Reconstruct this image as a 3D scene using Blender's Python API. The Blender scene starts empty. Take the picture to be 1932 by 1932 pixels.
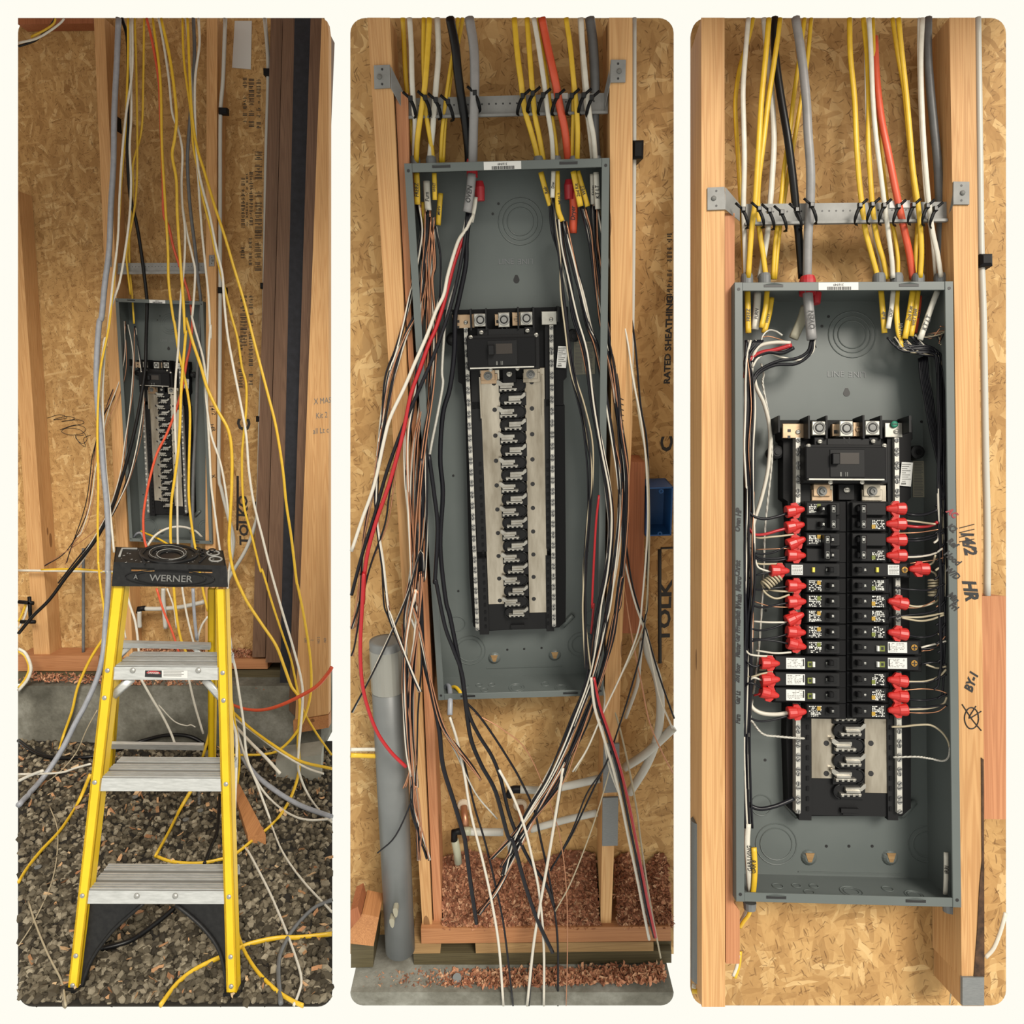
import bpy, math, random
import numpy as np
from mathutils import Vector, Matrix
R = random.Random(7)
NR = np.random.default_rng(7)
scene = bpy.context.scene
col = scene.collection

# ------------------------------------------------------------------ camera
FPX, CPX = 1350.0, 966.0            # focal length and centre in pixels of a 1932 frame
PITCH, CAM_H = 10.0, 1.637
cam_d = bpy.data.cameras.new('camera')
cam_d.sensor_width = 36.0
cam_d.lens = 36.0 * FPX / 1932.0
cam_d.clip_start = 0.05
cam = bpy.data.objects.new('camera', cam_d)
col.objects.link(cam)
cam.location = (0, 0, CAM_H)
cam.rotation_euler = (math.radians(90 - PITCH), 0, 0)
scene.camera = cam

# ------------------------------------------------------------------ sky and sun
world = bpy.data.worlds.new('world')
scene.world = world
world.use_nodes = True
bgn = world.node_tree.nodes['Background']
bgn.inputs[0].default_value = (1.0, 0.982, 0.890, 1)
bgn.inputs[1].default_value = 1.0
sun_d = bpy.data.lights.new('sun', 'SUN')
sun_d.energy = 3.8
sun_d.angle = math.radians(22)
sun_d.color = (1.0, 0.93, 0.82)
sun = bpy.data.objects.new('sun', sun_d)
col.objects.link(sun)
sun.location = (2, -3, 5)
_sd = Vector((-0.42, 0.90, -0.80))     # light travels to the left, into the walls and down
sun.rotation_euler = _sd.to_track_quat('-Z', 'Y').to_euler()
vs = scene.view_settings
vs.view_transform = 'Standard'
vs.look = 'None'
vs.exposure = 0.0
vs.gamma = 1.0
vs.use_curve_mapping = False

# ------------------------------------------------------------------ wall frames
def rotm(rx, ry, rz):
    rx, ry, rz = [math.radians(a) for a in (rx, ry, rz)]
    cx, sx, cy, sy, cz, sz = math.cos(rx), math.sin(rx), math.cos(ry), math.sin(ry), math.cos(rz), math.sin(rz)
    Rx = np.array([[1, 0, 0], [0, cx, -sx], [0, sx, cx]])
    Ry = np.array([[cy, 0, sy], [0, 1, 0], [-sy, 0, cy]])
    Rz = np.array([[cz, -sz, 0], [sz, cz, 0], [0, 0, 1]])
    return Ry @ Rx @ Rz

def frame(rx, ry, rz):
    m = rotm(rx, ry, rz)
    return np.c_[m[:, 0], m[:, 2], -m[:, 1]]   # wall x (right), y (into the wall), z (up)

BAY = {}
_A = frame(10, 0, 2)
BAY[1] = (_A, np.array([(311 - CPX) / FPX, (796 - CPX) / FPX, 1]) * 3.05 - _A @ np.array((.181, 0, -.53)))
BAY[2] = (frame(16.6, -.6, -1.7), np.array([-.19, -.614, 1.261]))
BAY[3] = (frame(-2, 2.1, .4), np.array([.377, -.389, 1.213]))
_th = math.radians(PITCH)
_W = np.array([[1, 0, 0], [0, -math.sin(_th), math.cos(_th)], [0, -math.cos(_th), -math.sin(_th)]])
MAT = {}
for _b, (_A, _t) in BAY.items():
    _m = np.eye(4)
    _m[:3, :3] = _W @ _A
    _m[:3, 3] = _W @ _t + np.array([0, 0, CAM_H])
    MAT[_b] = Matrix(_m.tolist())
EYE = {b: -A.T @ t for b, (A, t) in BAY.items()}
ZG = -1.967                              # ground of the first bay, in its own frame
OSB_Y = 0.10                            # face of the sheathing behind the studs

def ray(b, px, py):
    A, t = BAY[b]
    return EYE[b], A.T @ np.array([(px - CPX) / FPX, (py - CPX) / FPX, 1.0])
def P(b, px, py, y):
    o, v = ray(b, px, py)
    return o + v * ((y - o[1]) / v[1])
def PZ(b, px, py, z):
    o, v = ray(b, px, py)
    return o + v * ((z - o[2]) / v[2])
def PL(b, px, py, q, n):                # any plane through q with normal n
    o, v = ray(b, px, py)
    n = np.array(n, float)
    return o + v * (np.dot(np.array(q) - o, n) / np.dot(v, n))
def dep(b, p):
    A, t = BAY[b]
    return (A @ np.array(p) + t)[2]
def mpp(b, p):
    return dep(b, p) / FPX

ZOOM = {'A': (20, (20, 500, 980, 1300), 1932 / 620.), 'B': (650, (20, 500, 980, 1290), 1932 / 640.), 'C': (1290, (20, 500, 900, 1290), 1932 / 642.)}
def zz(key, X, Y):
    if key == 'P':
        return (X, Y)
    x0, ys, s = ZOOM[key[0]]
    return (x0 + X / s, ys[int(key[1]) - 1] + Y / s)
def path(s):
    out, key = [], 'P'
    for tok in s.split():
        if ':' in tok:
            key, tok = tok.split(':')
            if not tok:
                continue
        a, b = tok.split(',')
        out.append(zz(key, float(a), float(b)))
    return out

# ------------------------------------------------------------------ mesh builder
class MB:
    def __init__(s):
        s.v, s.f, s.sm = [], [], False
    def add(s, vs, fs):
        o = len(s.v)
        s.v += [tuple(map(float, q)) for q in vs]
        s.f += [tuple(i + o for i in q) for q in fs]
        return s
    def hexa(s, a, b):                 # a: 4 front corners (any winding), b: 4 back corners
        return s.add(list(a) + list(b), [(0, 1, 2, 3), (7, 6, 5, 4), (0, 4, 5, 1), (1, 5, 6, 2), (2, 6, 7, 3), (3, 7, 4, 0)])
    def box(s, x0, x1, y0, y1, z0, z1):
        return s.hexa([(x0, y0, z0), (x1, y0, z0), (x1, y0, z1), (x0, y0, z1)], [(x0, y1, z0), (x1, y1, z0), (x1, y1, z1), (x0, y1, z1)])
    def bevbox(s, x0, x1, y0, y1, z0, z1, c):   # box with chamfered front edges (front is y0)
        r0 = [(x0 + c, y0, z0 + c), (x1 - c, y0, z0 + c), (x1 - c, y0, z1 - c), (x0 + c, y0, z1 - c)]
        r1 = [(x0, y0 + c, z0), (x1, y0 + c, z0), (x1, y0 + c, z1), (x0, y0 + c, z1)]
        r2 = [(x0, y1, z0), (x1, y1, z0), (x1, y1, z1), (x0, y1, z1)]
        fs = [(0, 1, 2, 3), (11, 10, 9, 8)]
        for k in range(4):
            j = (k + 1) % 4
            fs += [(k, k + 4, j + 4, j), (k + 4, k + 8, j + 8, j + 4)]
        return s.add(r0 + r1 + r2, fs)
    def prism(s, pts, d):              # pts: outline on a plane, d: offset vector to the other side
        n = len(pts)
        pts = [np.array(p, float) for p in pts]
        fs = [tuple(range(n)), tuple(range(2 * n - 1, n - 1, -1))]
        fs += [(i, i + n, (i + 1) % n + n, (i + 1) % n) for i in range(n)]
        return s.add(pts + [p + np.array(d, float) for p in pts], fs)
    def rings(s, rings, closed=True, cap=True):
        n = len(rings[0])
        vs = [q for r in rings for q in r]
        fs = []
        for i in range(len(rings) - 1):
            for k in range(n if closed else n - 1):
                j = (k + 1) % n
                fs.append((i * n + k, i * n + j, (i + 1) * n + j, (i + 1) * n + k))
        if cap:
            fs.append(tuple(range(n - 1, -1, -1)))
            fs.append(tuple((len(rings) - 1) * n + k for k in range(n)))
        return s.add(vs, fs)
    def lathe(s, o, ax, prof, n=12, cap=True):   # prof: (distance along axis, radius)
        ax = np.array(ax, float) / np.linalg.norm(ax)
        u = np.cross(ax, (0, 0, 1) if abs(ax[2]) < .9 else (1, 0, 0))
        u /= np.linalg.norm(u)
        w = np.cross(ax, u)
        rs = [[np.array(o) + ax * h + (u * math.cos(6.28318 * k / n) + w * math.sin(6.28318 * k / n)) * r for k in range(n)] for h, r in prof]
        return s.rings(rs, cap=cap)
    def torus(s, o, ax, Rr, r, n=24, m=6):
        ax = np.array(ax, float) / np.linalg.norm(ax)
        u = np.cross(ax, (0, 0, 1) if abs(ax[2]) < .9 else (1, 0, 0))
        u /= np.linalg.norm(u)
        w = np.cross(ax, u)
        vs, fs = [], []
        for i in range(n):
            a = 6.28318 * i / n
            d = u * math.cos(a) + w * math.sin(a)
            for k in range(m):
                c = 6.28318 * k / m
                vs.append(np.array(o) + d * (Rr + r * math.cos(c)) + ax * r * math.sin(c))
        for i in range(n):
            for k in range(m):
                a, b = i * m, ((i + 1) % n) * m
                j = (k + 1) % m
                fs.append((a + k, b + k, b + j, a + j))
        return s.add(vs, fs)
    def tube(s, pts, rs, rd=None, n=8):
        rd = rs if rd is None else rd
        pts = [np.array(p, float) for p in pts]
        rings, prev = [], None
        for i, p in enumerate(pts):
            t = pts[min(i + 1, len(pts) - 1)] - pts[max(i - 1, 0)]
            t = t / (np.linalg.norm(t) + 1e-9)
            sd = np.cross(t, (0, 1, 0))
            if np.linalg.norm(sd) < .15:
                sd = prev if prev is not None else np.array((1., 0, 0))
            if prev is not None and np.dot(sd, prev) < 0:
                sd = -sd
            sd = sd - t * np.dot(sd, t)
            sd = sd / np.linalg.norm(sd)
            prev = sd
            up = np.cross(sd, t)
            rings.append([p + sd * math.cos(6.28318 * k / n) * rs + up * math.sin(6.28318 * k / n) * rd for k in range(n)])
        s.sm = True
        return s.rings(rings)

def smooth_path(pts, k=5):
    pts = [np.array(p, float) for p in pts]
    if len(pts) < 3:
        return [pts[0] + (pts[-1] - pts[0]) * i / k for i in range(k + 1)]
    q = [2 * pts[0] - pts[1]] + pts + [2 * pts[-1] - pts[-2]]
    out = []
    for i in range(1, len(q) - 2):
        for j in range(k):
            t = j / k
            a, b, c, d = q[i - 1:i + 3]
            out.append(.5 * ((2 * b) + (c - a) * t + (2 * a - 5 * b + 4 * c - d) * t * t + (3 * b - a - 3 * c + d) * t ** 3))
    out.append(pts[-1])
    return out

def mesh_of(mb, name, m):
    me = bpy.data.meshes.new(name)
    me.from_pydata(mb.v, [], mb.f)
    me.materials.append(m)
    if mb.sm:
        me.polygons.foreach_set('use_smooth', [True] * len(me.polygons))
    me.update()
    return me
def fix_normals(me):
    import bmesh
    bm = bmesh.new()
    bm.from_mesh(me)
    bmesh.ops.recalc_face_normals(bm, faces=bm.faces)
    bm.to_mesh(me)
    bm.free()

def props(o, label=None, cat=None, group=None, kind=None):
    if label: o['label'] = label
    if cat: o['category'] = cat
    if group: o['group'] = group
    if kind: o['kind'] = kind
    return o
def thing(bay, name, base, label, cat, group=None):
    o = bpy.data.objects.new(name, None)
    col.objects.link(o)
    o.empty_display_size = .05
    o.matrix_world = MAT[bay] @ Matrix.Translation(Vector(base))
    o['_b'] = [float(c) for c in base]
    return props(o, label, cat, group)
BASE = {}
def part(par, name, mb, m, label=None, kind=None, base=None):
    """a mesh child; mb is in wall coordinates, the parent's base is subtracted"""
    base = np.array(base if base is not None else par['_b'])
    mb.v = [tuple(np.array(q) - base) for q in mb.v]
    me = mesh_of(mb, name, m)
    fix_normals(me)
    o = bpy.data.objects.new(name, me)
    col.objects.link(o)
    o.parent = par
    o['_b'] = [float(c) for c in base]
    return props(o, label, None, None, kind)
def solo(bay, name, mb, m, label, cat, group=None, kind=None, base=None):
    """a thing that is one mesh"""
    if base is None:
        vs = np.array(mb.v)
        base = (vs.min(0) + vs.max(0)) / 2
        base[2] = vs[:, 2].min()
    mb.v = [tuple(np.array(q) - base) for q in mb.v]
    me = mesh_of(mb, name, m)
    fix_normals(me)
    o = bpy.data.objects.new(name, me)
    col.objects.link(o)
    o.matrix_world = MAT[bay] @ Matrix.Translation(Vector(base))
    o['_b'] = [float(c) for c in base]
    return props(o, label, cat, group, kind)
def struct(bay, name, mb, m, label=None):
    return solo(bay, name, mb, m, label, None, None, 'structure')
def dup_part(par, src, off):
    o = src.copy()
    col.objects.link(o)
    o.parent = par
    o.location = Vector(off)
    return o

# ------------------------------------------------------------------ materials
def nmat(name, colr, rough=.5, metal=0.0, spec=.5):
    m = bpy.data.materials.new(name)
    m.use_nodes = True
    b = m.node_tree.nodes['Principled BSDF']
    b.inputs['Base Color'].default_value = (*colr, 1)
    b.inputs['Roughness'].default_value = rough
    b.inputs['Metallic'].default_value = metal
    b.inputs['Specular IOR Level'].default_value = spec
    return m
class NT:
    def __init__(s, m):
        s.t = m.node_tree
        s.b = s.t.nodes['Principled BSDF']
    def n(s, typ, **kw):
        nd = s.t.nodes.new(typ)
        for k, v in kw.items():
            setattr(nd, k, v)
        return nd
    def l(s, a, b):
        s.t.links.new(a, b)
    def math(s, op, a, b=None):
        nd = s.n('ShaderNodeMath', operation=op)
        for i, q in enumerate((a, b)):
            if q is None: continue
            if isinstance(q, (int, float)): nd.inputs[i].default_value = q
            else: s.l(q, nd.inputs[i])
        return nd.outputs[0]
    def ramp(s, fac, stops, interp='LINEAR'):
        nd = s.n('ShaderNodeValToRGB')
        nd.color_ramp.interpolation = interp
        e = nd.color_ramp.elements
        while len(e) < len(stops): e.new(.5)
        for el, (p, c) in zip(e, stops):
            el.position = p
            el.color = (*c, 1)
        s.l(fac, nd.inputs[0])
        return nd.outputs[0]
    def mix(s, fac, a, b, mode='MIX'):
        nd = s.n('ShaderNodeMix', data_type='RGBA', blend_type=mode)
        for i, q in ((0, fac), (6, a), (7, b)):
            if isinstance(q, (int, float)): nd.inputs[i].default_value = q
            elif isinstance(q, tuple): nd.inputs[i].default_value = (*q, 1)
            else: s.l(q, nd.inputs[i])
        return nd.outputs[2]
    def coord(s, scale=(1, 1, 1), rot=(0, 0, 0), rnd=True):
        tc = s.n('ShaderNodeTexCoord')
        v = tc.outputs['Object']
        if rnd:
            oi = s.n('ShaderNodeObjectInfo')
            ad = s.n('ShaderNodeVectorMath', operation='ADD')
            mu = s.math('MULTIPLY', oi.outputs['Random'], 37.0)
            s.l(v, ad.inputs[0]); s.l(mu, ad.inputs[1])
            v = ad.outputs[0]
        mp = s.n('ShaderNodeMapping')
        mp.inputs['Scale'].default_value = scale
        mp.inputs['Rotation'].default_value = rot
        s.l(v, mp.inputs[0])
        return mp.outputs[0]
    def noise(s, vec, scale, detail=3, rough=.5, dist=0.0):
        nd = s.n('ShaderNodeTexNoise')
        nd.inputs['Scale'].default_value = scale
        nd.inputs['Detail'].default_value = detail
        nd.inputs['Roughness'].default_value = rough
        nd.inputs['Distortion'].default_value = dist
        s.l(vec, nd.inputs['Vector'])
        return nd.outputs[0]
    def bump(s, h, strength=.3, dist=.002):
        nd = s.n('ShaderNodeBump')
        nd.inputs['Strength'].default_value = strength
        nd.inputs['Distance'].default_value = dist
        s.l(h, nd.inputs['Height'])
        s.l(nd.outputs[0], s.b.inputs['Normal'])

def mk_osb():
    m = nmat('osb', (.4, .25, .1), .7, 0, .25)
    t = NT(m)
    tc = t.n('ShaderNodeTexCoord')
    sp = t.n('ShaderNodeSeparateXYZ'); t.l(tc.outputs['Object'], sp.inputs[0])
    cb = t.n('ShaderNodeCombineXYZ'); t.l(sp.outputs[0], cb.inputs[0]); t.l(sp.outputs[2], cb.inputs[1])
    oi = t.n('ShaderNodeObjectInfo')
    ad0 = t.n('ShaderNodeVectorMath', operation='ADD'); t.l(cb.outputs[0], ad0.inputs[0]); t.l(t.math('MULTIPLY', oi.outputs['Random'], 13.0), ad0.inputs[1])
    nz = t.n('ShaderNodeTexNoise'); nz.inputs['Scale'].default_value = 14; nz.inputs['Detail'].default_value = 2
    t.l(ad0.outputs[0], nz.inputs['Vector'])
    sc = t.n('ShaderNodeVectorMath', operation='SCALE'); t.l(nz.outputs['Color'], sc.inputs[0]); sc.inputs['Scale'].default_value = .03
    ad = t.n('ShaderNodeVectorMath', operation='ADD'); t.l(ad0.outputs[0], ad.inputs[0]); t.l(sc.outputs[0], ad.inputs[1])
    base = ad.outputs[0]
    def layer(ang, sx, sy, off):
        mp = t.n('ShaderNodeMapping')
        mp.inputs['Rotation'].default_value = (0, 0, math.radians(ang))
        mp.inputs['Location'].default_value = (off, off * .7, 0)
        mp2 = t.n('ShaderNodeMapping'); mp2.inputs['Scale'].default_value = (sx, sy, 1)
        t.l(base, mp.inputs[0]); t.l(mp.outputs[0], mp2.inputs[0])
        v = t.n('ShaderNodeTexVoronoi', voronoi_dimensions='2D')
        v.inputs['Scale'].default_value = 1.0
        t.l(mp2.outputs[0], v.inputs['Vector'])
        s2 = t.n('ShaderNodeSeparateColor'); t.l(v.outputs['Color'], s2.inputs[0])
        fib = t.noise(mp2.outputs[0], 3.0, 3, .6)
        return s2.outputs[0], s2.outputs[1], v.outputs['Distance'], fib
    stops = [(0.0, (.33, .185, .068)), (.2, (.42, .245, .095)), (.55, (.49, .300, .122)), (.82, (.56, .355, .150)), (1.0, (.70, .50, .25))]
    colr = None; h = None
    for i, (a, sx, sy, o, th) in enumerate([(75, 7, 24, 0, 0), (20, 9, 34, 3.1, .45), (-35, 10, 40, 7.7, .5), (108, 9, 36, 11.3, .5), (-70, 13, 52, 17.9, .55), (52, 15, 60, 23.2, .6), (88, 18, 85, 31.0, .66), (-12, 20, 95, 37.7, .7)]):
        r, g, d, fib = layer(a, sx, sy, o)
        c = t.ramp(r, stops)
        c = t.mix(.38, c, t.ramp(fib, [(.3, (.66, .60, .54)), (.75, (1.05, 1.05, 1.05))]), 'MULTIPLY')
        if colr is None:
            colr, h = c, r
        else:
            mk = t.math('GREATER_THAN', g, th)
            mk = t.math('MULTIPLY', mk, t.math('LESS_THAN', d, .6))
            colr = t.mix(t.math('MULTIPLY', mk, .72), colr, c)
            hm = t.n('ShaderNodeMix', data_type='FLOAT'); t.l(mk, hm.inputs[0]); t.l(h, hm.inputs[2]); t.l(r, hm.inputs[3]); h = hm.outputs[0]
    for a, sx, sy, o, th in ((68, 60, 380, 5.5, .95), (-25, 66, 420, 9.1, .96), (112, 74, 460, 14.4, .96), (35, 85, 480, 19.3, .955), (85, 48, 330, 27.1, .965), (5, 70, 400, 41.3, .97), (140, 62, 390, 47.7, .965)):
        r, g, d, fib = layer(a, sx, sy, o)
        mk = t.math('MULTIPLY', t.math('GREATER_THAN', r, th), t.math('LESS_THAN', d, .40))
        colr = t.mix(t.math('MULTIPLY', mk, t.math('ADD', t.math('MULTIPLY', g, .55), .12)), colr, (.10, .043, .014))
    big = t.noise(base, 2.2, 2)
    colr = t.mix(.6, colr, t.ramp(big, [(.3, (.70, .66, .60)), (.7, (1.10, 1.08, 1.02))]), 'MULTIPLY')
    t.l(colr, t.b.inputs['Base Color'])
    t.bump(h, .35, .003)
    return m

def mk_wood(name, axis, base=(.60, .365, .165), dark=(.44, .225, .085), pink=0.0):
    m = nmat(name, base, .62, 0, .3)
    t = NT(m)
    sc = {'x': (.7, 26, 26), 'y': (26, .7, 26), 'z': (26, 26, .7)}[axis]
    v = t.coord(sc)
    n1 = t.noise(v, 1.6, 2, .45, .35)
    w = t.math('SINE', t.math('MULTIPLY', n1, 88.0))
    w = t.math('ADD', t.math('MULTIPLY', w, .5), .5)
    n2 = t.noise(v, 7.0, 4, .6)
    c = t.ramp(w, [(.25, base), (.95, dark)])
    c = t.mix(.5, c, base)
    c = t.mix(.4, c, t.ramp(n2, [(.25, (.62, .58, .54)), (.7, (1.05, 1.05, 1.05))]), 'MULTIPLY')
    v2 = t.coord({'x': (1, 6, 6), 'y': (6, 1, 6), 'z': (6, 6, 1)}[axis])
    n3 = t.noise(v2, 1.4, 2)
    c = t.mix(.55, c, t.ramp(n3, [(.3, (.80, .70, .62)), (.7, (1.12, 1.08, 1.05))]), 'MULTIPLY')
    # knots
    kv = t.coord({'x': (4, 14, 14), 'y': (14, 4, 14), 'z': (14, 14, 4)}[axis])
    vo = t.n('ShaderNodeTexVoronoi'); vo.inputs['Scale'].default_value = .62
    t.l(kv, vo.inputs['Vector'])
    c = t.mix(t.math('MULTIPLY', t.math('LESS_THAN', vo.outputs['Distance'], .085), .75), c, (.13, .055, .02))
    t.l(c, t.b.inputs['Base Color'])
    t.bump(w, .12, .001)
    return m

def mk_concrete():
    m = nmat('concrete', (.2, .2, .18), .9, 0, .2)
    t = NT(m)
    v = t.coord((1, 1, 1))
    a = t.noise(v, 5, 6, .62)
    b = t.noise(v, 90, 3, .6)
    c = t.ramp(a, [(.32, (.085, .082, .066)), (.52, (.19, .185, .155)), (.70, (.36, .36, .32))])
    c = t.mix(.35, c, t.ramp(b, [(.3, (.6, .6, .58)), (.7, (1.1, 1.1, 1.1))]), 'MULTIPLY')
    t.l(c, t.b.inputs['Base Color'])
    t.bump(b, .4, .003)
    return m

def mk_var(name, c1, c2, scale, rough, metal=0.0, bump=0.0, stretch=(1, 1, 1), spec=.5):
    m = nmat(name, c1, rough, metal, spec)
    t = NT(m)
    v = t.coord(stretch)
    a = t.noise(v, scale, 4, .6)
    t.l(t.ramp(a, [(.3, c1), (.7, c2)]), t.b.inputs['Base Color'])
    if bump:
        t.bump(a, bump, .002)
    return m
def mk_rand(name, stops, rough=.8):
    """one flat tone for every loose piece of a pile, picked by a noise at the piece's own place"""
    m = nmat(name, stops[0][1], rough, 0, .25)
    t = NT(m)
    at = t.n('ShaderNodeAttribute'); at.attribute_name = 'tone'
    oi = t.n('ShaderNodeObjectInfo')
    f = t.math('FRACT', t.math('ADD', at.outputs['Fac'], oi.outputs['Random']))
    c = t.ramp(f, stops)
    v = t.coord((1, 1, 1))
    c = t.mix(.4, c, t.ramp(t.noise(v, 160, 3, .6), [(.3, (.6, .6, .6)), (.7, (1.15, 1.15, 1.15))]), 'MULTIPLY')
    t.l(c, t.b.inputs['Base Color'])
    return m

M = {}
M['osb'] = mk_osb()
M['wood'] = mk_wood('wood_upright', 'z')
M['woodx'] = mk_wood('wood_lengthwise', 'x', (.40, .19, .085), (.27, .11, .045))
M['woody'] = mk_wood('wood_outward', 'y', (.46, .22, .09), (.30, .13, .05))
M['woodpink'] = mk_wood('wood_pink', 'z', (.50, .235, .115), (.36, .145, .065))
M['woodred'] = mk_wood('wood_red', 'z', (.36, .135, .06), (.24, .08, .035))
M['woodolive'] = mk_wood('wood_treated', 'x', (.10, .085, .045), (.06, .05, .028))
M['woodshade'] = mk_wood('wood_shaded', 'z', (.16, .095, .06), (.10, .055, .035))  # darker copy of the stud wood, corner shade put into its colour
M['woodtan'] = mk_wood('wood_tan', 'x', (.34, .22, .10), (.22, .13, .055))
M['bark'] = mk_var('bark', (.03, .015, .008), (.12, .06, .03), 60, .95, 0, .6)
M['groove'] = nmat('grimy_shaded_aluminium', (.22, .215, .20), .6, .3)  # grime plus the shade between ribs, painted as one darker plate
M['felt'] = mk_var('black_filler', (.010, .011, .016), (.022, .024, .034), 40, .85)  # near-black, painted where the corner recess is dark
M['concrete'] = mk_concrete()
M['concrete_pale'] = mk_var('pale_concrete', (.24, .24, .205), (.38, .38, .33), 7, .9, 0, .25)
M['grey_paint'] = mk_var('grey_enamel', (.118, .137, .133), (.138, .157, .152), 6, .42, 0, 0, spec=.35)
M['black'] = nmat('black_plastic', (.007, .007, .008), .5, 0, .14)
M['black_soft'] = nmat('black_moulding', (.011, .011, .012), .5, 0, .2)
M['black_gloss'] = nmat('black_gloss', (.006, .006, .007), .3, 0, .3)
M['alu'] = mk_var('plated_aluminium', (.34, .29, .22), (.72, .65, .54), 2.2, .30, .9, 0, (14, 1, 3))  # stretched tone noise paints in the sheen an even sky cannot give
M['tin'] = mk_var('tin_plate', (.50, .48, .43), (.66, .64, .58), 60, .3, .8)
M['stab'] = mk_var('stab_metal', (.38, .36, .32), (.56, .54, .49), 60, .35, .75)
M['tinmatt'] = mk_var('tin_bar', (.55, .53, .48), (.72, .70, .64), 80, .45, .4)
M['copperplate'] = mk_var('bronze_plate', (.50, .33, .20), (.66, .48, .32), 30, .33, .75)
M['galv'] = mk_var('galvanised_steel', (.24, .24, .232), (.34, .34, .33), 25, .6, .2, spec=.3)
M['nailplate'] = mk_var('grey_steel_plate', (.20, .21, .215), (.27, .28, .28), 40, .6, .25, 0, (3, 3, 30))
M['yellow'] = mk_var('yellow_sheath', (.66, .41, .020), (.76, .49, .030), 60, .42)
M['white'] = mk_var('white_sheath', (.60, .57, .49), (.70, .67, .59), 60, .42)
M['whitew'] = nmat('white_insulation', (.62, .58, .50), .4)
M['cream'] = nmat('cream_insulation', (.48, .41, .28), .42)
M['blackw'] = nmat('black_insulation', (.009, .009, .013), .32, 0, .25)
M['blackc'] = nmat('black_sheath', (.008, .008, .009), .35, 0, .25)
M['grey'] = mk_var('grey_sheath', (.27, .265, .265), (.33, .32, .32), 50, .45)
M['greyblue'] = mk_var('grey_blue_sheath', (.30, .32, .36), (.38, .40, .45), 50, .42)
M['greydark'] = mk_var('dark_grey_sheath', (.12, .125, .13), (.16, .165, .17), 50, .45)
M['redc'] = mk_var('orange_red_sheath', (.62, .075, .028), (.70, .10, .04), 50, .42)
M['redw'] = nmat('red_insulation', (.46, .012, .018), .35)
M['copper'] = nmat('bare_copper', (.62, .30, .17), .35, .7)
M['alwire'] = mk_var('stranded_aluminium', (.50, .48, .43), (.66, .64, .58), 200, .4, .3)
M['rednut'] = nmat('red_connector', (.55, .018, .014), .38)
M['pvc'] = mk_var('grey_pvc', (.15, .16, .16), (.19, .20, .20), 8, .42)
M['pex'] = nmat('white_pipe', (.58, .57, .52), .4)
M['fitting'] = nmat('pale_fitting', (.46, .46, .34), .45)
M['redbush'] = nmat('red_bushing', (.50, .02, .03), .38)
M['greybush'] = nmat('grey_bushing', (.17, .18, .185), .45)
M['paper'] = nmat('white_label', (.72, .72, .70), .6)
M['beige'] = nmat('beige_label', (.34, .32, .24), .6)
M['inkb'] = nmat('black_ink', (.010, .009, .010), .5)
M['inkg'] = nmat('grey_ink', (.16, .16, .15), .6)
M['inkw'] = nmat('white_print', (.70, .70, .66), .6)
M['inkred'] = nmat('red_ink', (.30, .02, .03), .5)
M['stencil'] = nmat('black_stencil', (.022, .018, .016), .7)
M['olive'] = nmat('green_mark', (.16, .19, .02), .5)
M['amber'] = nmat('amber_mark', (.45, .27, .02), .5)
M['lemon'] = nmat('yellow_button', (.75, .66, .10), .4)
M['green'] = nmat('green_screw', (.01, .20, .12), .35, .3)
M['brass'] = nmat('brass_screw', (.55, .30, .07), .3, .8)
M['blue'] = nmat('blue_box', (.012, .085, .26), .4)
M['ladder'] = mk_var('yellow_fibreglass', (.72, .46, .006), (.80, .53, .010), 12, .38)
M['dull'] = mk_var('tread_aluminium', (.50, .51, .50), (.68, .69, .68), 30, .42, .55, 0, (1, 6, 6))
M['rivet'] = nmat('rivet', (.42, .42, .40), .4, .6)
M['capblack'] = mk_var('black_resin', (.008, .008, .009), (.018, .018, .018), 70, .5, spec=.25)
M['scuff'] = nmat('chalky_scuff', (.38, .38, .36), .8)
M['gravel'] = mk_rand('gravel_stone', [(0, (.034, .027, .018)), (.45, (.105, .087, .058)), (.8, (.21, .178, .125)), (1, (.38, .33, .24))])
M['dirt'] = mk_var('dark_dirt', (.010, .008, .005), (.025, .02, .014), 60, .95, 0, .3)
M['chip'] = mk_rand('wood_chip', [(0, (.26, .095, .05)), (.45, (.48, .205, .115)), (.8, (.62, .32, .18)), (1, (.74, .47, .29))])
M['palechip'] = mk_rand('pale_wood_chip', [(0, (.42, .20, .10)), (.6, (.62, .36, .18)), (1, (.76, .55, .33))])
M['chipbase'] = mk_var('packed_shavings', (.16, .06, .03), (.36, .15, .08), 90, .95, 0, .5)
M['light'] = nmat('daylight', (.72, .60, .45), .7)  # pale colour painted for daylight spilling through the pipe holes
M['tape'] = nmat('clear_tape', (.30, .30, .27), .25)

# every paint and wood is a little darker than its first guess: the sun adds to the sky's light
for k_, m_ in M.items():
    ALB = .92 if k_ == 'osb' or k_.startswith('wood') else (.84 if k_ in ('yellow', 'white', 'whitew', 'redc', 'ladder', 'dull') else .74)
    b_ = m_.node_tree.nodes['Principled BSDF']
    inp = b_.inputs['Base Color']
    if inp.is_linked:
        src_ = inp.links[0].from_socket
        mx = m_.node_tree.nodes.new('ShaderNodeMix'); mx.data_type = 'RGBA'; mx.blend_type = 'MULTIPLY'
        mx.inputs[0].default_value = 1.0
        mx.inputs[7].default_value = (ALB, ALB, ALB, 1)
        m_.node_tree.links.new(src_, mx.inputs[6]); m_.node_tree.links.new(mx.outputs[2], inp)
    else:
        c_ = inp.default_value
        inp.default_value = (c_[0] * ALB, c_[1] * ALB, c_[2] * ALB, 1)
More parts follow.
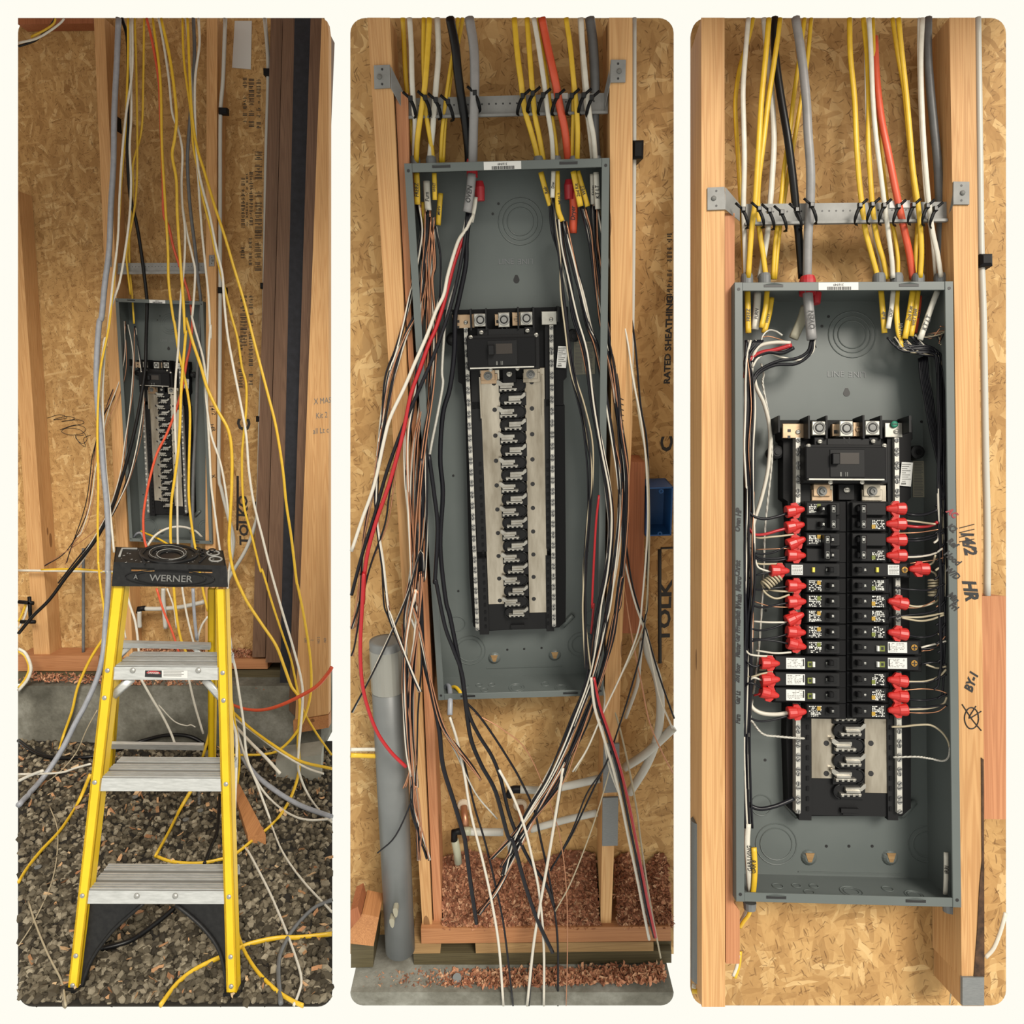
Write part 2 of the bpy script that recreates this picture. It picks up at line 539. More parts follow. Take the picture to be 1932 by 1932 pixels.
# ================================================================== structure of the three bays
def rrect(x0, y0, x1, y1, r, which='1111'):
    out = []
    cs = [(x0, y0, 180), (x1, y0, 270), (x1, y1, 0), (x0, y1, 90)]
    for k, (cx, cy, a0) in enumerate(cs):
        if which[k] == '1':
            ox = cx + (r if cx == x0 else -r)
            oy = cy + (r if cy == y0 else -r)
            for j in range(7):
                a = math.radians(a0 + 15 * j)
                out.append((ox + r * math.cos(a), oy + r * math.sin(a)))
        else:
            out.append((cx, cy))
    return out
def sheet(bay, pxs, y, th):
    return MB().prism([P(bay, x, yy, y) for x, yy in pxs], (0, th, 0))
def board(bay, pxs, yf, yb):
    """board whose front outline is traced at depth yf and runs straight back to yb"""
    fr = [P(bay, x, y, yf) for x, y in pxs]
    return MB().prism(fr, (0, yb - yf, 0))

struct(1, 'wall_left', sheet(1, rrect(34, 34, 612, 1268, 28, '1000'), OSB_Y, .012), M['osb'], 'oriented strand board sheathing behind the step ladder')
struct(2, 'wall_centre', sheet(2, rrect(661, 34, 1271, 1800, 28, '1100'), OSB_Y, .012), M['osb'], 'oriented strand board sheathing behind the hanging bare wires')
struct(3, 'wall_right', sheet(3, rrect(1305, 34, 1898, 1897, 28, '1111'), OSB_Y, .012), M['osb'], 'oriented strand board sheathing behind the finished breaker panel')

WG = 'bare wall studs'
def stud(bay, pxs, yf, label, mat='wood', name='wall_stud', yb=None, cat='stud'):
    return solo(bay, name, board(bay, pxs, yf, OSB_Y - .001 if yb is None else yb), M[mat], label, cat, WG)
SY = .012
# ---- first bay
stud(1, [(34, 360), (44, 500), (95, 1249), (65, 1249), (34, 757)], SY, 'leaning wall stud at the far edge of the scribbled sheathing')
s1 = stud(1, [(177, 34), (197, 34), (251, 1247), (229, 1247)], SY, 'wall stud beside the grey cabinet, against the scribbled sheathing')
s1b = stud(1, [(390, 34), (410, 34), (406, 1247), (387, 1247)], SY, 'wall stud between the grey cabinet and the printed sheathing')
stud(1, [(34, 34), (176, 34), (176, 44), (34, 46)], .04, 'short horizontal top block above the scribbled sheathing', 'woodred', 'top_block', cat='block')
# built-up corner, its shade painted in with darker wood
stud(1, [(511, 34), (533, 34), (500, 1240), (476, 1240)], -.02, 'dull corner stud next to the white conduit', 'woodshade', 'corner_stud')
stud(1, [(534, 34), (558, 34), (529, 1250), (501, 1250)], -.05, 'dull corner stud beside the black felt strip', 'woodshade', 'corner_stud')
solo(1, 'filler_strip', board(1, [(556, 34), (586, 34), (551, 1340), (527, 1340)], -.058, -.0505), M['felt'], 'black building felt strip between the corner studs', 'felt')  # black strip drawn over the dark recess of the corner
stud(1, [(586, 34), (607, 34), (557, 1352), (545, 1340)], -.10, 'narrow brown stud alongside the thick pencilled post', 'woodshade', 'corner_stud')  # separate dark piece standing for the post's shaded side face
post = solo(1, 'corner_post', board(1, [(607, 34), (617, 40), (620, 62), (620, 1347), (557, 1358)], -.16, -.12), M['wood'], 'thick pale corner post with pencilled notes', 'post')
solo(1, 'sill_block', board(1, [(553, 1360), (620, 1349), (620, 1373), (554, 1384)], -.165, -.12), M['woody'], 'end-grain sill block under the pencilled post', 'block')
# plates, sill and footing of the first bay
MBp = board(1, [(34, 1237), (186, 1237), (186, 1266), (34, 1266)], -.004, .098)
plate1 = solo(1, 'bottom_plate', MBp, M['woodx'], 'red bottom plate under the leaning stud', 'plate', 'bottom plates')
solo(1, 'bottom_plate', board(1, [(222, 1243), (505, 1243), (505, 1262), (222, 1262)], -.004, .098), M['woodx'], 'bottom plate strewn with red shavings behind the ladder', 'plate', 'bottom plates')
solo(1, 'sill_beam', board(1, [(34, 1267), (545, 1264), (545, 1287), (34, 1290)], .004, .098), M['woodolive'], 'dark treated sill beam behind the yellow ladder', 'sill')
_zt = P(1, 300, 1294, -.09)[2]
struct(1, 'footing_left', board(1, [(34, 1294), (606, 1294), (606, 1420), (34, 1420)], -.09, .11), M['concrete'], 'grey concrete stem wall behind the ladder')
_q = [P(1, x, y, -.34) for x, y in ((520, 1436), (606, 1424), (604, 1552), (522, 1552))]
solo(1, 'concrete_pier', MB().prism(_q, (-.02, .12, 0)), M['concrete_pale'], 'pale concrete pier under the thick pencilled post', 'pier')
# ground
gpx = rrect(34, 1398, 627, 1897, 28, '0011')
struct(1, 'ground', MB().prism([PZ(1, x, y, ZG) for x, y in gpx], (0, 0, -.004)), M['dirt'], 'dark dirt under the gravel')

# ---- second bay
stud(2, path('B1:130,40 258,40 B3:395,0 B4:500,1395 445,1395 B3:305,0'), SY, 'wall stud with the bracket ear, beside the big grey pipe')
stud(2, path('B1:288,455 362,470 378,1700 B3:470,300 505,1000 B4:555,1330 548,1395 510,1395 B3:408,0'), .022, 'pinkish jack stud between the cabinet and its grey pipe', 'woodpink', 'jack_stud')
stud(2, path('B1:1508,40 1640,40 B2:1640,900 B3:1585,600 B4:1518,1385 1458,1385 B3:1490,600 B2:1520,900'), SY, 'wall stud with pen tallies beside the blue outlet box')
solo(2, 'blocking_board', board(2, path('B2:1605,1118 1712,1124 B3:1700,650 1583,648'), .03, .098), M['woodred'], 'reddish blocking board beside the blue outlet box', 'board')
solo(2, 'bottom_plate', board(2, path('B4:435,1395 1858,1383 1858,1465 438,1480'), .0, .098), M['woodx'], 'pinkish bottom plate under the shavings heap', 'plate', 'bottom plates')
for q, lb in (('385,1480 550,1482 545,1535 388,1538', 'short spacer block beneath the plate by the grey pipe'), ('745,1480 1760,1470 1760,1522 748,1535', 'long spacer block beneath the plate with shavings')):
    solo(2, 'spacer_block', board(2, path('B4:' + q), .004, .098), M['woodtan'], lb, 'block', 'spacer blocks')
solo(2, 'sill_beam', board(2, path('B4:392,1537 1862,1520 1862,1590 396,1607'), .012, .098), M['woodolive'], 'dark treated sill beam under the spacer blocks', 'sill')
solo(2, 'sill_beam', board(2, path('B4:36,1485 168,1485 163,1614 36,1618'), -.004, .098), M['woodolive'], 'dark treated sill end by the reddish offcuts', 'sill')
solo(2, 'sill_beam', board(2, path('B4:1764,1470 1860,1468 1860,1516 1764,1520'), .03, .098), M['woodolive'], 'dark treated sill end under the plate beyond the tallied stud', 'sill')  # dark block put in for the shaded gap, not a sill
for q, y, m_, lb in (('34,1290 75,1270 92,1330 34,1395', -.06, 'woodred', 'reddish offcut end lying by the grey pipe'), ('34,1400 100,1310 196,1330 165,1495 34,1480', -.05, 'woody', 'larger reddish offcut lying by the grey pipe')):
    solo(2, 'wood_offcut', board(2, path('B4:' + q), y, y + .07), M[m_], lb, 'offcut', 'offcuts by the pipe')
# footing of the second bay: top ledge and front face
_zl = P(2, 966, 1820, .012)[2]
LY = PZ(2, 966, 1872, _zl)[1]
_f0, _f1 = P(2, 661, 1872, LY), P(2, 1271, 1872, LY)
struct(2, 'footing_centre', MB().prism([P(2, x, y, LY) for x, y in rrect(661, 1872, 1271, 1897, 24, '0011')], (0, .10 - LY, 0)), M['concrete'], 'concrete ledge under the shavings')

# ---- third bay
stud(3, path('C1:100,40 232,40 C4:235,1835 103,1835'), SY, 'wall stud left bare beside the neat cabinet with the penned circuits')
stud(3, path('C1:234,1150 289,1150 C4:284,800 284,1245 318,1290 318,1590 240,1590'), .02, 'jack stud wedged against the neat cabinet', 'woodpink', 'jack_stud')
stud(3, path('C1:1508,40 1655,40 C4:1705,500 1700,1240 1708,1665 1578,1670 C2:1535,100'), SY, 'marker-scrawled wall stud beside the white pipe')
solo(3, 'blocking_board', board(3, path('C2:1690,1880 1830,1880 C4:1830,770 1703,768'), .03, .098), M['woodpink'], 'pinkish blocking board beside the marker-scrawled stud', 'board')
solo(3, 'nail_plate', board(3, path('C4:1583,1668 1706,1668 1706,1828 1583,1828'), .008, .014), M['nailplate'], 'grey steel nail plate at the foot of the scrawled stud', 'plate', 'nail plates')
stud(3, path('C4:1580,1672 1706,1672 1706,1830 1580,1830'), .0145, 'stud foot covered by the grey nail plate', 'wood')
# dark bark wane on the scrawled stud
solo(3, 'bark_edge', board(3, path('C4:1690,420 1703,430 1705,700 1708,1665 1648,1665 1668,1400 1680,1150 1695,1000'), .0105, .0119), M['bark'], 'dark bark edge on the scrawled stud', 'bark')

# ================================================================== load centre cabinets
ANCH = {}
for _b, _cx, _cy, _top, _bot, _l, _r in ((3, 1599.0, 897, 792.4, 1537.6, 1506.0, 1692.5), (2, 970.7, 897, 582.8, 1187, 894.5, 1047), (1, 312.7, 821, 681.3, 970, 277, 349)):
    a, c_ = P(_b, _l, _cy, .06), P(_b, _r, _cy, .06)
    ANCH[_b] = (P(_b, _cx, _cy, .06)[0], P(_b, _cx, _top, .06)[2], P(_b, _cx, _bot, .06)[2], c_[0] - a[0])

class Intr:
    def __init__(s, bay):
        s.b = bay
        cx, zt, zb, w = ANCH[bay]
        c3, t3, b3, w3 = ANCH[3]
        s.cx, s.zt, s.c3, s.t3, s.sx, s.sz = cx, zt, c3, t3, w / w3, (zb - zt) / (b3 - t3)
    def p(s, key, X, Y, y):
        q = P(3, *zz(key, X, Y), y)
        return np.array((s.cx + (q[0] - s.c3) * s.sx, y, s.zt + (q[2] - s.t3) * s.sz))
    def box(s, mb, key, x0, y0, x1, y1, d0, d1, c=0):
        a, b = s.p(key, x0, y1, d0), s.p(key, x1, y0, d0)
        if c: return mb.bevbox(a[0], b[0], d0, d1, a[2], b[2], c)
        return mb.box(a[0], b[0], d0, d1, a[2], b[2])
    def poly(s, mb, key, pts, d0, d1):
        return mb.prism([s.p(key, x, y, d0) for x, y in pts], (0, d1 - d0, 0))

def disc(mb, c, r, th, n=16, hole=False):
    return mb.lathe(c, (0, -1, 0), [(0, r), (th, r)], n)

def textmesh(body, size=1.0, shear=0.0, bold=0.0):
    cu = bpy.data.curves.new('lettering', 'FONT')
    cu.body = body
    cu.size = size
    cu.shear = shear
    cu.offset = bold
    cu.align_x = 'CENTER'
    cu.align_y = 'CENTER'
    cu.resolution_u = 2
    o = bpy.data.objects.new('lettering', cu)
    col.objects.link(o)
    dg = bpy.context.evaluated_depsgraph_get()
    me = bpy.data.meshes.new_from_object(o.evaluated_get(dg))
    vs = [tuple(v.co) for v in me.vertices]
    fs = [tuple(p.vertices) for p in me.polygons]
    bpy.data.objects.remove(o)
    bpy.data.curves.remove(cu)
    bpy.data.meshes.remove(me)
    return np.array(vs) if vs else np.zeros((0, 3)), fs
TXT = {}
def lettering(par, bay, body, pos, hpx, ang, mat, wide=1.0, shear=0.0, bold=.01, up=None, right=None, label=None, th=.0):
    """flat writing: pos is its centre in wall coordinates, hpx its capital height in photo pixels"""
    key = (body, shear, bold)
    if key not in TXT:
        TXT[key] = textmesh(body, 1.0, shear, bold)
    vs, fs = TXT[key]
    k = hpx * mpp(bay, pos) / .72
    a = math.radians(ang)
    rx = np.array(right if right is not None else (1, 0, 0), float)
    uz = np.array(up if up is not None else (0, 0, 1), float)
    ex, ez = rx * math.cos(a) + uz * math.sin(a), -rx * math.sin(a) + uz * math.cos(a)
    mb = MB()
    pts = [np.array(pos) + ex * v[0] * k * wide + ez * v[1] * k for v in vs]
    mb.add(pts, fs)
    return part(par, 'lettering', mb, M[mat], label)

WH = {1: (.362, 1.03), 2: (.362, 1.071), 3: (.362, 1.03)}
ORG = {1: None, 2: np.zeros(3), 3: np.zeros(3)}
ORG[1] = np.array((.0015, 0, P(1, 311, 566, 0)[2]))
LAB = {1: 'grey electrical cabinet with empty bus bars behind the ladder', 2: 'grey electrical cabinet with loose wires spilling over its sides', 3: 'grey electrical cabinet fully fitted with breakers'}

def make_cabinet(bay):
    W, H = WH[bay]
    ox, _, oz = ORG[bay]
    t = thing(bay, 'load_center', (ox + W / 2, 0, oz - H), LAB[bay], 'electrical panel', 'electrical cabinets')
    D, g = .095, .0135
    G = M['grey_paint']
    bk = part(t, 'back_panel', MB().box(ox, ox + W, D, D + .0015, oz - H, oz), G)
    part(t, 'side_wall', MB().box(ox, ox + .0015, .0, D, oz - H, oz), G)
    part(t, 'side_wall', MB().box(ox + W - .0015, ox + W, .0, D, oz - H, oz), G)
    part(t, 'end_wall', MB().box(ox + .0015, ox + W - .0015, .001, D, oz - .0015, oz), G)
    ew = part(t, 'end_wall', MB().box(ox + .0015, ox + W - .0015, .001, D, oz - H, oz - H + .0015), G)
    for x0 in (ox, ox + W - g):
        f = part(t, 'flange', MB().bevbox(x0, x0 + g, -.0016, .0016, oz - H, oz, .0006), G)
        for zc in (oz - .012, oz - H + .012):
            part(f, 'hole', disc(MB(), (x0 + g / 2, -.0016, zc), .0027, .0004, 12), M['inkb'])
    for z0 in (oz - .0145, oz - H):
        f = part(t, 'flange', MB().bevbox(ox + g, ox + W - g, -.0008, .0016, z0, z0 + .0145, .0006), G)
        for fx in (.18, .80):
            xc = ox + W * fx
            part(f, 'slot', MB().box(xc - .016, xc + .016, -.0014, -.0008, z0 + .006, z0 + .0105), M['inkb'])
            part(f, 'latch', MB().prism([(xc - .014, -.0018, z0 + .0105), (xc, -.0042, z0 + .0125), (xc + .014, -.0018, z0 + .0105)], (0, .002, -.002)), G)
    # bar code label, printed upside down
    xl, zl = ox + W * .478, oz - .0075
    lb = part(t, 'barcode_label', MB().box(xl - .033, xl + .033, -.0013, -.0009, zl - .0065, zl + .0065), M['paper'])
    bars = MB()
    x = xl - .019
    rr = random.Random(3)
    while x < xl + .019:
        w = rr.choice((.0007, .0012, .0018))
        bars.box(x, x + w, -.0016, -.0013, zl - .0062, zl - .0008)
        x += w + rr.choice((.0007, .0011))
    part(lb, 'bar_code', bars, M['inkb'], kind='stuff')
    if True:
        key = ('316949', 0, .01)
        lettering(lb, bay, '316949', (xl, -.0016, zl + .0025), .0042 / mpp(bay, (xl, 0, zl)), 180, 'inkb')
    # pressed rings, knockouts and dimples of the back
    I = Intr(bay)
    y = D - .0002
    def ring(key, X, Y, rz, w=.0012, m=G):
        c = I.p(key, X, Y, y)
        part(bk, 'knockout_ring', MB().torus(c, (0, -1, 0), rz, w, 28, 5), m)
    ring('C2', 955, 395, .042); ring('C2', 955, 395, .033); ring('C2', 955, 395, .025)
    for X in (525, 1375):
        ring('C4', X, 910, .036 if X < 900 else .031); ring('C4', X, 910, .028 if X < 900 else .022)
    ring('C4', 440, 690, .018); ring('C4', 1447, 700, .019)
    for X in (710, 1170):
        c = I.p('C4', X, 985, y)
        b = part(bk, 'mount_dimple', MB().lathe(c, (0, -1, 0), [(-.001, .015), (.003, .012), (.006, .008)], 16), G)
        part(b, 'mount_hole', MB().prism([c + np.array((-.008, -.0066, .010)), c + np.array((.008, -.0066, .010)), c + np.array((.003, -.0066, -.006)), c + np.array((-.003, -.0066, -.006))], (0, .0006, 0)), M['woodtan'])
    for key, X, Y in (('C2', 785, 348), ('C2', 822, 293), ('C2', 510, 898), ('C2', 1350, 890), ('C3', 465, 758), ('C4', 462, 433), ('C3', 1410, 1043), ('C3', 1410, 1345), ('C4', 810, 922), ('C4', 938, 922), ('C4', 1070, 922)):
        c = I.p(key, X, Y, y)
        part(bk, 'screw_hole', disc(MB(), c, .0026, .0004, 10), M['inkb'])
    c = I.p('C2', 925, 722, y)
    part(bk, 'keyhole', MB().prism([c + np.array((.006 * math.cos(a), -.0004, .006 * math.sin(a) - .002)) for a in np.linspace(-3.5, .36, 12)] + [c + np.array((.0022, -.0004, .0075)), c + np.array((-.0022, -.0004, .0075))], (0, .0004, 0)), M['inkb'])
    # embossed LINE, once upright and once turned
    for X, an in ((862, 0), (985, 180)):
        c = I.p('C2', X, 620, y - .0006)
        lettering(bk, bay, 'LINE', c, .0105 / mpp(bay, c), an, 'greybush', 1.05)
    for X, Y, r_ in ((535, 1147, .011), (645, 1142, .009), (745, 1142, .009), (690, 1178, .010), (935, 1168, .022), (935, 1168, .015), (1160, 1147, .011), (1280, 1178, .018), (1280, 1178, .013)):
        q = I.p('C4', X, 1147, .05)
        zc = oz - H + .0018
        part(ew, 'knockout_ring', MB().torus((q[0], .05 - (Y - 1150) * .0006, zc), (0, 0, 1), r_ * .8, .0009, 22, 4), G)
    # seam step at the bottom
    a, b = I.p('C4', 650, 1066, y), I.p('C4', 1230, 1066, y)
    part(bk, 'seam', MB().box(a[0], b[0], y - .0012, y, a[2] - .0008, a[2] + .0008), G)

    # ---- moulded tray
    BK = M['black']
    tr = MB()
    I.poly(tr, 'C2', [(545, 880), (1295, 880), (1300, 985), (1290, 1000), (1290, 1320), (1268, 1342), (1270, 1500), (605, 1500), (590, 1342), (565, 1325), (565, 1000), (550, 990)], .066, .0948)
    I.poly(tr, 'C3', [(600, 300), (1275, 300), (1290, 1480), (1290, 1880), (1240, 1925), (640, 1925), (595, 1880), (582, 1480)], .068, .0948)
    tray = part(t, 'tray', tr, BK)
    lo = MB()
    I.box(lo, 'C4', 655, 180, 722, 775, .058, .070)
    I.box(lo, 'C4', 1160, 180, 1212, 775, .058, .070)
    I.box(lo, 'C4', 715, 540, 1165, 745, .062, .070)
    I.box(lo, 'C2', 660, 980, 720, 1500, .058, .070)
    I.box(lo, 'C2', 1160, 980, 1215, 1500, .058, .070)
    I.box(lo, 'C3', 660, 250, 722, 1300, .058, .070)
    I.box(lo, 'C3', 1160, 250, 1212, 1300, .058, .070)
    I.box(lo, 'C4', 895, 712, 995, 735, .055, .066)
    I.box(lo, 'C4', 905, 735, 985, 745, .055, .066)
    part(tray, 'base_rail', lo, M['black_soft'])
    for X, w, y0, y1 in ((545, 8, 855, 950), (715, 8, 855, 985), (815, 8, 855, 985), (1025, 8, 852, 985), (1125, 8, 855, 985), (1290, 10, 855, 950)):
        fin = MB(); I.box(fin, 'C2', X - w, y0, X + w * .2, y1, .03, .07)
        part(tray, 'barrier_fin', fin, M['black_soft'])
    nt = MB()
    for k in range(22):
        Y = 700 - k * 58.0
        I.box(nt, 'C4', 697, Y, 712, Y + 24, .0565, .0585)
        I.box(nt, 'C4', 1168, Y, 1182, Y + 24, .0565, .0585)
    part(tray, 'notch_row', nt, BK, kind='stuff')
    for X, s_ in ((530, 1), (1330, -1)):
        c = I.p('C2', X, 1062, .07)
        e = part(tray, 'mounting_ear', MB().lathe(c, (0, -1, 0), [(-.024, .013), (0, .012), (.002, .008)], 14), M['black_soft'])
        part(e, 'ear_screw', disc(MB(), c + np.array((0, -.002, 0)), .005, .0015, 10), M['black_gloss'])
    for X, s_ in ((610, 1), (1275, -1)):
        a = I.p('C4', X, 720, .09)
        part(bk, 'pressed_stop', MB().tube([a + np.array((-.012 * s_, 0, .016)), a + np.array((.012 * s_, 0, -.010))], .006, .004, 8), G)

    # ---- bus bars with their stabs
    up = bay != 3
    for k, (x0, x1, yb) in enumerate(((725, 848, 537), (1028, 1150, 620))):
        mb = MB()
        a, b = I.p('C4', x0, yb, .060), I.p('C2', x1, 1250, .060)
        mb.bevbox(a[0], b[0], .060, .064, a[2], b[2], .0006)
        bar = part(t, 'bus_bar', mb, M['alu'])
        if up:
            lip = MB()
            a, b = I.p('C2', (727 if k == 0 else 1146), 1560, .05), I.p('C2', (734 if k == 0 else 1153), 1290, .05)
            lip.box(a[0], b[0], .050, .064, a[2], b[2])
            part(bar, 'bent_lip', lip, M['alu'])
        XH = (810, 1063)[k]
        for j in range(10 if up else 2):
            c = I.p('C4', XH, 510 - j * 172, .0598)
            part(bar, 'bar_hole', disc(MB(), c, .0046, .0003, 14), M['inkb'])
    rows = 20 if up else 6
    first = {}
    for k in range(rows):
        right = k % 2 == 0
        Y = 618 - 86 * k
        # insulator: a tongue rounded at the end away from its own bar
        ins = MB()
        pts = []
        if right:
            pts = [(1030, Y - 46)] + [(892 - 40 * math.cos(a), Y - 6 - 40 * math.sin(a)) for a in np.linspace(1.57, -1.57, 9)] + [(1030, Y + 40)]
        else:
            pts = [(846, Y - 46)] + [(985 + 40 * math.cos(a), Y - 6 - 40 * math.sin(a)) for a in np.linspace(1.57, -1.57, 9)] + [(846, Y + 40)]
        I.poly(ins, 'C4', pts, .0565, .066)
        io = part(tray, 'insulator', ins, M['black_soft'])
        rim = MB()
        pp = [I.p('C4', x, y_, .056) for x, y_ in pts[1:-1]]
        rim.tube([pp[0] + (pp[0] - pp[1]) * 0] + pp, .0016, .002, 6)
        part(io, 'insulator_rim', rim, M['black_gloss'])
        st = MB()
        if right:
            I.poly(st, 'C4', [(1034, Y - 46), (1034, Y - 26), (1012, Y - 8), (920, Y - 8), (920, Y - 28), (1005, Y - 28), (1022, Y - 46)], .050, .056)
            I.box(st, 'C4', 925, Y - 8, 1004, Y + 2, .046, .056)
            for q in range(4):
                I.box(st, 'C4', 897 + q * 32, Y + 12, 911 + q * 32, Y + 24, .046, .056)
            I.box(st, 'C4', 893, Y + 8, 1010, Y + 15, .047, .056)
        else:
            I.poly(st, 'C4', [(842, Y - 46), (842, Y - 26), (862, Y - 8), (955, Y - 8), (955, Y - 28), (882, Y - 28), (856, Y - 46)], .050, .056)
            I.box(st, 'C4', 870, Y - 8, 950, Y + 2, .046, .056)
            for q in range(4):
                I.box(st, 'C4', 866 + q * 32, Y + 12, 880 + q * 32, Y + 24, .046, .056)
            I.box(st, 'C4', 864, Y + 8, 980, Y + 15, .047, .056)
        part(t, 'bus_stab', st, M['stab'])

    # ---- neutral bars
    for k, (xa, xb) in enumerate((((637, 662), (637, 664)), ((1197, 1222), (1213, 1242)))):
        a0, a1 = I.p('C2', xa[0], 980, .050), I.p('C2', xa[1], 980, .050)
        b0, b1 = I.p('C4', xb[0], 735, .050), I.p('C4', xb[1], 735, .050)
        nb = part(t, 'neutral_bar', MB().prism([a0, a1, b1, b0], (0, .016, 0)), M['tinmatt'])
        ca, cb = (a0 + a1) / 2, (b0 + b1) / 2
        L = ca[2] - cb[2]
        n = 54
        src = None
        for j in range(n):
            f = (j + .6 + (.18 if j % 2 else -.18)) / n
            c = ca + (cb - ca) * f
            if src is None:
                sm = MB().lathe(c, (0, -1, 0), [(0, .0040), (.0012, .0038), (.0016, .0030)], 10)
                sm.box(c[0] - .0034, c[0] + .0034, c[1] - .0019, c[1] - .0014, c[2] - .0005, c[2] + .0005)
                src = part(nb, 'terminal_screw', sm, M['galv'])
                c0 = c
            else:
                s2 = dup_part(nb, src, c - c0)
                s2.rotation_euler = (0, 0, 0)
        slots = MB()
        for j in range(n):
            f = (j + .6 + (.18 if j % 2 else -.18)) / n
            c = ca + (cb - ca) * f
            an = R.uniform(0, 3.1)
            d = np.array((math.cos(an), 0, math.sin(an))) * .0032
            e = np.array((-math.sin(an), 0, math.cos(an))) * .0006
            q = c + np.array((0, -.0021, 0))
            slots.add([q - d - e, q + d - e, q + d + e, q - d + e], [(0, 1, 2, 3)])
        part(nb, 'screw_slots', slots, M['inkb'], kind='stuff')

    # ---- top plates and lugs
    pl = MB(); I.box(pl, 'C2', 562, 900, 706, 983, .052, .056, .0008)
    q = part(t, 'bonding_plate', pl, M['copperplate'])
    h = MB(); I.box(h, 'C2', 590, 932, 608, 948, .0515, .053); I.box(h, 'C2', 590, 968, 606, 984, .0515, .053)
    part(q, 'square_hole', h, M['inkb'])
    def screw(par, key, X, Y, d, r, m='tin'):
        c = I.p(key, X, Y, d)
        s_ = part(par, 'screw', MB().lathe(c, (0, -1, 0), [(0, r), (.002, r * .95), (.003, r * .6)], 14), M[m])
        mb = MB().box(c[0] - r * .7, c[0] + r * .7, c[1] - .0034, c[1] - .0029, c[2] - r * .13, c[2] + r * .13)
        part(s_, 'screw_slot', mb, M['inkb'])
        return s_
    screw(q, 'C2', 648, 948, .052, .0042)
    pl = MB(); I.box(pl, 'C2', 1143, 896, 1242, 978, .052, .056, .0008)
    q = part(t, 'bonding_plate', pl, M['tin'])
    screw(q, 'C2', 1205, 945, .052, .0042)
    if bay == 3:
        screw(q, 'C2', 1195, 905, .050, .0062, 'green')
    pl = MB(); I.box(pl, 'C2', 962, 892, 1014, 974, .044, .056, .0008)
    p2_ = MB(); I.box(p2_, 'C2', 843, 902, 886, 973, .048, .056, .0008); part(t, 'neutral_tab', p2_, M['copperplate'])
    q = part(t, 'neutral_strap', pl, M['copperplate'])
    h = MB(); I.box(h, 'C2', 853, 937, 872, 957, .0475, .049)
    part(q, 'square_hole', h, M['inkb'])
    screw(q, 'C2', 990, 932, .044, .0052, 'copperplate')
    for x0, x1, y0, y1 in ((729, 812, 886, 966), (888, 962, 884, 974), (1031, 1114, 884, 966)):
        mb = MB(); I.box(mb, 'C2', x0, y0, x1, y1, .032, .060, .0012)
        lg = part(t, 'main_lug', mb, M['tin'])
        c = I.p('C2', (x0 + x1) / 2, (y0 + y1) / 2 - 2, .032)
        r_ = .0098 * I.sx
        sc = part(lg, 'lug_ring', MB().torus(c, (0, -1, 0), r_, .0014, 22, 6), M['galv'])
        part(lg, 'lug_bore', disc(MB(), c, r_ * .82, .0002, 18), M['black_soft'])
        part(lg, 'lug_screw', MB().lathe(c, (0, -1, 0), [(0, r_ * .6), (.0012, r_ * .55), (.0014, r_ * .3)], 14), M['galv'])
    for X, X2 in ((785, 0), (1070, 1)):
        mb = MB(); I.box(mb, 'C2', X - 47, 1245, X + 47, 1312, .050, .058, .0006)
        I.box(mb, 'C2', X - 57, 1275, X + 58, 1338, .054, .060, .0006)
        q = part(t, 'bus_link', mb, M['copperplate' if X2 == 0 else 'alu'])
        c = I.p('C2', X, 1285, .050)
        part(q, 'bolt', MB().lathe(c, (0, -1, 0), [(0, .0088), (.0015, .0085), (.0016, .0055), (.005, .005), (.005, .003), (.003, .0028)], 16), M['galv'])
    mb = MB(); I.box(mb, 'C2', 880, 1245, 970, 1335, .052, .066, .001)
    q = part(t, 'centre_boss', mb, M['black_soft'])
    screw(q, 'C2', 925, 1277, .052, .0058)

    # ---- main breaker
    mb = MB()
    I.box(mb, 'C2', 683, 1020, 1160, 1238, .030, .070, .0015)
    I.box(mb, 'C2', 742, 978, 818, 1026, .036, .06, .001)
    I.box(mb, 'C2', 1052, 978, 1122, 1026, .036, .06, .001)
    I.box(mb, 'C2', 815, 985, 1055, 1024, .034, .06, .001)
    br = part(t, 'main_breaker', mb, M['black_soft'])
    mb = MB(); I.box(mb, 'C2', 694, 1032, 1148, 1216, .020, .031, .0015)
    cv = part(br, 'breaker_cover', mb, M['black'])
    mb = MB(); I.box(mb, 'C2', 832, 1048, 1028, 1204, .0185, .021, .0006)
    part(br, 'switch_plate', mb, M['black_soft'])
    mb = MB(); I.box(mb, 'C2', 888, 1066, 996, 1130, .0178, .0188)
    part(br, 'switch_window', mb, nm_window)
    mb = MB(); I.box(mb, 'C2', 848, 1068, 888, 1130, .010, .0190, .001)
    part(br, 'toggle', mb, M['black_gloss'])
    mb = MB(); I.box(mb, 'C2', 888, 1176, 897, 1200, .0178, .0188); I.box(mb, 'C2', 918, 1176, 922, 1200, .0178, .0188); I.box(mb, 'C2', 928, 1176, 932, 1200, .0178, .0188)
    part(br, 'position_marks', mb, M['inkg'])
    mb = MB(); I.box(mb, 'C2', 712, 1214, 1140, 1220, .0185, .028)
    part(br, 'trim_strip', mb, M['tinmatt'])
    for X, Y in ((707, 1028), (1138, 1026), (832, 1234), (1012, 1233), (772, 1003), (1075, 1001)):
        screw(br, 'C2', X, Y, .030 if Y > 1010 else .034, .0042)
    c = I.p('C2', 925, 1000, .0338)
    lettering(br, bay, 'N', c, .012 / mpp(bay, c), 0, 'black_gloss')
    # paper labels on the back
    mb = MB(); I.poly(mb, 'C2', [(1238, 1118), (1302, 1122), (1290, 1258), (1225, 1252)], .062, .0625)
    q = part(t, 'paper_tag', mb, M['paper'])
    ln = MB()
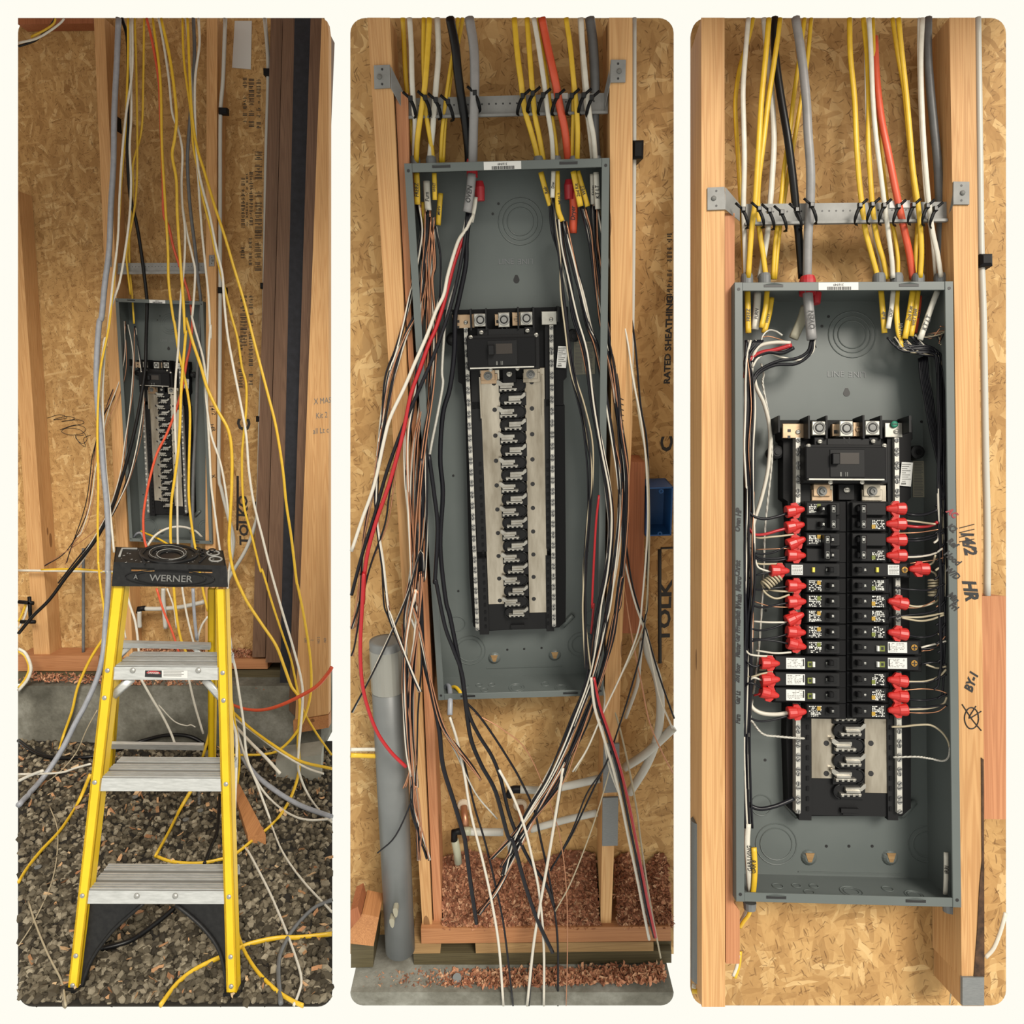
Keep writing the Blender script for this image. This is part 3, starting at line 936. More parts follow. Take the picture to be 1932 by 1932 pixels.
    for k in range(9):
        I.box(ln, 'C2', 1240, 1130 + k * 12, 1240 + (50, 40, 30, 48, 22, 44, 36, 50, 20)[k], 1133 + k * 12, .0615, .062)
    I.box(ln, 'C2', 1236, 1236, 1262, 1246, .0615, .062)
    part(q, 'print', ln, M['inkg'], kind='stuff')
    if bay != 1:
        mb = MB(); I.box(mb, 'C2', 1302, 1113, 1440, 1318, .093, .0945)
        q = part(t, 'rating_label', mb, M['beige'])
        ln = MB()
        for k in range(22):
            Y = 1122 + k * 8.8
            for x0, x1 in ((1308, 1362), (1370, 1432)):
                I.box(ln, 'C2', x0, Y, x1 - R.uniform(0, 14), Y + 3.2, .0925, .093)
        part(q, 'print', ln, M['inkg'], kind='stuff')
    return t, I
nm_window = nmat('dark_window', (.020, .014, .010), .3)
CAB = {b: make_cabinet(b) for b in (1, 2, 3)}
# ================================================================== cables and wires
def wpts(bay, pth, depths, jx=0.0, jy=0.0, rr=.004):
    px = path(pth) if isinstance(pth, str) else pth
    seg = [0.0]
    for a, b in zip(px, px[1:]):
        seg.append(seg[-1] + math.hypot(b[0] - a[0], b[1] - a[1]))
    L = seg[-1] or 1.0
    ds = depths if isinstance(depths, (list, tuple)) else [depths]
    out = []
    for (x, y), s in zip(px, seg):
        d = np.interp(s / L, np.linspace(0, 1, len(ds)), ds) if len(ds) > 1 else ds[0]
        p = P(bay, x + jx, y + jy, d)
        if bay == 1:
            if p[2] < ZG + rr + .013:
                p = PZ(1, x + jx, y + jy, ZG + rr + .013)
        out.append(p)
    return out
def wire(bay, mat, pth, depths, rpx, label, group=None, flat=1.0, cat='cable', name='cable', jx=0.0, jy=0.0, n=8, k=5):
    q = path(pth) if isinstance(pth, str) else pth
    m0 = mpp(bay, P(bay, *q[len(q) // 2], np.mean(depths)))
    r = rpx * m0
    pts = wpts(bay, q, depths, jx, jy, r / flat)
    mb = MB().tube(smooth_path(pts, k), r, r / flat, n)
    return solo(bay, name, mb, M[mat], label, cat, group)

C1 = 'cables hanging in front of the first cabinet'
G1 = 'cables lying on the gravel'
# hanging down the first wall --------------------------------------------------
for mat, pth, dp, r, fl, lb in [
    ('white', 'A1:47,190 150,165 230,120 290,75 315,47', -.03, 2.2, 1.5, 'white cable looping across the corner by the short top block'),
    ('yellow', 'A1:120,155 200,115 250,80 265,47', -.02, 2.2, 1.5, 'yellow cable looping across the corner by the short top block'),
    ('blackc', 'A1:47,210 110,190 160,165 230,95 262,47', -.015, 2.0, 1.0, 'black cable looping across the corner by the short top block'),
    ('greyblue', 'A1:635,45 625,300 610,600 605,900 590,1150 580,1400 555,1600 535,1800 A2:520,350 505,600 510,800 530,1000 545,1200 565,1400 575,1600 570,1800 A3:575,300 570,450 555,650 545,780 510,930 440,1090 380,1200 310,1340 220,1480 130,1590 47,1680', [-.05, -.1, -.16, -.22, -.5], 5.0, 1.0, 'thick grey cable running down the stud to the gravel'),
    ('blackc', 'A1:655,45 690,200 688,600 690,900 705,1100 740,1250 765,1400 785,1550 800,1680 A2:803,250 797,430 792,600 770,760 735,950 690,1130 640,1300 600,1420 510,1600 420,1720 330,1830 A3:230,470 130,570 47,670', [-.02, -.01, .02, .03, -.06, -.12, -.15], 3.2, 1.0, 'thick black cable passing through the red bushing and out to the edge'),
    ('white', 'A1:715,45 715,350 680,600 655,850 640,1100 630,1350 600,1600 570,1900 A2:550,450 525,700 520,900 530,1100 560,1350 590,1550 A3:600,120', [-.06, -.1, -.14, -.18], 2.2, 1.6, 'white cable sweeping left past the cabinet edge'),
    ('white', 'A1:700,45 705,300 710,600 700,800 708,1000 700,1200 675,1400 640,1600 590,1750 565,1930 A2:555,500 545,650 540,800 548,1000 560,1200 575,1350 595,1550 608,1690', [-.05, -.09, -.12, -.2], 2.2, 1.6, 'white cable crossing the black one before sweeping left'),
    ('yellow', 'A1:690,45 690,300 675,700 650,1000 640,1200 620,1450 595,1700 A2:575,380 530,600 515,800 510,1000 515,1300 512,1500 515,1750 A3:515,250 530,400 548,520 545,590', [-.055, -.08, -.13, -.2, -.22], 2.2, 1.6, 'yellow cable hanging down beside the thick grey cable'),
    ('yellow', 'A1:785,45 780,400 770,700 720,900 720,1050 700,1300 700,1500 715,1680 A2:720,260 726,345', [-.03, -.02, .04, .05], 2.0, 1.6, 'yellow cable with stripped end inside the first cabinet'),
    ('yellow', 'A1:730,45 740,400 745,900 730,1150 685,1400 685,1500 705,1670', [-.04, -.02, .03], 2.0, 1.6, 'yellow cable ending at the cabinet top behind the metal bracket'),
    ('redc', 'A1:800,45 830,170 870,400 880,600 895,1000 900,1200 930,1270 960,1400 1020,1580 1052,1690 A2:1068,330 1055,480 1035,570 1010,720 970,860 915,1000 860,1110 820,1250 790,1400 780,1500 785,1600 800,1668', [-.03, -.02, .02, .035, -.04, -.08, -.1], 2.4, 1.2, 'red cable slanting across the empty bus bars'),
    ('yellow', 'A1:885,45 940,300 975,600 965,750 950,850 975,1000 980,1200 1000,1500 1015,1700 1025,1900 A2:1030,400 1005,700 995,950 985,1100 965,1250 945,1400 940,1600 950,1690 A3:960,410 975,560 1000,700 1035,790', [-.07, -.1, -.14, -.18, -.2], 2.7, 1.6, 'yellow cable falling straight in front of the bus bars'),
    ('white', 'A1:870,45 900,200 930,400 950,600 985,700 1010,830 1005,1000 1010,1150 1025,1300 1020,1500 1000,1700 990,1900 A2:985,500 970,680 965,900 975,1150 980,1400 985,1690 A3:1010,410 1040,580 1090,780', [-.05, -.08, -.11, -.15, -.17], 2.2, 1.6, 'white cable falling in front of the bus bars'),
    ('yellow', 'A1:835,45 880,400 890,800 910,1150 925,1400 930,1600 955,1800 A2:965,350 990,520 1020,650 1045,780 1055,900 1048,1200 1050,1400 1075,1600 1092,1690 A3:1130,410 1160,540', [-.04, -.07, -.1, -.14, -.16], 2.5, 1.6, 'yellow cable bowing over the inner neutral strip'),
    ('white', 'A1:1030,45 1050,250 1065,500 1075,750 1100,950 1110,1100 1125,1300 1145,1500 1165,1700 1175,1930 A2:1175,350 1160,600 1155,800 1170,1100 1180,1300 1200,1450 1220,1600 1234,1700', [-.05, -.08, -.1, -.14], 2.2, 1.6, 'white cable following the right cabinet edge down'),
    ('yellow', 'A1:1010,45 1020,300 1060,600 1075,800 1105,950 1130,1100 1180,1300 1200,1400 1250,1600 1300,1800 1335,1930 A2:1360,600 1385,700 1385,850 1370,1000 1360,1150 1370,1400 1420,1600 1470,1800 A3:1480,300 1540,500 1600,680 1650,830 1690,1020 1725,1130 1800,1260 1888,1385', [-.06, -.1, -.12, -.16, -.2, -.25], 2.3, 1.6, 'yellow cable wandering over the printed sheathing'),
    ('yellow', 'A1:1040,45 1050,300 1065,600 1095,800 1140,950 1200,1150 1260,1330 1310,1500 1370,1700 1420,1900 A2:1450,520 1510,750 1560,950 1600,1200 1620,1400 1650,1600 1680,1850 A3:1690,400 1730,600 1765,850 1760,1050 1700,1220 1600,1340 1500,1380 1300,1385', [-.07, -.11, -.2, -.28, -.34, -.4], 2.6, 1.6, 'yellow cable slanting out over the corner studs into a loop'),
    ('white', 'A1:1105,45 1110,200 1085,400 1085,650 1100,900 1130,1050 1170,1200 1210,1400 1245,1550 1255,1700 1275,1900 A2:1310,600 1350,800 1385,1000 1400,1200 1430,1400 1480,1600 1530,1800 A3:1600,550 1660,750 1710,950 1715,1100 1690,1400 1700,1500 1750,1620 1830,1730 1888,1780', [-.06, -.1, -.16, -.22, -.3, -.42, -.5], 2.4, 1.5, 'white cable slanting over the printed sheathing down to the pier'),
    ('greydark', 'A1:1075,45 1080,300 1050,700 1040,900 1055,1150 1085,1400 1105,1600 1117,1695 A2:1115,300 1100,600 1090,900 1075,1200 1070,1500 1068,1690', [-.02, -.01, .03, .05, -.02], 3.2, 1.0, 'dark grey cable entering the cabinet top by the stud'),
    ('white', 'A1:1010,1150 1035,1300 1070,1450 1085,1550 1070,1780 A2:1065,300 1085,380 1130,540 1145,650 1150,800 1180,1000 1230,1150 1260,1300 1285,1500 1300,1700 A3:1280,330 1275,560 1300,760', [-.08, -.1, -.13, -.16], 2.2, 1.6, 'white cable branching off above the cabinet toward the ladder cap'),
    ('yellow', 'A2:1030,310 1070,450 1120,600 1155,720 1215,850 1280,970 1300,1100 1300,1300 1290,1500 1285,1650 1310,1800 1360,1920 A3:1400,500 1480,620 1560,740 1610,870 1650,980 1700,1070 1690,1300 1695,1480 1640,1650 1550,1780 1430,1880 A4:1320,970 1240,1000 1100,1025 950,1015 860,985', [-.12, -.15, -.2, -.25, -.35, -.45, -.5], 3.0, 1.5, 'heavy yellow cable bulging beside the cabinet and curling onto the gravel'),
    ('white', 'A2:805,1650 850,1590 920,1550 1000,1538 1080,1560 1125,1600', [-.05, -.01, .04], 2.2, 1.5, 'white cable arching out of the cabinet bottom'),
    ('yellow', 'A2:765,1565 800,1580 870,1610 960,1662', [.03, -.06], 2.0, 1.5, 'short yellow cable leaving the cabinet bottom'),
    ('greyblue', 'A2:722,1605 745,1578 770,1580 800,1640', [.03, -.05], 2.2, 1.2, 'short grey cable leaving the cabinet bottom'),
]:
    wire(1, mat, pth, dp, r, lb, C1, fl)
# glimpsed behind the ladder
for mat, pth, dp, r, lb in [
    ('white', 'A3:675,405 700,500 730,590 745,680 755,790', -.2, 2.4, 'white cable seen through the ladder beside its left rail'),
    ('white', 'A3:660,560 668,640 678,700', -.15, 1.4, 'thin white cable glimpsed beside the left ladder rail'),
    ('redc', 'A3:858,405 900,540 950,660 992,790', -.2, 2.2, 'red cable seen through the top opening of the ladder'),
    ('white', 'A3:920,405 960,520 975,640', -.18, 1.6, 'thin white cable seen under the ladder cap'),
    ('greyblue', 'A3:1072,405 1080,560 1095,710', -.22, 3.2, 'grey blue cable seen under the ladder cap'),
    ('white', 'A3:1160,570 1125,620 1105,680 1100,720', -.2, 2.0, 'white cable loop tucked behind the right ladder rail'),
    ('white', 'A3:765,935 830,1050 890,1150 940,1250 968,1325', -.4, 2.4, 'white cable with cut end hanging below the top tread'),
    ('white', 'A3:870,1090 960,1185 1030,1212 1060,1208 1087,1222', -.35, 1.2, 'thin kinked white wire hanging below the top tread'),
    ('white', 'A3:1048,940 1080,1080 1132,1260', -.38, 2.2, 'white cable hanging straight below the top tread'),
    ('yellow', 'A3:1205,1050 1170,1250 1128,1402', -.42, 2.6, 'yellow cable leaning behind the right ladder rail'),
    ('yellow', 'A3:1283,860 1300,1060 1345,1380 1335,1560', -.45, 2.0, 'yellow cable falling behind the right ladder rail'),
]:
    wire(1, mat, pth, dp, r, lb, 'cables seen through the ladder', 1.4)
# loose conductors fanning to the left of the first cabinet
for mat, pth, r in [
    ('copper', 'A2:675,330 665,560 620,700 560,850 520,980 490,1150 470,1300 440,1500 370,1640 320,1760', .7),
    ('blackw', 'A2:680,350 640,700 550,880 500,1050 480,1250 440,1480 330,1680 200,1770', .9),
    ('whitew', 'A2:690,350 715,480 720,600 700,850 670,1050 650,1200 610,1350 560,1480 480,1620 370,1790', 1.0),
    ('blackw', 'A2:730,360 770,600 780,750 765,950 720,1150 670,1300 620,1430 540,1560 430,1680 280,1870', 1.4),
    ('whitew', 'A2:735,370 760,560 782,720 770,900 735,1100 690,1270 620,1420 560,1530 A3:400,280', 1.1),
    ('copper', 'A2:728,360 722,700 690,950 665,1150 600,1400 545,1500 450,1600 200,1765', .7),
    ('copper', 'A2:672,340 680,600 640,760 580,900 530,1080 500,1300 450,1530 360,1650', .7),
    ('whitew', 'A2:668,330 672,520 640,680 580,840 540,1000 A2:500,1200 470,1400 420,1560 390,1600', .9),
    ('blackw', 'A2:672,340 676,480 655,600 620,690 575,800 520,980 480,1130 460,1300 430,1450 350,1680 330,1750', .9),
    ('copper', 'A2:790,780 770,1000 720,1200 670,1330 600,1450 500,1620 400,1780', .7),
]:
    wire(1, mat, pth, [.05, .02, -.05, -.09, -.12], r, {'copper': 'thin copper conductor', 'blackw': 'thin black conductor', 'whitew': 'thin white conductor'}[mat] + ' fanning left out of the first cabinet', 'loose conductors of the first cabinet', 1.0, 'wire', 'wire', n=6)
for mat, pth, r, fl, lb in [
    ('redc', 'A3:1290,1085 1380,1115 1480,1120 1580,1095 1700,1040 1800,980 1870,900 1888,868', 3.4, 1.6, 'orange red cable sweeping from the ladder to the thick post'),
    ('blackc', 'A3:47,1300 130,1360 250,1400 470,1395 600,1360 780,1300 920,1268 1050,1275 1150,1330 1210,1400', 3.4, 1.0, 'black hose lying along the concrete footing'),
    ('greyblue', 'A3:1295,1260 1350,1370 1430,1490 1550,1590 1700,1680 1888,1750', 4.6, 1.0, 'thick blue grey cable sagging across the concrete pier'),
    ('white', 'A3:1290,1180 1400,1300 1500,1400 1585,1495', 3.4, 1.5, 'white cable with cut end pointing at the pier'),
    ('yellow', 'A3:1285,1110 1400,1220 1550,1330 1700,1420 1888,1465', 3.0, 1.5, 'yellow cable crossing above the concrete pier'),
    ('white', 'A3:1295,1150 1450,1270 1600,1380 1740,1460 1840,1495', 2.2, 1.5, 'white cable below the yellow one above the pier'),
    ('white', 'A3:1290,760 1320,870 1340,1000 1370,1200 1390,1400 1450,1560 1520,1750 A4:1530,790 1600,960 1720,1130 1888,1310', 2.4, 1.5, 'white cable running from the right ladder rail across the gravel'),
    ('white', 'A3:1300,1180 1330,1320 A4:1320,820 1400,960 1500,1150 1560,1280 1630,1450 1690,1620 1710,1720 1690,1800 1665,1860', 2.8, 1.5, 'white cable hooking round on the gravel beside the dark hose'),
    ('white', 'A4:1300,130 1380,400 1465,570 1550,670 1650,740 1750,770 1888,765', 2.4, 1.5, 'white cable sagging under the concrete pier'),
    ('greydark', 'A4:1888,1240 1780,1290 1680,1390 1620,1480 1580,1580 1575,1700 1590,1850', 3.0, 1.0, 'dark hose curving on the gravel'),
    ('yellow', 'A4:1888,1440 1700,1460 1560,1465 1400,1500 1280,1555 1100,1640 980,1730 880,1860', 3.8, 1.6, 'yellow cable running under the black ladder brace'),
    ('yellow', 'A4:1325,1400 1370,1530 1450,1660 1560,1770 1650,1830 1720,1862', 3.4, 1.6, 'yellow cable curling round the right ladder foot'),
    ('yellow', 'A4:470,500 400,660 300,820 180,950 100,1050 47,1135', 3.4, 1.6, 'yellow cable crossing the gravel left of the ladder'),
    ('white', 'A4:47,500 150,500 300,490 380,465 470,440', 2.2, 1.5, 'white cable lying on gravel by the left ladder rail'),
    ('white', 'A4:47,540 110,510 190,480', 3.0, 1.5, 'short white cable end on the gravel'),
    ('yellow', 'A3:545,700 480,800 430,900 390,1000 360,1130 310,1270 285,1350', 2.6, 1.5, 'yellow cable falling past the footing beside the thick grey one'),
    ('cream', 'A3:510,1120 450,1230 380,1380 260,1510 130,1590', 1.1, 1.0, 'thin tan wire slanting over the gravel'),
    ('cream', 'A4:105,1250 150,1390 220,1560 300,1720 325,1862', 2.0, 1.5, 'tan strip lying by the left ladder foot'),
    ('cream', 'A4:230,690 275,820 270,1000 230,1170 130,1380 47,1510', 1.0, 1.0, 'thin tan wire looping on the gravel'),
    ('yellow', 'A4:1060,600 1000,700 930,840 850,985', 3.4, 1.6, 'stiff yellow cable end slanting to the ground inside the ladder'),
    ('blackc', 'A4:1230,620 1215,830 1180,920 1140,1025', 3.0, 1.0, 'black hose inside the right ladder rail'),
    ('blackc', 'A4:520,1530 700,1480 850,1380 960,1290', 3.6, 1.0, 'black hose lying behind the ladder brace'),
    ('white', 'A3:47,760 90,790 120,870 100,940 47,1005', 3.0, 1.2, 'white cable coil at the edge of the footing'),
    ('yellow', 'A3:47,775 85,805 108,870 90,930 47,990', 2.2, 1.2, 'yellow cable coil at the edge of the footing'),
    ('yellow', 'A3:180,297 400,293 610,315', 2.2, 1.6, 'yellow cable strung level behind the ladder cap'),
    ('white', 'A3:47,300 300,303 610,308', 2.2, 1.6, 'white cable strung level behind the ladder cap'),
    ('white', 'A3:47,640 80,580 110,480', 2.0, 1.4, 'white cable tied to the leaning stud'),
    ('yellow', 'A3:47,600 70,550 95,480', 2.0, 1.4, 'yellow cable tied to the leaning stud'),
]:
    low = 'A4' in pth
    dp = -.02 if ('strung' in lb or 'tied' in lb) else (-.12 if 'footing' in lb else ([-.3, -.5, -.6] if 'pier' in lb or 'post' in lb else ([-.55, -.6, -.7] if low else -.3)))
    wire(1, mat, pth, dp, r, lb, G1, fl)
# black standoff holding the tied cables
_t = MB()
for a, b in ((( 'A3', 47, 485), ('A3', 135, 492)), (('A3', 110, 455), ('A3', 118, 600)), (('A3', 60, 602), ('A3', 145, 602))):
    _t.tube([P(1, *zz(*a), -.035), P(1, *zz(*b), -.035)], .009, .007, 6)
solo(1, 'cable_standoff', _t, M['black'], 'black plastic cable standoff on the leaning stud', 'bracket')

# white conduits with their clips
def pipe(bay, mat, pth, dp, r, label, cat='pipe', group=None, name='pipe'):
    return wire(bay, mat, pth, dp, r, label, group, 1.0, cat, name, n=12)
pipe(1, 'pex', 'A1:1262,47 1249,400 1234,600 1232,1000 1232,1500 A2:1232,150 1230,600 1224,1200 1240,1320 1272,1450 1310,1600 1300,1720 1275,1850', [.012, .004, .004, .0], 3.4, 'white conduit bending behind the ladder cap', group='white conduits')
pipe(1, 'pex', 'A1:1495,47 1515,350 1502,900 1487,1930 A2:1470,800 1455,1400 1430,1550 1380,1680 1290,1830 1275,1880', [.06, .06, .05, .0], 3.4, 'white conduit running along the dull corner stud', group='white conduits')
for k, (key, X, Y) in enumerate((('A1', 1236, 592), ('A1', 1512, 365), ('A1', 1230, 1645), ('A1', 1492, 1620), ('A2', 1467, 905), ('A2', 1455, 1410), ('A1', 588, 655))):
    c = P(1, *zz(key, X, Y), .05)
    w, h = (.014, .012) if k < 6 else (.012, .028)
    if k in (0, 2): c = P(1, *zz(key, X + 10, Y), .0)
    solo(1, 'pipe_clip', MB().bevbox(c[0] - w, c[0] + w * 1.5, .035 if k not in (0, 2) else -.010, .098 if k not in (0, 2) else .014, c[2] - h, c[2] + h, .004), M['black'],
         ('black clip on the bending white conduit' if k in (0, 2) else ('black clip on the white conduit along the corner stud' if k < 6 else 'black clip on the stud behind the thick grey cable')), 'clip', 'black pipe clips')
pipe(1, 'greydark', 'A3:428,170 428,480 428,805', .04, 2.8, 'dark grey riser pipe beside the leaning stud')
# white water pipes behind the ladder
pipe(1, 'pex', 'A3:785,525 880,525 1000,515 1140,485', .04, 4.2, 'white water pipe running level behind the ladder', group='water pipes')
pipe(1, 'pex', 'A3:898,405 898,470 905,560 912,640', .03, 4.0, 'white water pipe standing behind the ladder', group='water pipes')
pipe(1, 'pex', 'A3:757,540 757,590 760,635', .03, 4.0, 'short white pipe stub below the elbow behind the ladder', group='water pipes')
solo(1, 'pipe_elbow', MB().tube([P(1, *zz('A3', 790, 523), .035), P(1, *zz('A3', 757, 525), .035), P(1, *zz('A3', 755, 550), .035)], .013, .013, 10), M['black'], 'black pipe elbow behind the ladder', 'fitting')
solo(1, 'white_sticker', board(1, path('A1:1318,60 1418,60 1412,345 1302,335'), .097, .0995), M['paper'], 'white printed sticker high on the sheathing', 'sticker')

# ================================================================== step ladder
M['emboss'] = nmat('worn_emboss', (.13, .13, .125), .6)
LN = 13.0
_foot = PZ(1, 143, 1877, ZG)
LQ, LNn = _foot, np.array((0, -math.cos(math.radians(LN)), math.sin(math.radians(LN))))
def FP(px, py):
    return PL(1, px, py, LQ, LNn)
BK = -LNn                                # straight back, square to the rails
lad = thing(1, 'step_ladder', (FP(288, 1878)[0], FP(288, 1878)[1] + .4, ZG), 'yellow fibreglass step ladder with black top cap, standing on gravel', 'ladder')
def A4p(X, Y): return zz('A4', X, Y)
def A3p(X, Y): return zz('A3', X, Y)
rail_px = [[A3p(597, 392), A3p(668, 392), A4p(390, 1800), A4p(332, 1800)], [A3p(1203, 410), A3p(1262, 410), A4p(1330, 1806), A4p(1270, 1806)]]
rails = []
for k, q in enumerate(rail_px):
    f = [FP(*p) for p in q]
    mb = MB()
    mb.prism(f, BK * .006)
    # channel flanges run back from both edges
    th = .005
    for a, b, s in ((f[0], f[3], 1), (f[1], f[2], -1)):
        e = (f[1] - f[0]) / np.linalg.norm(f[1] - f[0]) * th * s
        mb.prism([a, b, b + e, a + e], BK * .030)
    rails.append(part(lad, 'front_rail', mb, M['ladder']))
    for X, Y in (((570, 888), (552, 1049), (495, 1546)) if k == 0 else ((1247, 902), (1252, 1064), (1266, 1556))):
        c = FP(*A3p(X, Y))
        part(rails[k], 'rivet', MB().lathe(c, LNn, [(0, .0065), (.002, .006), (.0035, .003)], 12), M['rivet'])
    for X, Y in (((422, 1215), (384, 1568), (365, 1742)) if k == 0 else ((1284, 1221), (1294, 1574), (1297, 1748))):
        c = FP(*A4p(X, Y))
        part(rails[k], 'rivet', MB().lathe(c, LNn, [(0, .0065), (.002, .006), (.0035, .003)], 12), M['rivet'])
    g = FP(*((q[2][0] + q[3][0]) / 2, (q[2][1] + q[3][1]) / 2))
    part(rails[k], 'foot_pad', MB().box(g[0] - .022, g[0] + .022, g[1] - .004, g[1] + .04, ZG - .001, ZG + .018), M['capblack'])
# treads
for ti, (key, xl, xr, y0, y1, yb, riv) in enumerate((('A3', 607, 1222, 868, 942, 778, (718, 1103)), ('A4', 527, 1240, 525, 600, 398, ()), ('A4', 450, 1257, 1186, 1262, 1026, (742, 968)))):
    a, b = FP(*zz(key, xl, y0 - 2)), FP(*zz(key, xr, y0 + 2))
    c, d = FP(*zz(key, xl - 6, y1)), FP(*zz(key, xr + 3, y1 + 2))
    zt = (a[2] + b[2]) / 2
    back = PZ(1, *zz(key, (xl + xr) / 2, yb), zt)[1]
    dep_ = max(.07, min(back - a[1], .15))
    mb = MB()
    n = np.array((0, dep_, 0))
    mb.prism([a, b, d, c], BK * .003)                      # front lip
    mb.prism([a + n, b + n, b + n - np.array((0, 0, .03)), a + n - np.array((0, 0, .03))], (0, -.003, 0))
    tread = part(lad, 'tread', mb, M['dull'])
    part(tread, 'tread_top', MB().prism([a, b, b + n, a + n], (0, 0, -.003)), M['groove'])
    for j in range(11):
        if j in (3, 7): continue
        f0 = .03 + j * .088
        p0, p1 = a + n * f0, b + n * f0
        w = n * .045
        part(tread, 'tread_rib', MB().prism([p0, p1, p1 + w, p0 + w], (0, 0, .0035)), M['dull'])
    for X in riv:
        q = FP(*zz(key, X, (y0 + y1) / 2 - (17 if ti == 0 else 8)))
        part(tread, 'rivet', MB().lathe(q, LNn, [(0, .008), (.003, .007), (.005, .003)], 12), M['rivet'])
    if ti == 0:
        q = [FP(*zz('A3', X, Y)) + LNn * .0006 for X, Y in ((788, 884), (1042, 888), (1042, 933), (786, 928))]
        lab = part(tread, 'warning_label', MB().prism(q, LNn * .0004), M['paper'])
        q = [FP(*zz('A3', X, Y)) + LNn * .0012 for X, Y in ((792, 887), (890, 888), (890, 929), (790, 926))]
        part(lab, 'label_panel', MB().prism(q, LNn * .0003), M['inkb'])
        cen = FP(*zz('A3', 842, 902)) + LNn * .0016
        ring = [cen + np.array((.019 * math.cos(t_), 0, .0062 * math.sin(t_))) for t_ in np.linspace(0, 6.283, 21)[:-1]]
        part(lab, 'danger_oval', MB().prism(ring, LNn * .0003), M['redw'])
        lettering(lab, 1, 'DANGER', cen + LNn * .0006, 4.0, 0, 'inkw', .95)
        for r_ in range(4):
            q = [FP(*zz('A3', X, 890 + r_ * 9 + dy)) + LNn * .0014 for X, dy in ((900, 0), (1020 - 14 * (r_ % 2), 1), (1020 - 14 * (r_ % 2), 4), (900, 3))]
            part(lab, 'print_line', MB().prism(q, LNn * .0003), M['inkg'])
# black corner braces under the bottom tread
for pts in ([(452, 1266), (770, 1272), (700, 1330), (600, 1420), (530, 1505), (485, 1570), (440, 1660), (400, 1790), (386, 1795), (438, 1400)], [(962, 1276), (1248, 1280), (1262, 1300), (1270, 1795), (1262, 1795), (1246, 1640), (1205, 1520), (1130, 1420), (1050, 1345)]):
    mb = MB().prism([FP(*A4p(x, y)) - LNn * .012 for x, y in pts], BK * .014)
    br = part(lad, 'corner_brace', mb, M['capblack'])
    edge = [FP(*A4p(x, y)) - LNn * .010 for x, y in (pts[1:8] if pts[0][0] < 900 else [pts[0]] + pts[:3:-1])]
    part(br, 'brace_rim', MB().tube(smooth_path(edge, 3), .005, .007, 6), M['capblack'])
# top cap
_ct = PL(1, *zz('A2', 935, 1757), LQ + LNn * .012, LNn)
CZ = _ct[2]
cf = [PL(1, *zz('A2', X, Y), LQ + LNn * .012, LNn) for X, Y in ((606, 1750), (1266, 1762), (1276, 1894), (594, 1888))]
for q in cf[:2]: q[2] = CZ
cback = PZ(1, *zz('A2', 935, 1668), CZ)[1] - cf[0][1]
cback = max(.10, min(cback, .24))
bl, brr = PZ(1, *zz('A2', 632, 1652), CZ), PZ(1, *zz('A2', 1228, 1690), CZ)
cl, cr = cf[0] + np.array((bl[0] - cf[0][0], cback, 0)), cf[1] + np.array((brr[0] - cf[1][0], cback, 0))
cap = MB()
def lerp2(q, u, v):
    return (q[0] * (1 - u) + q[1] * u) * (1 - v) + (q[3] * (1 - u) + q[2] * u) * v
slots = [(.155, .365, .22, .40), (.665, .875, .22, .40)]
us = [0, .155, .365, .665, .875, 1]
vs_ = [0, .20, .36, 1]
for i in range(5):
    for j in range(3):
        if j == 1 and i in (1, 3): continue
        f = [lerp2(cf, us[i], vs_[j]), lerp2(cf, us[i + 1], vs_[j]), lerp2(cf, us[i + 1], vs_[j + 1]), lerp2(cf, us[i], vs_[j + 1])]
        cap.prism(f, BK * .004)
drop = np.array((0, .03, -.075))
cap.prism([cl, cr, cr + drop, cl + drop], (0, -.004, 0))
cap.prism([cf[0], cl, cl + drop, cf[3]], (.004, 0, 0))
cap.prism([cf[1], cr, cr + drop, cf[2]], (-.004, 0, 0))
cap.prism([cf[0], cf[1], cr, cl], (0, 0, -.004))
capo = part(lad, 'top_cap', cap, M['capblack'])
def CT(X, Y, dz=0.0):
    q = PZ(1, *zz('A2', X, Y), CZ)
    return q + np.array((0, 0, dz))
# paint tray ring, parts dishes and raised edges on the cap
cc = CT(935, 1712)
def elip(cx, cy, rx, ry, dz, n=28):
    return [CT(cx + rx * math.cos(t_), cy + ry * math.sin(t_), dz) for t_ in np.linspace(0, 6.2832, n)]
for cx, cy, rx, ry, r_, m_ in ((925, 1705, 105, 40, .006, 'capblack'), (940, 1715, 75, 29, .005, 'capblack'), (930, 1703, 165, 52, .005, 'capblack'), (1190, 1695, 36, 14, .003, 'scuff'), (1205, 1730, 36, 14, .003, 'scuff'), (1132, 1685, 17, 8, .0025, 'capblack'), (1132, 1706, 17, 8, .0025, 'capblack'), (1185, 1680, 18, 7, .0025, 'capblack'), (940, 1714, 80, 31, .0012, 'scuff'), (925, 1704, 108, 41, .0009, 'scuff')):
    dz = .002 if m_ == 'capblack' else .007 * (rx > 60)
    part(capo, 'moulded_ring', MB().tube(elip(cx, cy, rx, ry, dz), r_, r_, 6), M[m_])
part(capo, 'centre_well', MB().prism(elip(940, 1716, 62, 24, .0006, 24)[:-1], (0, 0, .0006)), M['black_gloss'])
for pts in ([(640, 1718), (655, 1672), (745, 1672)], [(1095, 1665), (1135, 1680), (1150, 1712), (1110, 1752)], [(790, 1760), (765, 1710), (800, 1668), (835, 1660)]):
    part(capo, 'moulded_ridge', MB().tube([CT(x, y, .002) for x, y in pts], .003, .003, 6), M['scuff' if pts[0][0] < 700 else 'capblack'])
rr = random.Random(5)
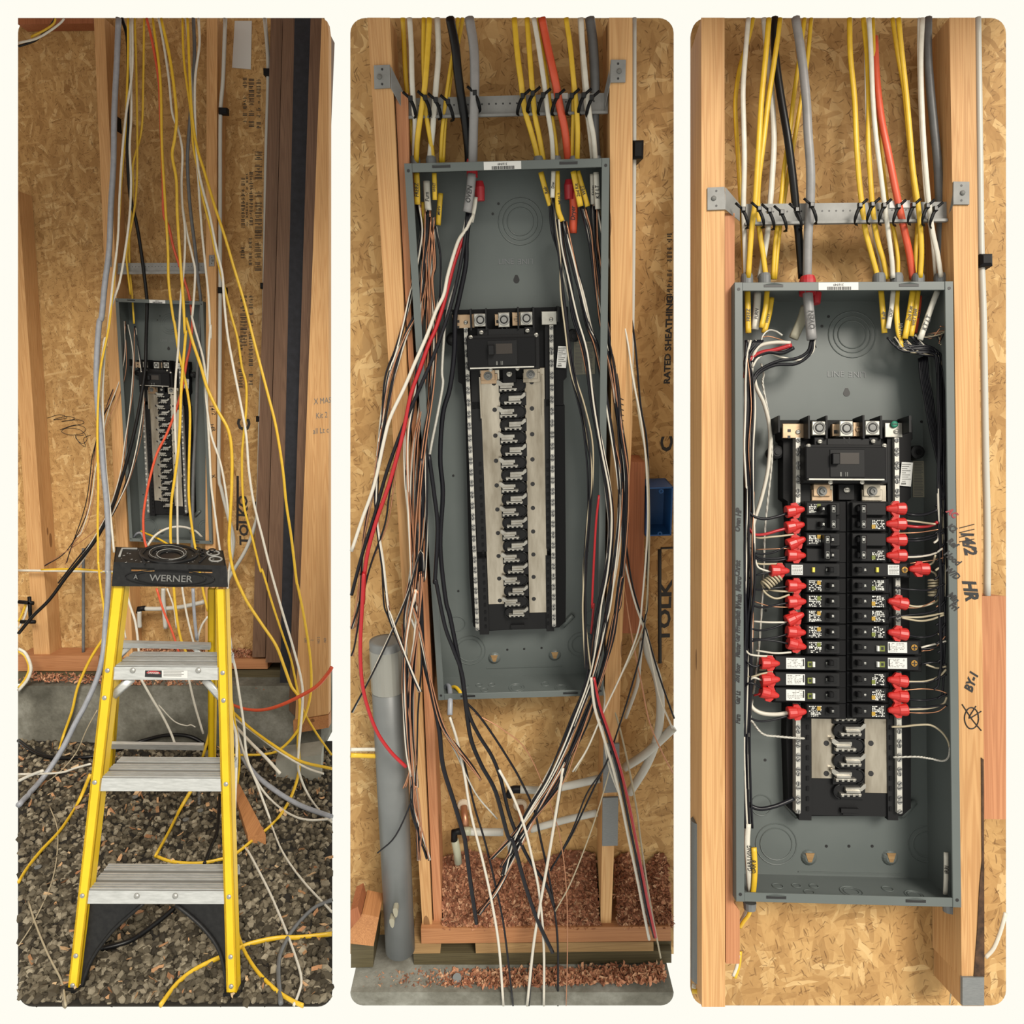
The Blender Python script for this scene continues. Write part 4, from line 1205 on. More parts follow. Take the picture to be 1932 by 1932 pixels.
for k in range(46):
    c = CT(rr.uniform(650, 1225), rr.uniform(1672, 1752), .0008)
    w = rr.uniform(.0008, .0035)
    part(capo, 'chalk_speck', MB().prism([c + np.array((w * math.cos(a_), w * math.sin(a_), 0)) for a_ in np.linspace(0, 5, 5)], (0, 0, .0004)), M['scuff'])
fo = PL(1, *zz('A2', 935, 1842), LQ + LNn * .0135, LNn)
upv = np.array((0, math.sin(math.radians(LN)), math.cos(math.radians(LN))))
for rx_, rz_ in ((.122, .0225), (.098, .0185)):
    part(capo, 'logo_oval', MB().tube([fo + np.array((rx_ * math.cos(t_), 0, 0)) + upv * rz_ * math.sin(t_) for t_ in np.linspace(0, 6.2832, 40)], .0012, .0012, 5), M['black_gloss'])
lettering(capo, 1, 'WERNER', fo + LNn * .001 + np.array((.004, 0, -.001)), 12.5, 0, 'emboss', 1.15, 0, .012, up=upv)
lettering(capo, 1, 'A', fo + LNn * .001 + np.array((-.092, 0, 0)), 9, 0, 'emboss', .9, 0, .01, up=upv)
# rear frame
rt = cf[0] + np.array((0, cback * .8, -.04))
rb_y = PZ(1, 300, 1488, ZG)[1]
RN = np.cross((1, 0, 0), np.array((0, rb_y - rt[1], ZG - rt[2])))
RN = RN / np.linalg.norm(RN)
if RN[1] > 0: RN = -RN
def RP(px, py): return PL(1, px, py, np.array((0, rb_y, ZG)), RN)
for k, q in enumerate(([A3p(630, 400), A3p(668, 400), A3p(588, 1575), A3p(556, 1575)], [A3p(1158, 412), A3p(1205, 412), A3p(1194, 1580), A3p(1162, 1580)])):
    f = [RP(*p) for p in q]
    mb = MB().prism(f, -RN * .006)
    for a, b, s in ((f[0], f[3], 1), (f[1], f[2], -1)):
        e = (f[1] - f[0]) / np.linalg.norm(f[1] - f[0]) * .005 * s
        mb.prism([a, b, b + e, a + e], -RN * .025)
    part(lad, 'rear_rail', mb, M['ladder'])
for q in ([(624, 704), (1180, 718), (1182, 745), (622, 733)], [(568, 1300), (1140, 1308), (1142, 1338), (566, 1328)]):
    part(lad, 'rear_bar', MB().prism([RP(*A3p(x, y)) + RN * .003 for x, y in q], RN * .012), M['dull'])
for a, b in (((700, 938), (588, 1042)), ((1130, 945), (1225, 1052))):
    p0, p1 = FP(*A3p(*a)) - LNn * .012, FP(*A3p(*b)) - LNn * .010
    part(lad, 'tread_brace', MB().tube([p0, p1], .012, .003, 6), M['dull'])
for a, b in (((700, 742), (655, 776)), ((1075, 742), (1140, 786))):
    p0, p1 = RP(*A3p(*a)), RP(*A3p(*b)) + RN * .02
    part(lad, 'spreader', MB().tube([p0, p1], .010, .003, 6), M['dull'])

# ================================================================== gravel, chips and offcuts
def ground_pt():
    while True:
        x, y = R.uniform(39, 622), R.uniform(1396, 1891)
        yy = 1396 + (y - 1396)
        p = PZ(1, x, yy, ZG)
        if p[1] > -.10: continue
        # rounded front corners of the patch
        for cx in (62, 599):
            if (x < 62 and cx == 62 or x > 599 and cx == 599) and y > 1869 and math.hypot(x - cx, y - 1869) > 28:
                break
        else:
            return p, (x, y)
ICO = []
_g = (1 + 5 ** .5) / 2
for a in (-1, 1):
    for b in (-_g, _g):
        ICO += [(a, b, 0), (0, a, b), (b, 0, a)]
ICO = np.array(ICO) / np.linalg.norm(ICO[0])
_tri = []
for i in range(12):
    for j in range(i + 1, 12):
        for k in range(j + 1, 12):
            d = [np.linalg.norm(ICO[i] - ICO[j]), np.linalg.norm(ICO[j] - ICO[k]), np.linalg.norm(ICO[i] - ICO[k])]
            if max(d) < 1.1: _tri.append((i, j, k) if np.dot(np.cross(ICO[j] - ICO[i], ICO[k] - ICO[i]), ICO[i]) > 0 else (i, k, j))
TRI = np.array(_tri)
def rotq(n):
    q = NR.normal(size=(n, 4)); q /= np.linalg.norm(q, axis=1)[:, None]
    w, x, y, z = q.T
    return np.stack([1 - 2 * (y * y + z * z), 2 * (x * y - z * w), 2 * (x * z + y * w), 2 * (x * y + z * w), 1 - 2 * (x * x + z * z), 2 * (y * z - x * w), 2 * (x * z - y * w), 2 * (y * z + x * w), 1 - 2 * (x * x + y * y)], 1).reshape(n, 3, 3)
def heap_mesh(name, centers, sizes, base_v, base_f, m, squash=(1, 1, 1), jit=.25):
    """one mesh made of many loose pieces, every piece with a tone of its own"""
    n, nv = len(centers), len(base_v)
    V = base_v[None] * (1 + NR.uniform(-jit, jit, (n, nv, 1))) * np.array(squash)
    V = np.einsum('nij,nvj->nvi', rotq(n), V) * np.array(sizes)[:, None, None] + np.array(centers)[:, None, :]
    F = (base_f[None] + (np.arange(n) * nv)[:, None, None]).reshape(-1, base_f.shape[1])
    me = bpy.data.meshes.new(name)
    me.from_pydata(V.reshape(-1, 3).tolist(), [], F.tolist())
    me.materials.append(m)
    at = me.attributes.new('tone', 'FLOAT', 'POINT')
    at.data.foreach_set('value', np.repeat(NR.uniform(0, 1, n), nv))
    me.update()
    return me
def stuff(bay, name, me, label, cat, kind='stuff'):
    o = bpy.data.objects.new(name, me)
    col.objects.link(o)
    o.matrix_world = MAT[bay]
    return props(o, label, cat, None, kind)
cen, siz, near = [], [], []
for k in range(9000):
    p, px = ground_pt()
    s = abs(R.gauss(.0085, .0025)) + .0035
    p = p + np.array((0, 0, s * R.uniform(.0, .5)))
    if px[1] > 1700 and s > .0115 and len(near) < 300:
        near.append((p, s))
    else:
        cen.append(p); siz.append(s)
stuff(1, 'gravel', heap_mesh('gravel', cen, siz, ICO, TRI, M['gravel'], (1, .8, .62)), 'dark crushed gravel spread under the ladder', 'gravel')
protos = []
for k in range(8):
    protos.append(heap_mesh('gravel_stone', [(0, 0, 0)], [1], ICO, TRI, M['gravel'], (1, .8, .65), .3))
for p, s in near:
    o = bpy.data.objects.new('gravel_stone', R.choice(protos))
    col.objects.link(o)
    o.matrix_world = MAT[1] @ Matrix.Translation(Vector(p + np.array((0, 0, .003)))) @ Matrix.Rotation(R.uniform(0, 6), 4, 'Z') @ Matrix.Scale(s * 1.12, 4)
    props(o, 'larger dark crushed stone lying loose on top of the gravel', 'stone', 'larger stones on the gravel')
CHV = np.array([(-1, -.35, .18), (1, -.3, .16), (1, .3, -.05), (-1, .35, 0), (-.1, -.4, -.1), (.1, .4, -.16)])
CHF = np.array([(0, 4, 5, 3), (4, 1, 2, 5)])
cen, siz = [], []
for k in range(900):
    p, px = ground_pt()
    if px[1] > 1540 and R.random() < .72: continue
    cen.append(p + np.array((0, 0, .015))); siz.append(R.uniform(.005, .017))
stuff(1, 'chip_scatter', heap_mesh('chip_scatter', cen, siz, CHV, CHF, M['palechip'], (1, 1, .5)), 'pale wood chips scattered over the gravel', 'wood chips')
def strip(bay, pxa, pxb, y0, y1, z, n, lo, hi, hz=0.0):
    c, s = [], []
    for k in range(n):
        f = R.random()
        x = P(bay, *pxa, y0)[0] * (1 - f) + P(bay, *pxb, y0)[0] * f
        c.append((x, R.uniform(y0, y1), z + R.random() * .006 + hz * R.random())); s.append(R.uniform(lo, hi))
    return c, s
c_, s_ = strip(1, (36, 1293), (520, 1293), -.088, .0, _zt, 1100, .004, .010)
z2 = P(1, 360, 1243, -.004)[2]
c2, s2 = strip(1, (262, 1243), (384, 1243), .002, .09, z2, 700, .004, .010, .03)
c3, s3 = strip(1, (420, 1243), (472, 1243), .002, .09, z2, 300, .004, .010, .02)
stuff(1, 'wood_shavings', heap_mesh('wood_shavings', c_ + c2 + c3, s_ + s2 + s3, CHV, CHF, M['chip']), 'red shavings along the footing behind the ladder', 'shavings')
# offcut of lumber lying on the gravel
_o = [PZ(1, *A3p(X, Y), ZG + .04) for X, Y in ((1300, 1560), (1345, 1555), (1500, 1850), (1395, 1860))]
solo(1, 'lumber_offcut', MB().prism(_o, (0, 0, -.04)), M['woody'], 'short lumber offcut lying by the right ladder rail', 'offcut')
for k, (X, Y) in enumerate(((733, 635), (1115, 715), (1030, 768), (160, 1048))):
    c = PZ(1, *A4p(X, Y), ZG + .014)
    solo(1, 'knockout_slug', MB().lathe(c, (0, 0, 1), [(0, .011), (.002, .011)], 14), M['pvc'], 'round grey knockout slug lying on the gravel', 'slug', 'knockout slugs')
c0 = A4p(1108, 640)
pts = []
for k in range(60):
    f = k / 59.
    q = PZ(1, c0[0] + 3 * math.cos(k * 1.1), c0[1] - 12 + 24 * f, ZG + .016 + .006 * math.sin(k * 1.1))
    pts.append(q)
solo(1, 'coil_spring', MB().tube(pts, .0012, .0012, 5), M['galv'], 'small steel spring lying on the gravel', 'spring')
# unseen deck added to shade the first bay, on added posts at the side
rx0, rx1 = -1.05, 2.5
rz = 1.30
for k in range(11):
    y0 = -1.68 + k * .165
    solo(1, 'shade_plank', MB().box(rx0, rx1, y0, y0 + .16, rz, rz + .035), M['woodx'], 'brown loft plank over the ladder bay', 'plank', 'loft planks')
for k, y0 in enumerate((-1.3, .0)):
    solo(1, 'shade_post', MB().box(-1.02, -.93, y0, y0 + .09, ZG, rz), M['wood'], 'upright post carrying the loft planks', 'post', 'loft posts')
struct(1, 'shade_wall', MB().box(-1.06, -1.03, -1.35, .11, ZG, rz), M['osb'], 'side wall of the ladder bay')  # added out of view to block sky light from the left
solo(1, 'shade_joist', MB().box(-1.02, -.93, -1.68, .13, rz - .09, rz), M['woody'], 'joist under the loft planks', 'joist')  # added to support the shade deck
for bay_, xa_, xb_, z_, y_ in ((2, -.16, .54, .36, -.42), (3, -.12, .60, .64, -.42)):  # unseen decks added to darken the tops of these two bays
    for k in range(4):
        solo(bay_, 'shade_plank', MB().box(xa_, xb_, y_ + k * .132, y_ + k * .132 + .128, z_, z_ + .03), M['woodx'], 'brown loft plank over the %s bay' % ('middle' if bay_ == 2 else 'breaker'), 'plank', 'loft planks')
# metal bracket above the first cabinet
def bracket(bay, bar, ear_l, ear_r, yb, label, legs):
    t = thing(bay, 'stud_bracket', P(bay, *bar[0], yb), label, 'bracket', 'steel cable brackets')
    bo = part(t, 'bar', board(bay, bar, yb, yb + .003), M['galv'])
    n = 26
    for k in range(n):
        f = (k + 2) / (n + 3)
        a = np.array(bar[0]) * (1 - f) + np.array(bar[1]) * f
        b = np.array(bar[3]) * (1 - f) + np.array(bar[2]) * f
        q = a * .55 + b * .45
        part(bo, 'bar_hole', disc(MB(), P(bay, *q, yb), .0016, .0003, 8), M['inkb'])
    part(t, 'bar_lip', board(bay, [bar[3], bar[2], (bar[2][0], bar[2][1] + 5), (bar[3][0], bar[3][1] + 5)], yb - .006, yb), M['galv'])
    for ear, leg in zip((ear_l, ear_r), legs):
        e = part(t, 'ear', board(bay, ear, SY - .003, SY - .0005), M['galv'])
        cx = sum(p[0] for p in ear) / 4; cy = sum(p[1] for p in ear) / 4
        part(e, 'screw', MB().lathe(P(bay, cx + (2 if ear is ear_r else -5), cy, SY - .003), (0, -1, 0), [(0, .0045), (.002, .004), (.003, .002)], 10), M['inkg'])
        for dy in (-14, 14):
            part(e, 'ear_hole', disc(MB(), P(bay, cx, cy + dy * (.4 if bay == 1 else 1), SY - .003), .002, .0003, 8), M['inkb'])
        # leg running back from the ear to the bar
        a, b = P(bay, *leg[0], SY - .003), P(bay, *leg[1], SY - .003)
        c, d = P(bay, *leg[2], yb), P(bay, *leg[3], yb)
        part(t, 'leg', MB().add([a, b, c, d, a + np.array((.001, 0, 0)), b + np.array((.001, 0, 0)), c + np.array((.001, 0, 0)), d + np.array((.001, 0, 0))], [(0, 1, 2, 3), (7, 6, 5, 4), (0, 4, 5, 1), (1, 5, 6, 2), (2, 6, 7, 3), (3, 7, 4, 0)]), M['galv'])
    return t
bracket(1, path('A1:600,1485 1160,1482 1160,1530 600,1535'), path('A1:583,1440 592,1440 592,1505 583,1505'), path('A1:1167,1437 1197,1437 1197,1502 1168,1502'), .03, 'steel bracket bar above the first cabinet', (path('A1:592,1445 592,1505 605,1535 605,1485'), path('A1:1167,1440 1167,1502 1157,1530 1157,1482')))
# ================================================================== second bay: cables, ties and the spilling wires
C2G = 'cables coming down into the second cabinet'
def cables(bay, rows, grp):
    for mat, pth, dp, r, fl, lb in rows:
        wire(bay, mat, pth, dp, r, lb, grp, fl)
T2 = [.03, .022, .016, .03, .045]
cables(2, [
    ('yellow', 'B1:332,42 340,200 350,400 372,620 392,780 396,860', [.05, .05, .045, .045, .05], 4.5, 1.6, 'yellow cable furthest behind, next to the bracket ear stud'),
    ('white', 'B1:370,42 380,200 385,400 396,560 402,640 398,760 396,860', T2, 5.0, 1.7, 'white cable next to the bracket ear stud'),
    ('yellow', 'B1:484,42 472,250 455,450 430,620 415,740 408,865', [.022, .016, .01, .02, .04], 5.2, 1.7, 'yellow cable crossing in front of its twin'),
    ('yellow', 'B1:452,42 450,250 455,430 460,560 475,660 495,770 505,865', [.034, .028, .022, .028, .045], 4.4, 1.7, 'yellow cable bending behind its twin to the second bushing'),
    ('white', 'B1:528,42 535,250 521,430 511,560 500,700 482,865', T2, 5.5, 1.7, 'white cable between the yellow twins and the yellow pair'),
    ('yellow', 'B1:648,42 625,200 600,350 575,520 555,700 547,868', [.034, .03, .026, .035, .05], 3.6, 1.6, 'left yellow cable of the close pair'),
    ('yellow', 'B1:675,42 648,180 615,330 590,500 570,680 562,868', [.04, .035, .03, .04, .05], 3.6, 1.6, 'right yellow cable of the close pair'),
    ('blackc', 'B1:600,42 630,200 645,350 665,500 690,650 706,800 708,866', [.02, .012, .012, .03, .05], 8.2, 1.1, 'thick black cable slanting beside the grey one'),
    ('grey', 'B1:710,42 735,200 742,350 740,500 735,650 731,850 730,900', [.02, .012, .008, .02, .035], 8.8, 1.1, 'thick grey oven cable entering the red bushing'),
    ('yellow', 'B1:967,42 985,250 1005,400 1026,560 1060,680 1090,790 1105,865', T2, 5.3, 1.8, 'outer yellow cable beside the blank middle of the bracket'),
    ('yellow', 'B1:1040,42 1055,250 1070,450 1085,600 1110,720 1135,865', T2, 5.0, 1.8, 'second yellow cable beside the blank middle of the bracket'),
    ('white', 'B1:1078,42 1105,200 1135,400 1155,560 1180,720 1188,865', [.022, .016, .01, .022, .04], 4.6, 1.6, 'white cable next to the orange red one'),
    ('yellow', 'B1:1102,42 1130,250 1155,420 1175,570 1200,730 1211,865', [.034, .03, .026, .034, .05], 4.0, 1.6, 'yellow cable partly hidden by the white one'),
    ('redc', 'B1:1123,42 1155,200 1200,400 1225,540 1255,680 1275,865', [.026, .02, .012, .026, .05], 7.4, 1.5, 'wide orange red dryer cable'),
    ('yellow', 'B1:1262,42 1285,200 1305,400 1322,560 1328,700 1325,865', [.022, .016, .01, .02, .04], 4.8, 1.6, 'front yellow cable right of the dryer cable'),
    ('yellow', 'B1:1266,42 1288,250 1303,420 1303,600 1298,720 1296,865', [.034, .03, .024, .03, .048], 4.0, 1.6, 'rear yellow cable right of the dryer cable'),
    ('white', 'B1:1347,42 1356,200 1376,420 1396,600 1418,720 1430,865', [.022, .016, .01, .02, .04], 5.0, 1.6, 'front white cable beside the dark grey one'),
    ('white', 'B1:1336,42 1348,220 1362,420 1375,560 1395,720 1410,865', [.034, .03, .024, .034, .048], 3.0, 1.5, 'rear white cable beside the dark grey one'),
    ('greydark', 'B1:1397,42 1416,200 1426,400 1424,560 1425,700 1436,865', [.045, .04, .035, .045, .055], 9.0, 1.1, 'dark grey cable against the tallied stud'),
], C2G)
def bushing(bay, px, py, w, h, mat, label, y=.046):
    c = P(bay, px, py, y)
    r = w / 2 * mpp(bay, c)
    L = h * mpp(bay, c)
    solo(bay, 'cable_bushing', MB().lathe(c + np.array((0, 0, -L)), (0, 0, 1), [(0, r), (L * .75, r), (L, r * .85), (L, r * .55)], 16), M[mat], label, 'bushing', 'bushings on cabinet tops')
for X, lb in ((400, 'grey bushing nearest the jack stud on the second cabinet'), (492, 'grey bushing next to the close yellow pair on the second cabinet'), (1105, 'grey bushing of the two outer yellow cables on the second cabinet'), (1205, 'grey bushing of the white cable by the dryer cable, second cabinet'), (1310, 'grey bushing right of the dryer cable on the second cabinet'), (1437, 'grey bushing of the two white cables on the second cabinet')):
    bushing(2, *zz('B1', X, 830), 20, 18, 'greybush', lb)
bushing(2, *zz('B1', 724, 846), 21, 32, 'redbush', 'red bushing of the grey oven cable on the second cabinet', .04)
for X, Y, r_, lb in ((770, 1045, .009, 'red bushing shell inside the second cabinet by the oven cable'), (1280, 1035, .009, 'red bushing shell inside the second cabinet by the dryer cable')):
    c = P(2, *zz('B1', X, Y), .06)
    solo(2, 'cable_bushing', MB().lathe(c, (0, 0, 1), [(-.012, r_), (.012, r_ * 1.1), (.022, r_ * .8)], 14), M['redbush'], lb, 'bushing', 'bushings on cabinet tops')
bracket(2, path('B1:345,500 1500,468 1500,570 345,600'), path('B1:167,312 258,308 262,440 170,445'), path('B1:1518,280 1603,280 1600,408 1512,410'), .03, 'steel bracket bar with cable ties above the second cabinet', (path('B1:262,320 265,445 350,600 350,500'), path('B1:1518,290 1512,410 1478,570 1478,470')))
solo(2, 'bracket_sticker', board(2, path('B1:1163,472 1272,468 1272,502 1163,504'), .0285, .0298), M['paper'], 'small barcode sticker on the second bracket bar', 'sticker')

def ziptie(bay, key, X, Y, s, label, y=.004, sc=1.0):
    def q(dx, dy, d=y):
        return P(bay, *zz(key, X + dx * s * sc, Y + dy * sc), d)
    m = mpp(bay, q(0, 0))
    t = thing(bay, 'cable_tie', q(0, 0), label, 'cable tie', 'black cable ties on the bracket bars')
    part(t, 'band', MB().tube(smooth_path([q(-4, 0), q(14, 30), q(28, 70), q(32, 104, y + .012), q(20, 112, y + .028)], 4), 3.2 * m, 1.4 * m, 6), M['black'])
    part(t, 'tail', MB().tube([q(2, 2), q(-20, -16), q(-40, -34)], 2.6 * m, 1.2 * m, 6), M['black'])
    c = q(4, 4)
    part(t, 'head', MB().bevbox(c[0] - 4 * m, c[0] + 4 * m, c[1] - 4 * m, c[1] + 3 * m, c[2] - 4.5 * m, c[2] + 4.5 * m, 1.2 * m), M['black_gloss'])
for X, Y, s, lb in ((372, 497, 1, 'the white cable next to the bracket ear stud'), (456, 492, 1, 'the yellow twins'), (516, 505, 1, 'the white cable between the yellows'), (586, 515, 1, 'the close yellow pair'), (738, 465, 1, 'the thick grey oven cable'), (1018, 482, -1, 'the outer yellow cable'), (1075, 468, -1, 'the second yellow cable'), (1135, 478, -1, 'the white cable by the dryer cable'), (1215, 482, -1, 'the orange red dryer cable'), (1298, 480, -1, 'the front and rear yellow cables'), (1366, 478, -1, 'the front and rear white cables'), (1412, 492, -1, 'the dark grey cable')):
    ziptie(2, 'B1', X, Y, s, 'black cable tie holding ' + lb + ', second bracket')

# jacket ends inside the cabinet, with the circuit names inked on
def stub(bay, mat, pth, dp, r, fl, label, word=None, at=.55, hpx=7, ink='inkb', wide=.8, flip=False):
    pts = path(pth)
    o = wire(bay, mat, pth, dp, r, label, 'stripped cable ends', fl, 'cable', 'cable_end')
    if word:
        a, b = np.array(pts[0]), np.array(pts[-1])
        q = a * (1 - at) + b * at
        d = dp if not isinstance(dp, (list, tuple)) else np.interp(at, np.linspace(0, 1, len(dp)), dp)
        p0, p1 = P(bay, *a, 0), P(bay, *b, 0)
        ang = math.degrees(math.atan2(p1[2] - p0[2], p1[0] - p0[0])) + (180 if not flip else 0)
        c = P(bay, *q, d)
        c[1] = d - r * mpp(bay, c) / fl - .0008
        lettering(o, bay, word, c, hpx, ang, ink, wide, .15, .012)
    return o
for mat, pth, dp, r, fl, lb, wd, hp in [
    ('yellow', 'B1:410,925 413,1010 415,1105', .03, 5.6, 1.8, 'yellow cable end marked for the freezer in the second cabinet', 'FREEZ', 8),
    ('white', 'B1:467,970 470,1050 477,1138', .045, 6.5, 1.8, 'white cable end marked for the furnace in the second cabinet', 'Furn', 8),
    ('yellow', 'B1:511,925 513,1000 514,1078', .03, 4.6, 1.8, 'narrow yellow cable end in the second cabinet', 'WHT', 6),
    ('yellow', 'B1:547,1040 540,1130 533,1222', .06, 5.0, 1.8, 'long yellow cable end deep in the second cabinet', 'MWV', 6),
    ('yellow', 'B1:447,1090 449,1160 451,1240', .055, 3.6, 1.8, 'yellow cable end behind the furnace cable in the second cabinet', None, 6),
    ('grey', 'B1:726,930 715,1040 698,1148', .035, 8.6, 1.2, 'grey oven cable end in the second cabinet', 'OVEN', 10),
    ('white', 'B1:747,1062 738,1130 722,1205', .05, 4.2, 1.5, 'white inner jacket beside the oven cable end in the second cabinet', None, 6),
    ('yellow', 'B1:1118,920 1145,1020 1172,1110', .045, 5.2, 1.8, 'yellow refrigerator cable end in the second cabinet', 'Refr', 7),
    ('white', 'B1:1190,915 1187,990 1184,1065', .035, 4.2, 1.6, 'white dishwasher cable end in the second cabinet', 'Diw', 6),
    ('yellow', 'B1:1211,915 1213,1030 1216,1130 1240,1200', .04, 5.0, 1.8, 'long yellow cable end beside the dishwasher one in the second cabinet', 'MW 2', 7),
    ('redc', 'B1:1300,1020 1306,1130 1300,1268', .06, 8.0, 1.5, 'red dryer cable end in the second cabinet', 'Dryer', 9),
    ('yellow', 'B1:1303,915 1322,1010 1345,1115', .03, 5.6, 1.8, 'yellow kitchen cable end in the second cabinet', '2nd Kit', 7),
    ('yellow', 'B1:1328,915 1355,1010 1385,1115', .036, 5.0, 1.8, 'yellow wet bar cable end in the second cabinet', 'WET', 7),
    ('white', 'B1:1411,930 1413,1010 1416,1105', .045, 4.6, 1.7, 'white kitchen cable end behind in the second cabinet', 'Kitchen', 5),
    ('white', 'B1:1434,920 1438,1020 1444,1130', .03, 5.4, 1.7, 'white kitchen light cable end in the second cabinet', 'KT LT', 8),
]:
    stub(2, mat, pth, dp, r, fl, lb, wd, hpx=hp)

WMAT = {'k': 'blackw', 'w': 'whitew', 'c': 'copper', 'r': 'redw', 'a': 'alwire', 'e': 'cream'}
WNAM = {'k': 'black', 'w': 'white', 'c': 'bare copper', 'r': 'red', 'a': 'bare stranded', 'e': 'cream'}
def bundle(bay, guide, mix, dp, where, grp, rpx=1.75, spread=7.0, wob=2.0, dsp=.006, k=5):
    g = path(guide)
    if len(mix) > 2: mix = mix + mix[::2]
    for ch in mix:
        ox = R.uniform(-spread, spread)
        d0 = R.uniform(-dsp, dsp)
        pts = [(x + ox * (.35 + .65 * math.sin(1.2 + i * .9 + ox)) + R.uniform(-wob, wob), y + R.uniform(-wob, wob)) for i, (x, y) in enumerate(g)]
        ds = [d + d0 for d in (dp if isinstance(dp, (list, tuple)) else [dp])]
        wire(bay, WMAT[ch], pts, ds, rpx * (.75 if ch == 'c' else 1.0), WNAM[ch] + ' wire ' + where, grp, 1.0, 'wire', 'wire', n=6, k=k)
GL, GR = 'wires spilling over the cabinet edge by the grey pipe', 'wires spilling over the cabinet edge by the tallied stud'
LD = [.045, .02, -.02, -.04, -.05, -.05]
for g, mix, wh in [
    ('B1:425,1105 440,1240 430,1350 400,1500 370,1640 330,1800 300,1930 B2:250,640 215,860 195,1050 180,1250 185,1450 215,1700 245,1930 B3:265,560 310,680 390,880 430,980', 'wkkcwkc', 'bowing furthest out toward the grey pipe'),
    ('B1:470,1140 465,1300 440,1500 415,1700 B2:350,400 300,560 262,700 230,880 190,1130 150,1320 120,1500 100,1700 90,1930 B3:100,300 80,500 40,620', 'ckwkc', 'slanting away to the edge past the grey pipe'),
    ('B1:470,1240 460,1400 445,1600 B2:430,250 420,450 395,640 360,850 300,1080 260,1300 230,1480 150,1700 100,1900 B3:60,700 40,780', 'kc', 'slanting low across the sheathing to the edge'),
    ('B2:480,0 500,300 495,600 470,900 450,1100 460,1300 440,1550 400,1750 365,1930 B3:350,600 350,900 370,1200 390,1500 B4:395,700 440,850 485,1000', 'wkckwkcwkk', 'hanging along the jack stud to a cut end'),
    ('B1:440,1260 450,1420 B2:440,200 430,400 400,700 360,950 355,1200 370,1500 390,1930 B3:400,400 350,700 345,1000 365,1300 385,1460', 'cwcwkckw', 'hanging down in front of the jack stud'),
    ('B1:490,1180 480,1400 470,1600 B2:470,250 470,500 445,800 410,1000 390,1250 385,1500 400,1750 415,1930 B3:440,300 420,600 385,900 375,1200 395,1500 B4:400,600 420,800 425,1000', 'kwckwkck', 'hanging straight down the cabinet edge'),
    ('B1:525,1230 545,1400 540,1600 B2:530,250 540,400 510,700 480,950 470,1150 470,1500 450,1800 B3:440,180 380,400 300,600 230,750 150,900 40,1100', 'wk', 'crossing in front of the grey pipe to the edge'),
    ('B1:505,1230 520,1450 B2:500,100 520,400 500,700 460,1000 430,1300 420,1600 400,1930 B3:390,500 430,650 500,980 560,1180 640,1300 720,1400 780,1480', 'cwk', 'bending inward below the cabinet to a cut end'),
    ('B2:440,250 480,520 470,800 440,1100 440,1500 440,1930 B3:435,480 425,800 400,1100 390,1400 B4:385,650 290,860 195,962', 'k', 'hooking back across the big grey pipe'),
    ('B3:340,600 345,900 360,1200 375,1400 360,1480 345,1530', 'cc', 'curling at the jack stud foot'),
]:
    bundle(2, g, mix, LD, wh + ', second bay', GL)
RD = [.045, .02, -.015, -.035, -.045, -.05]
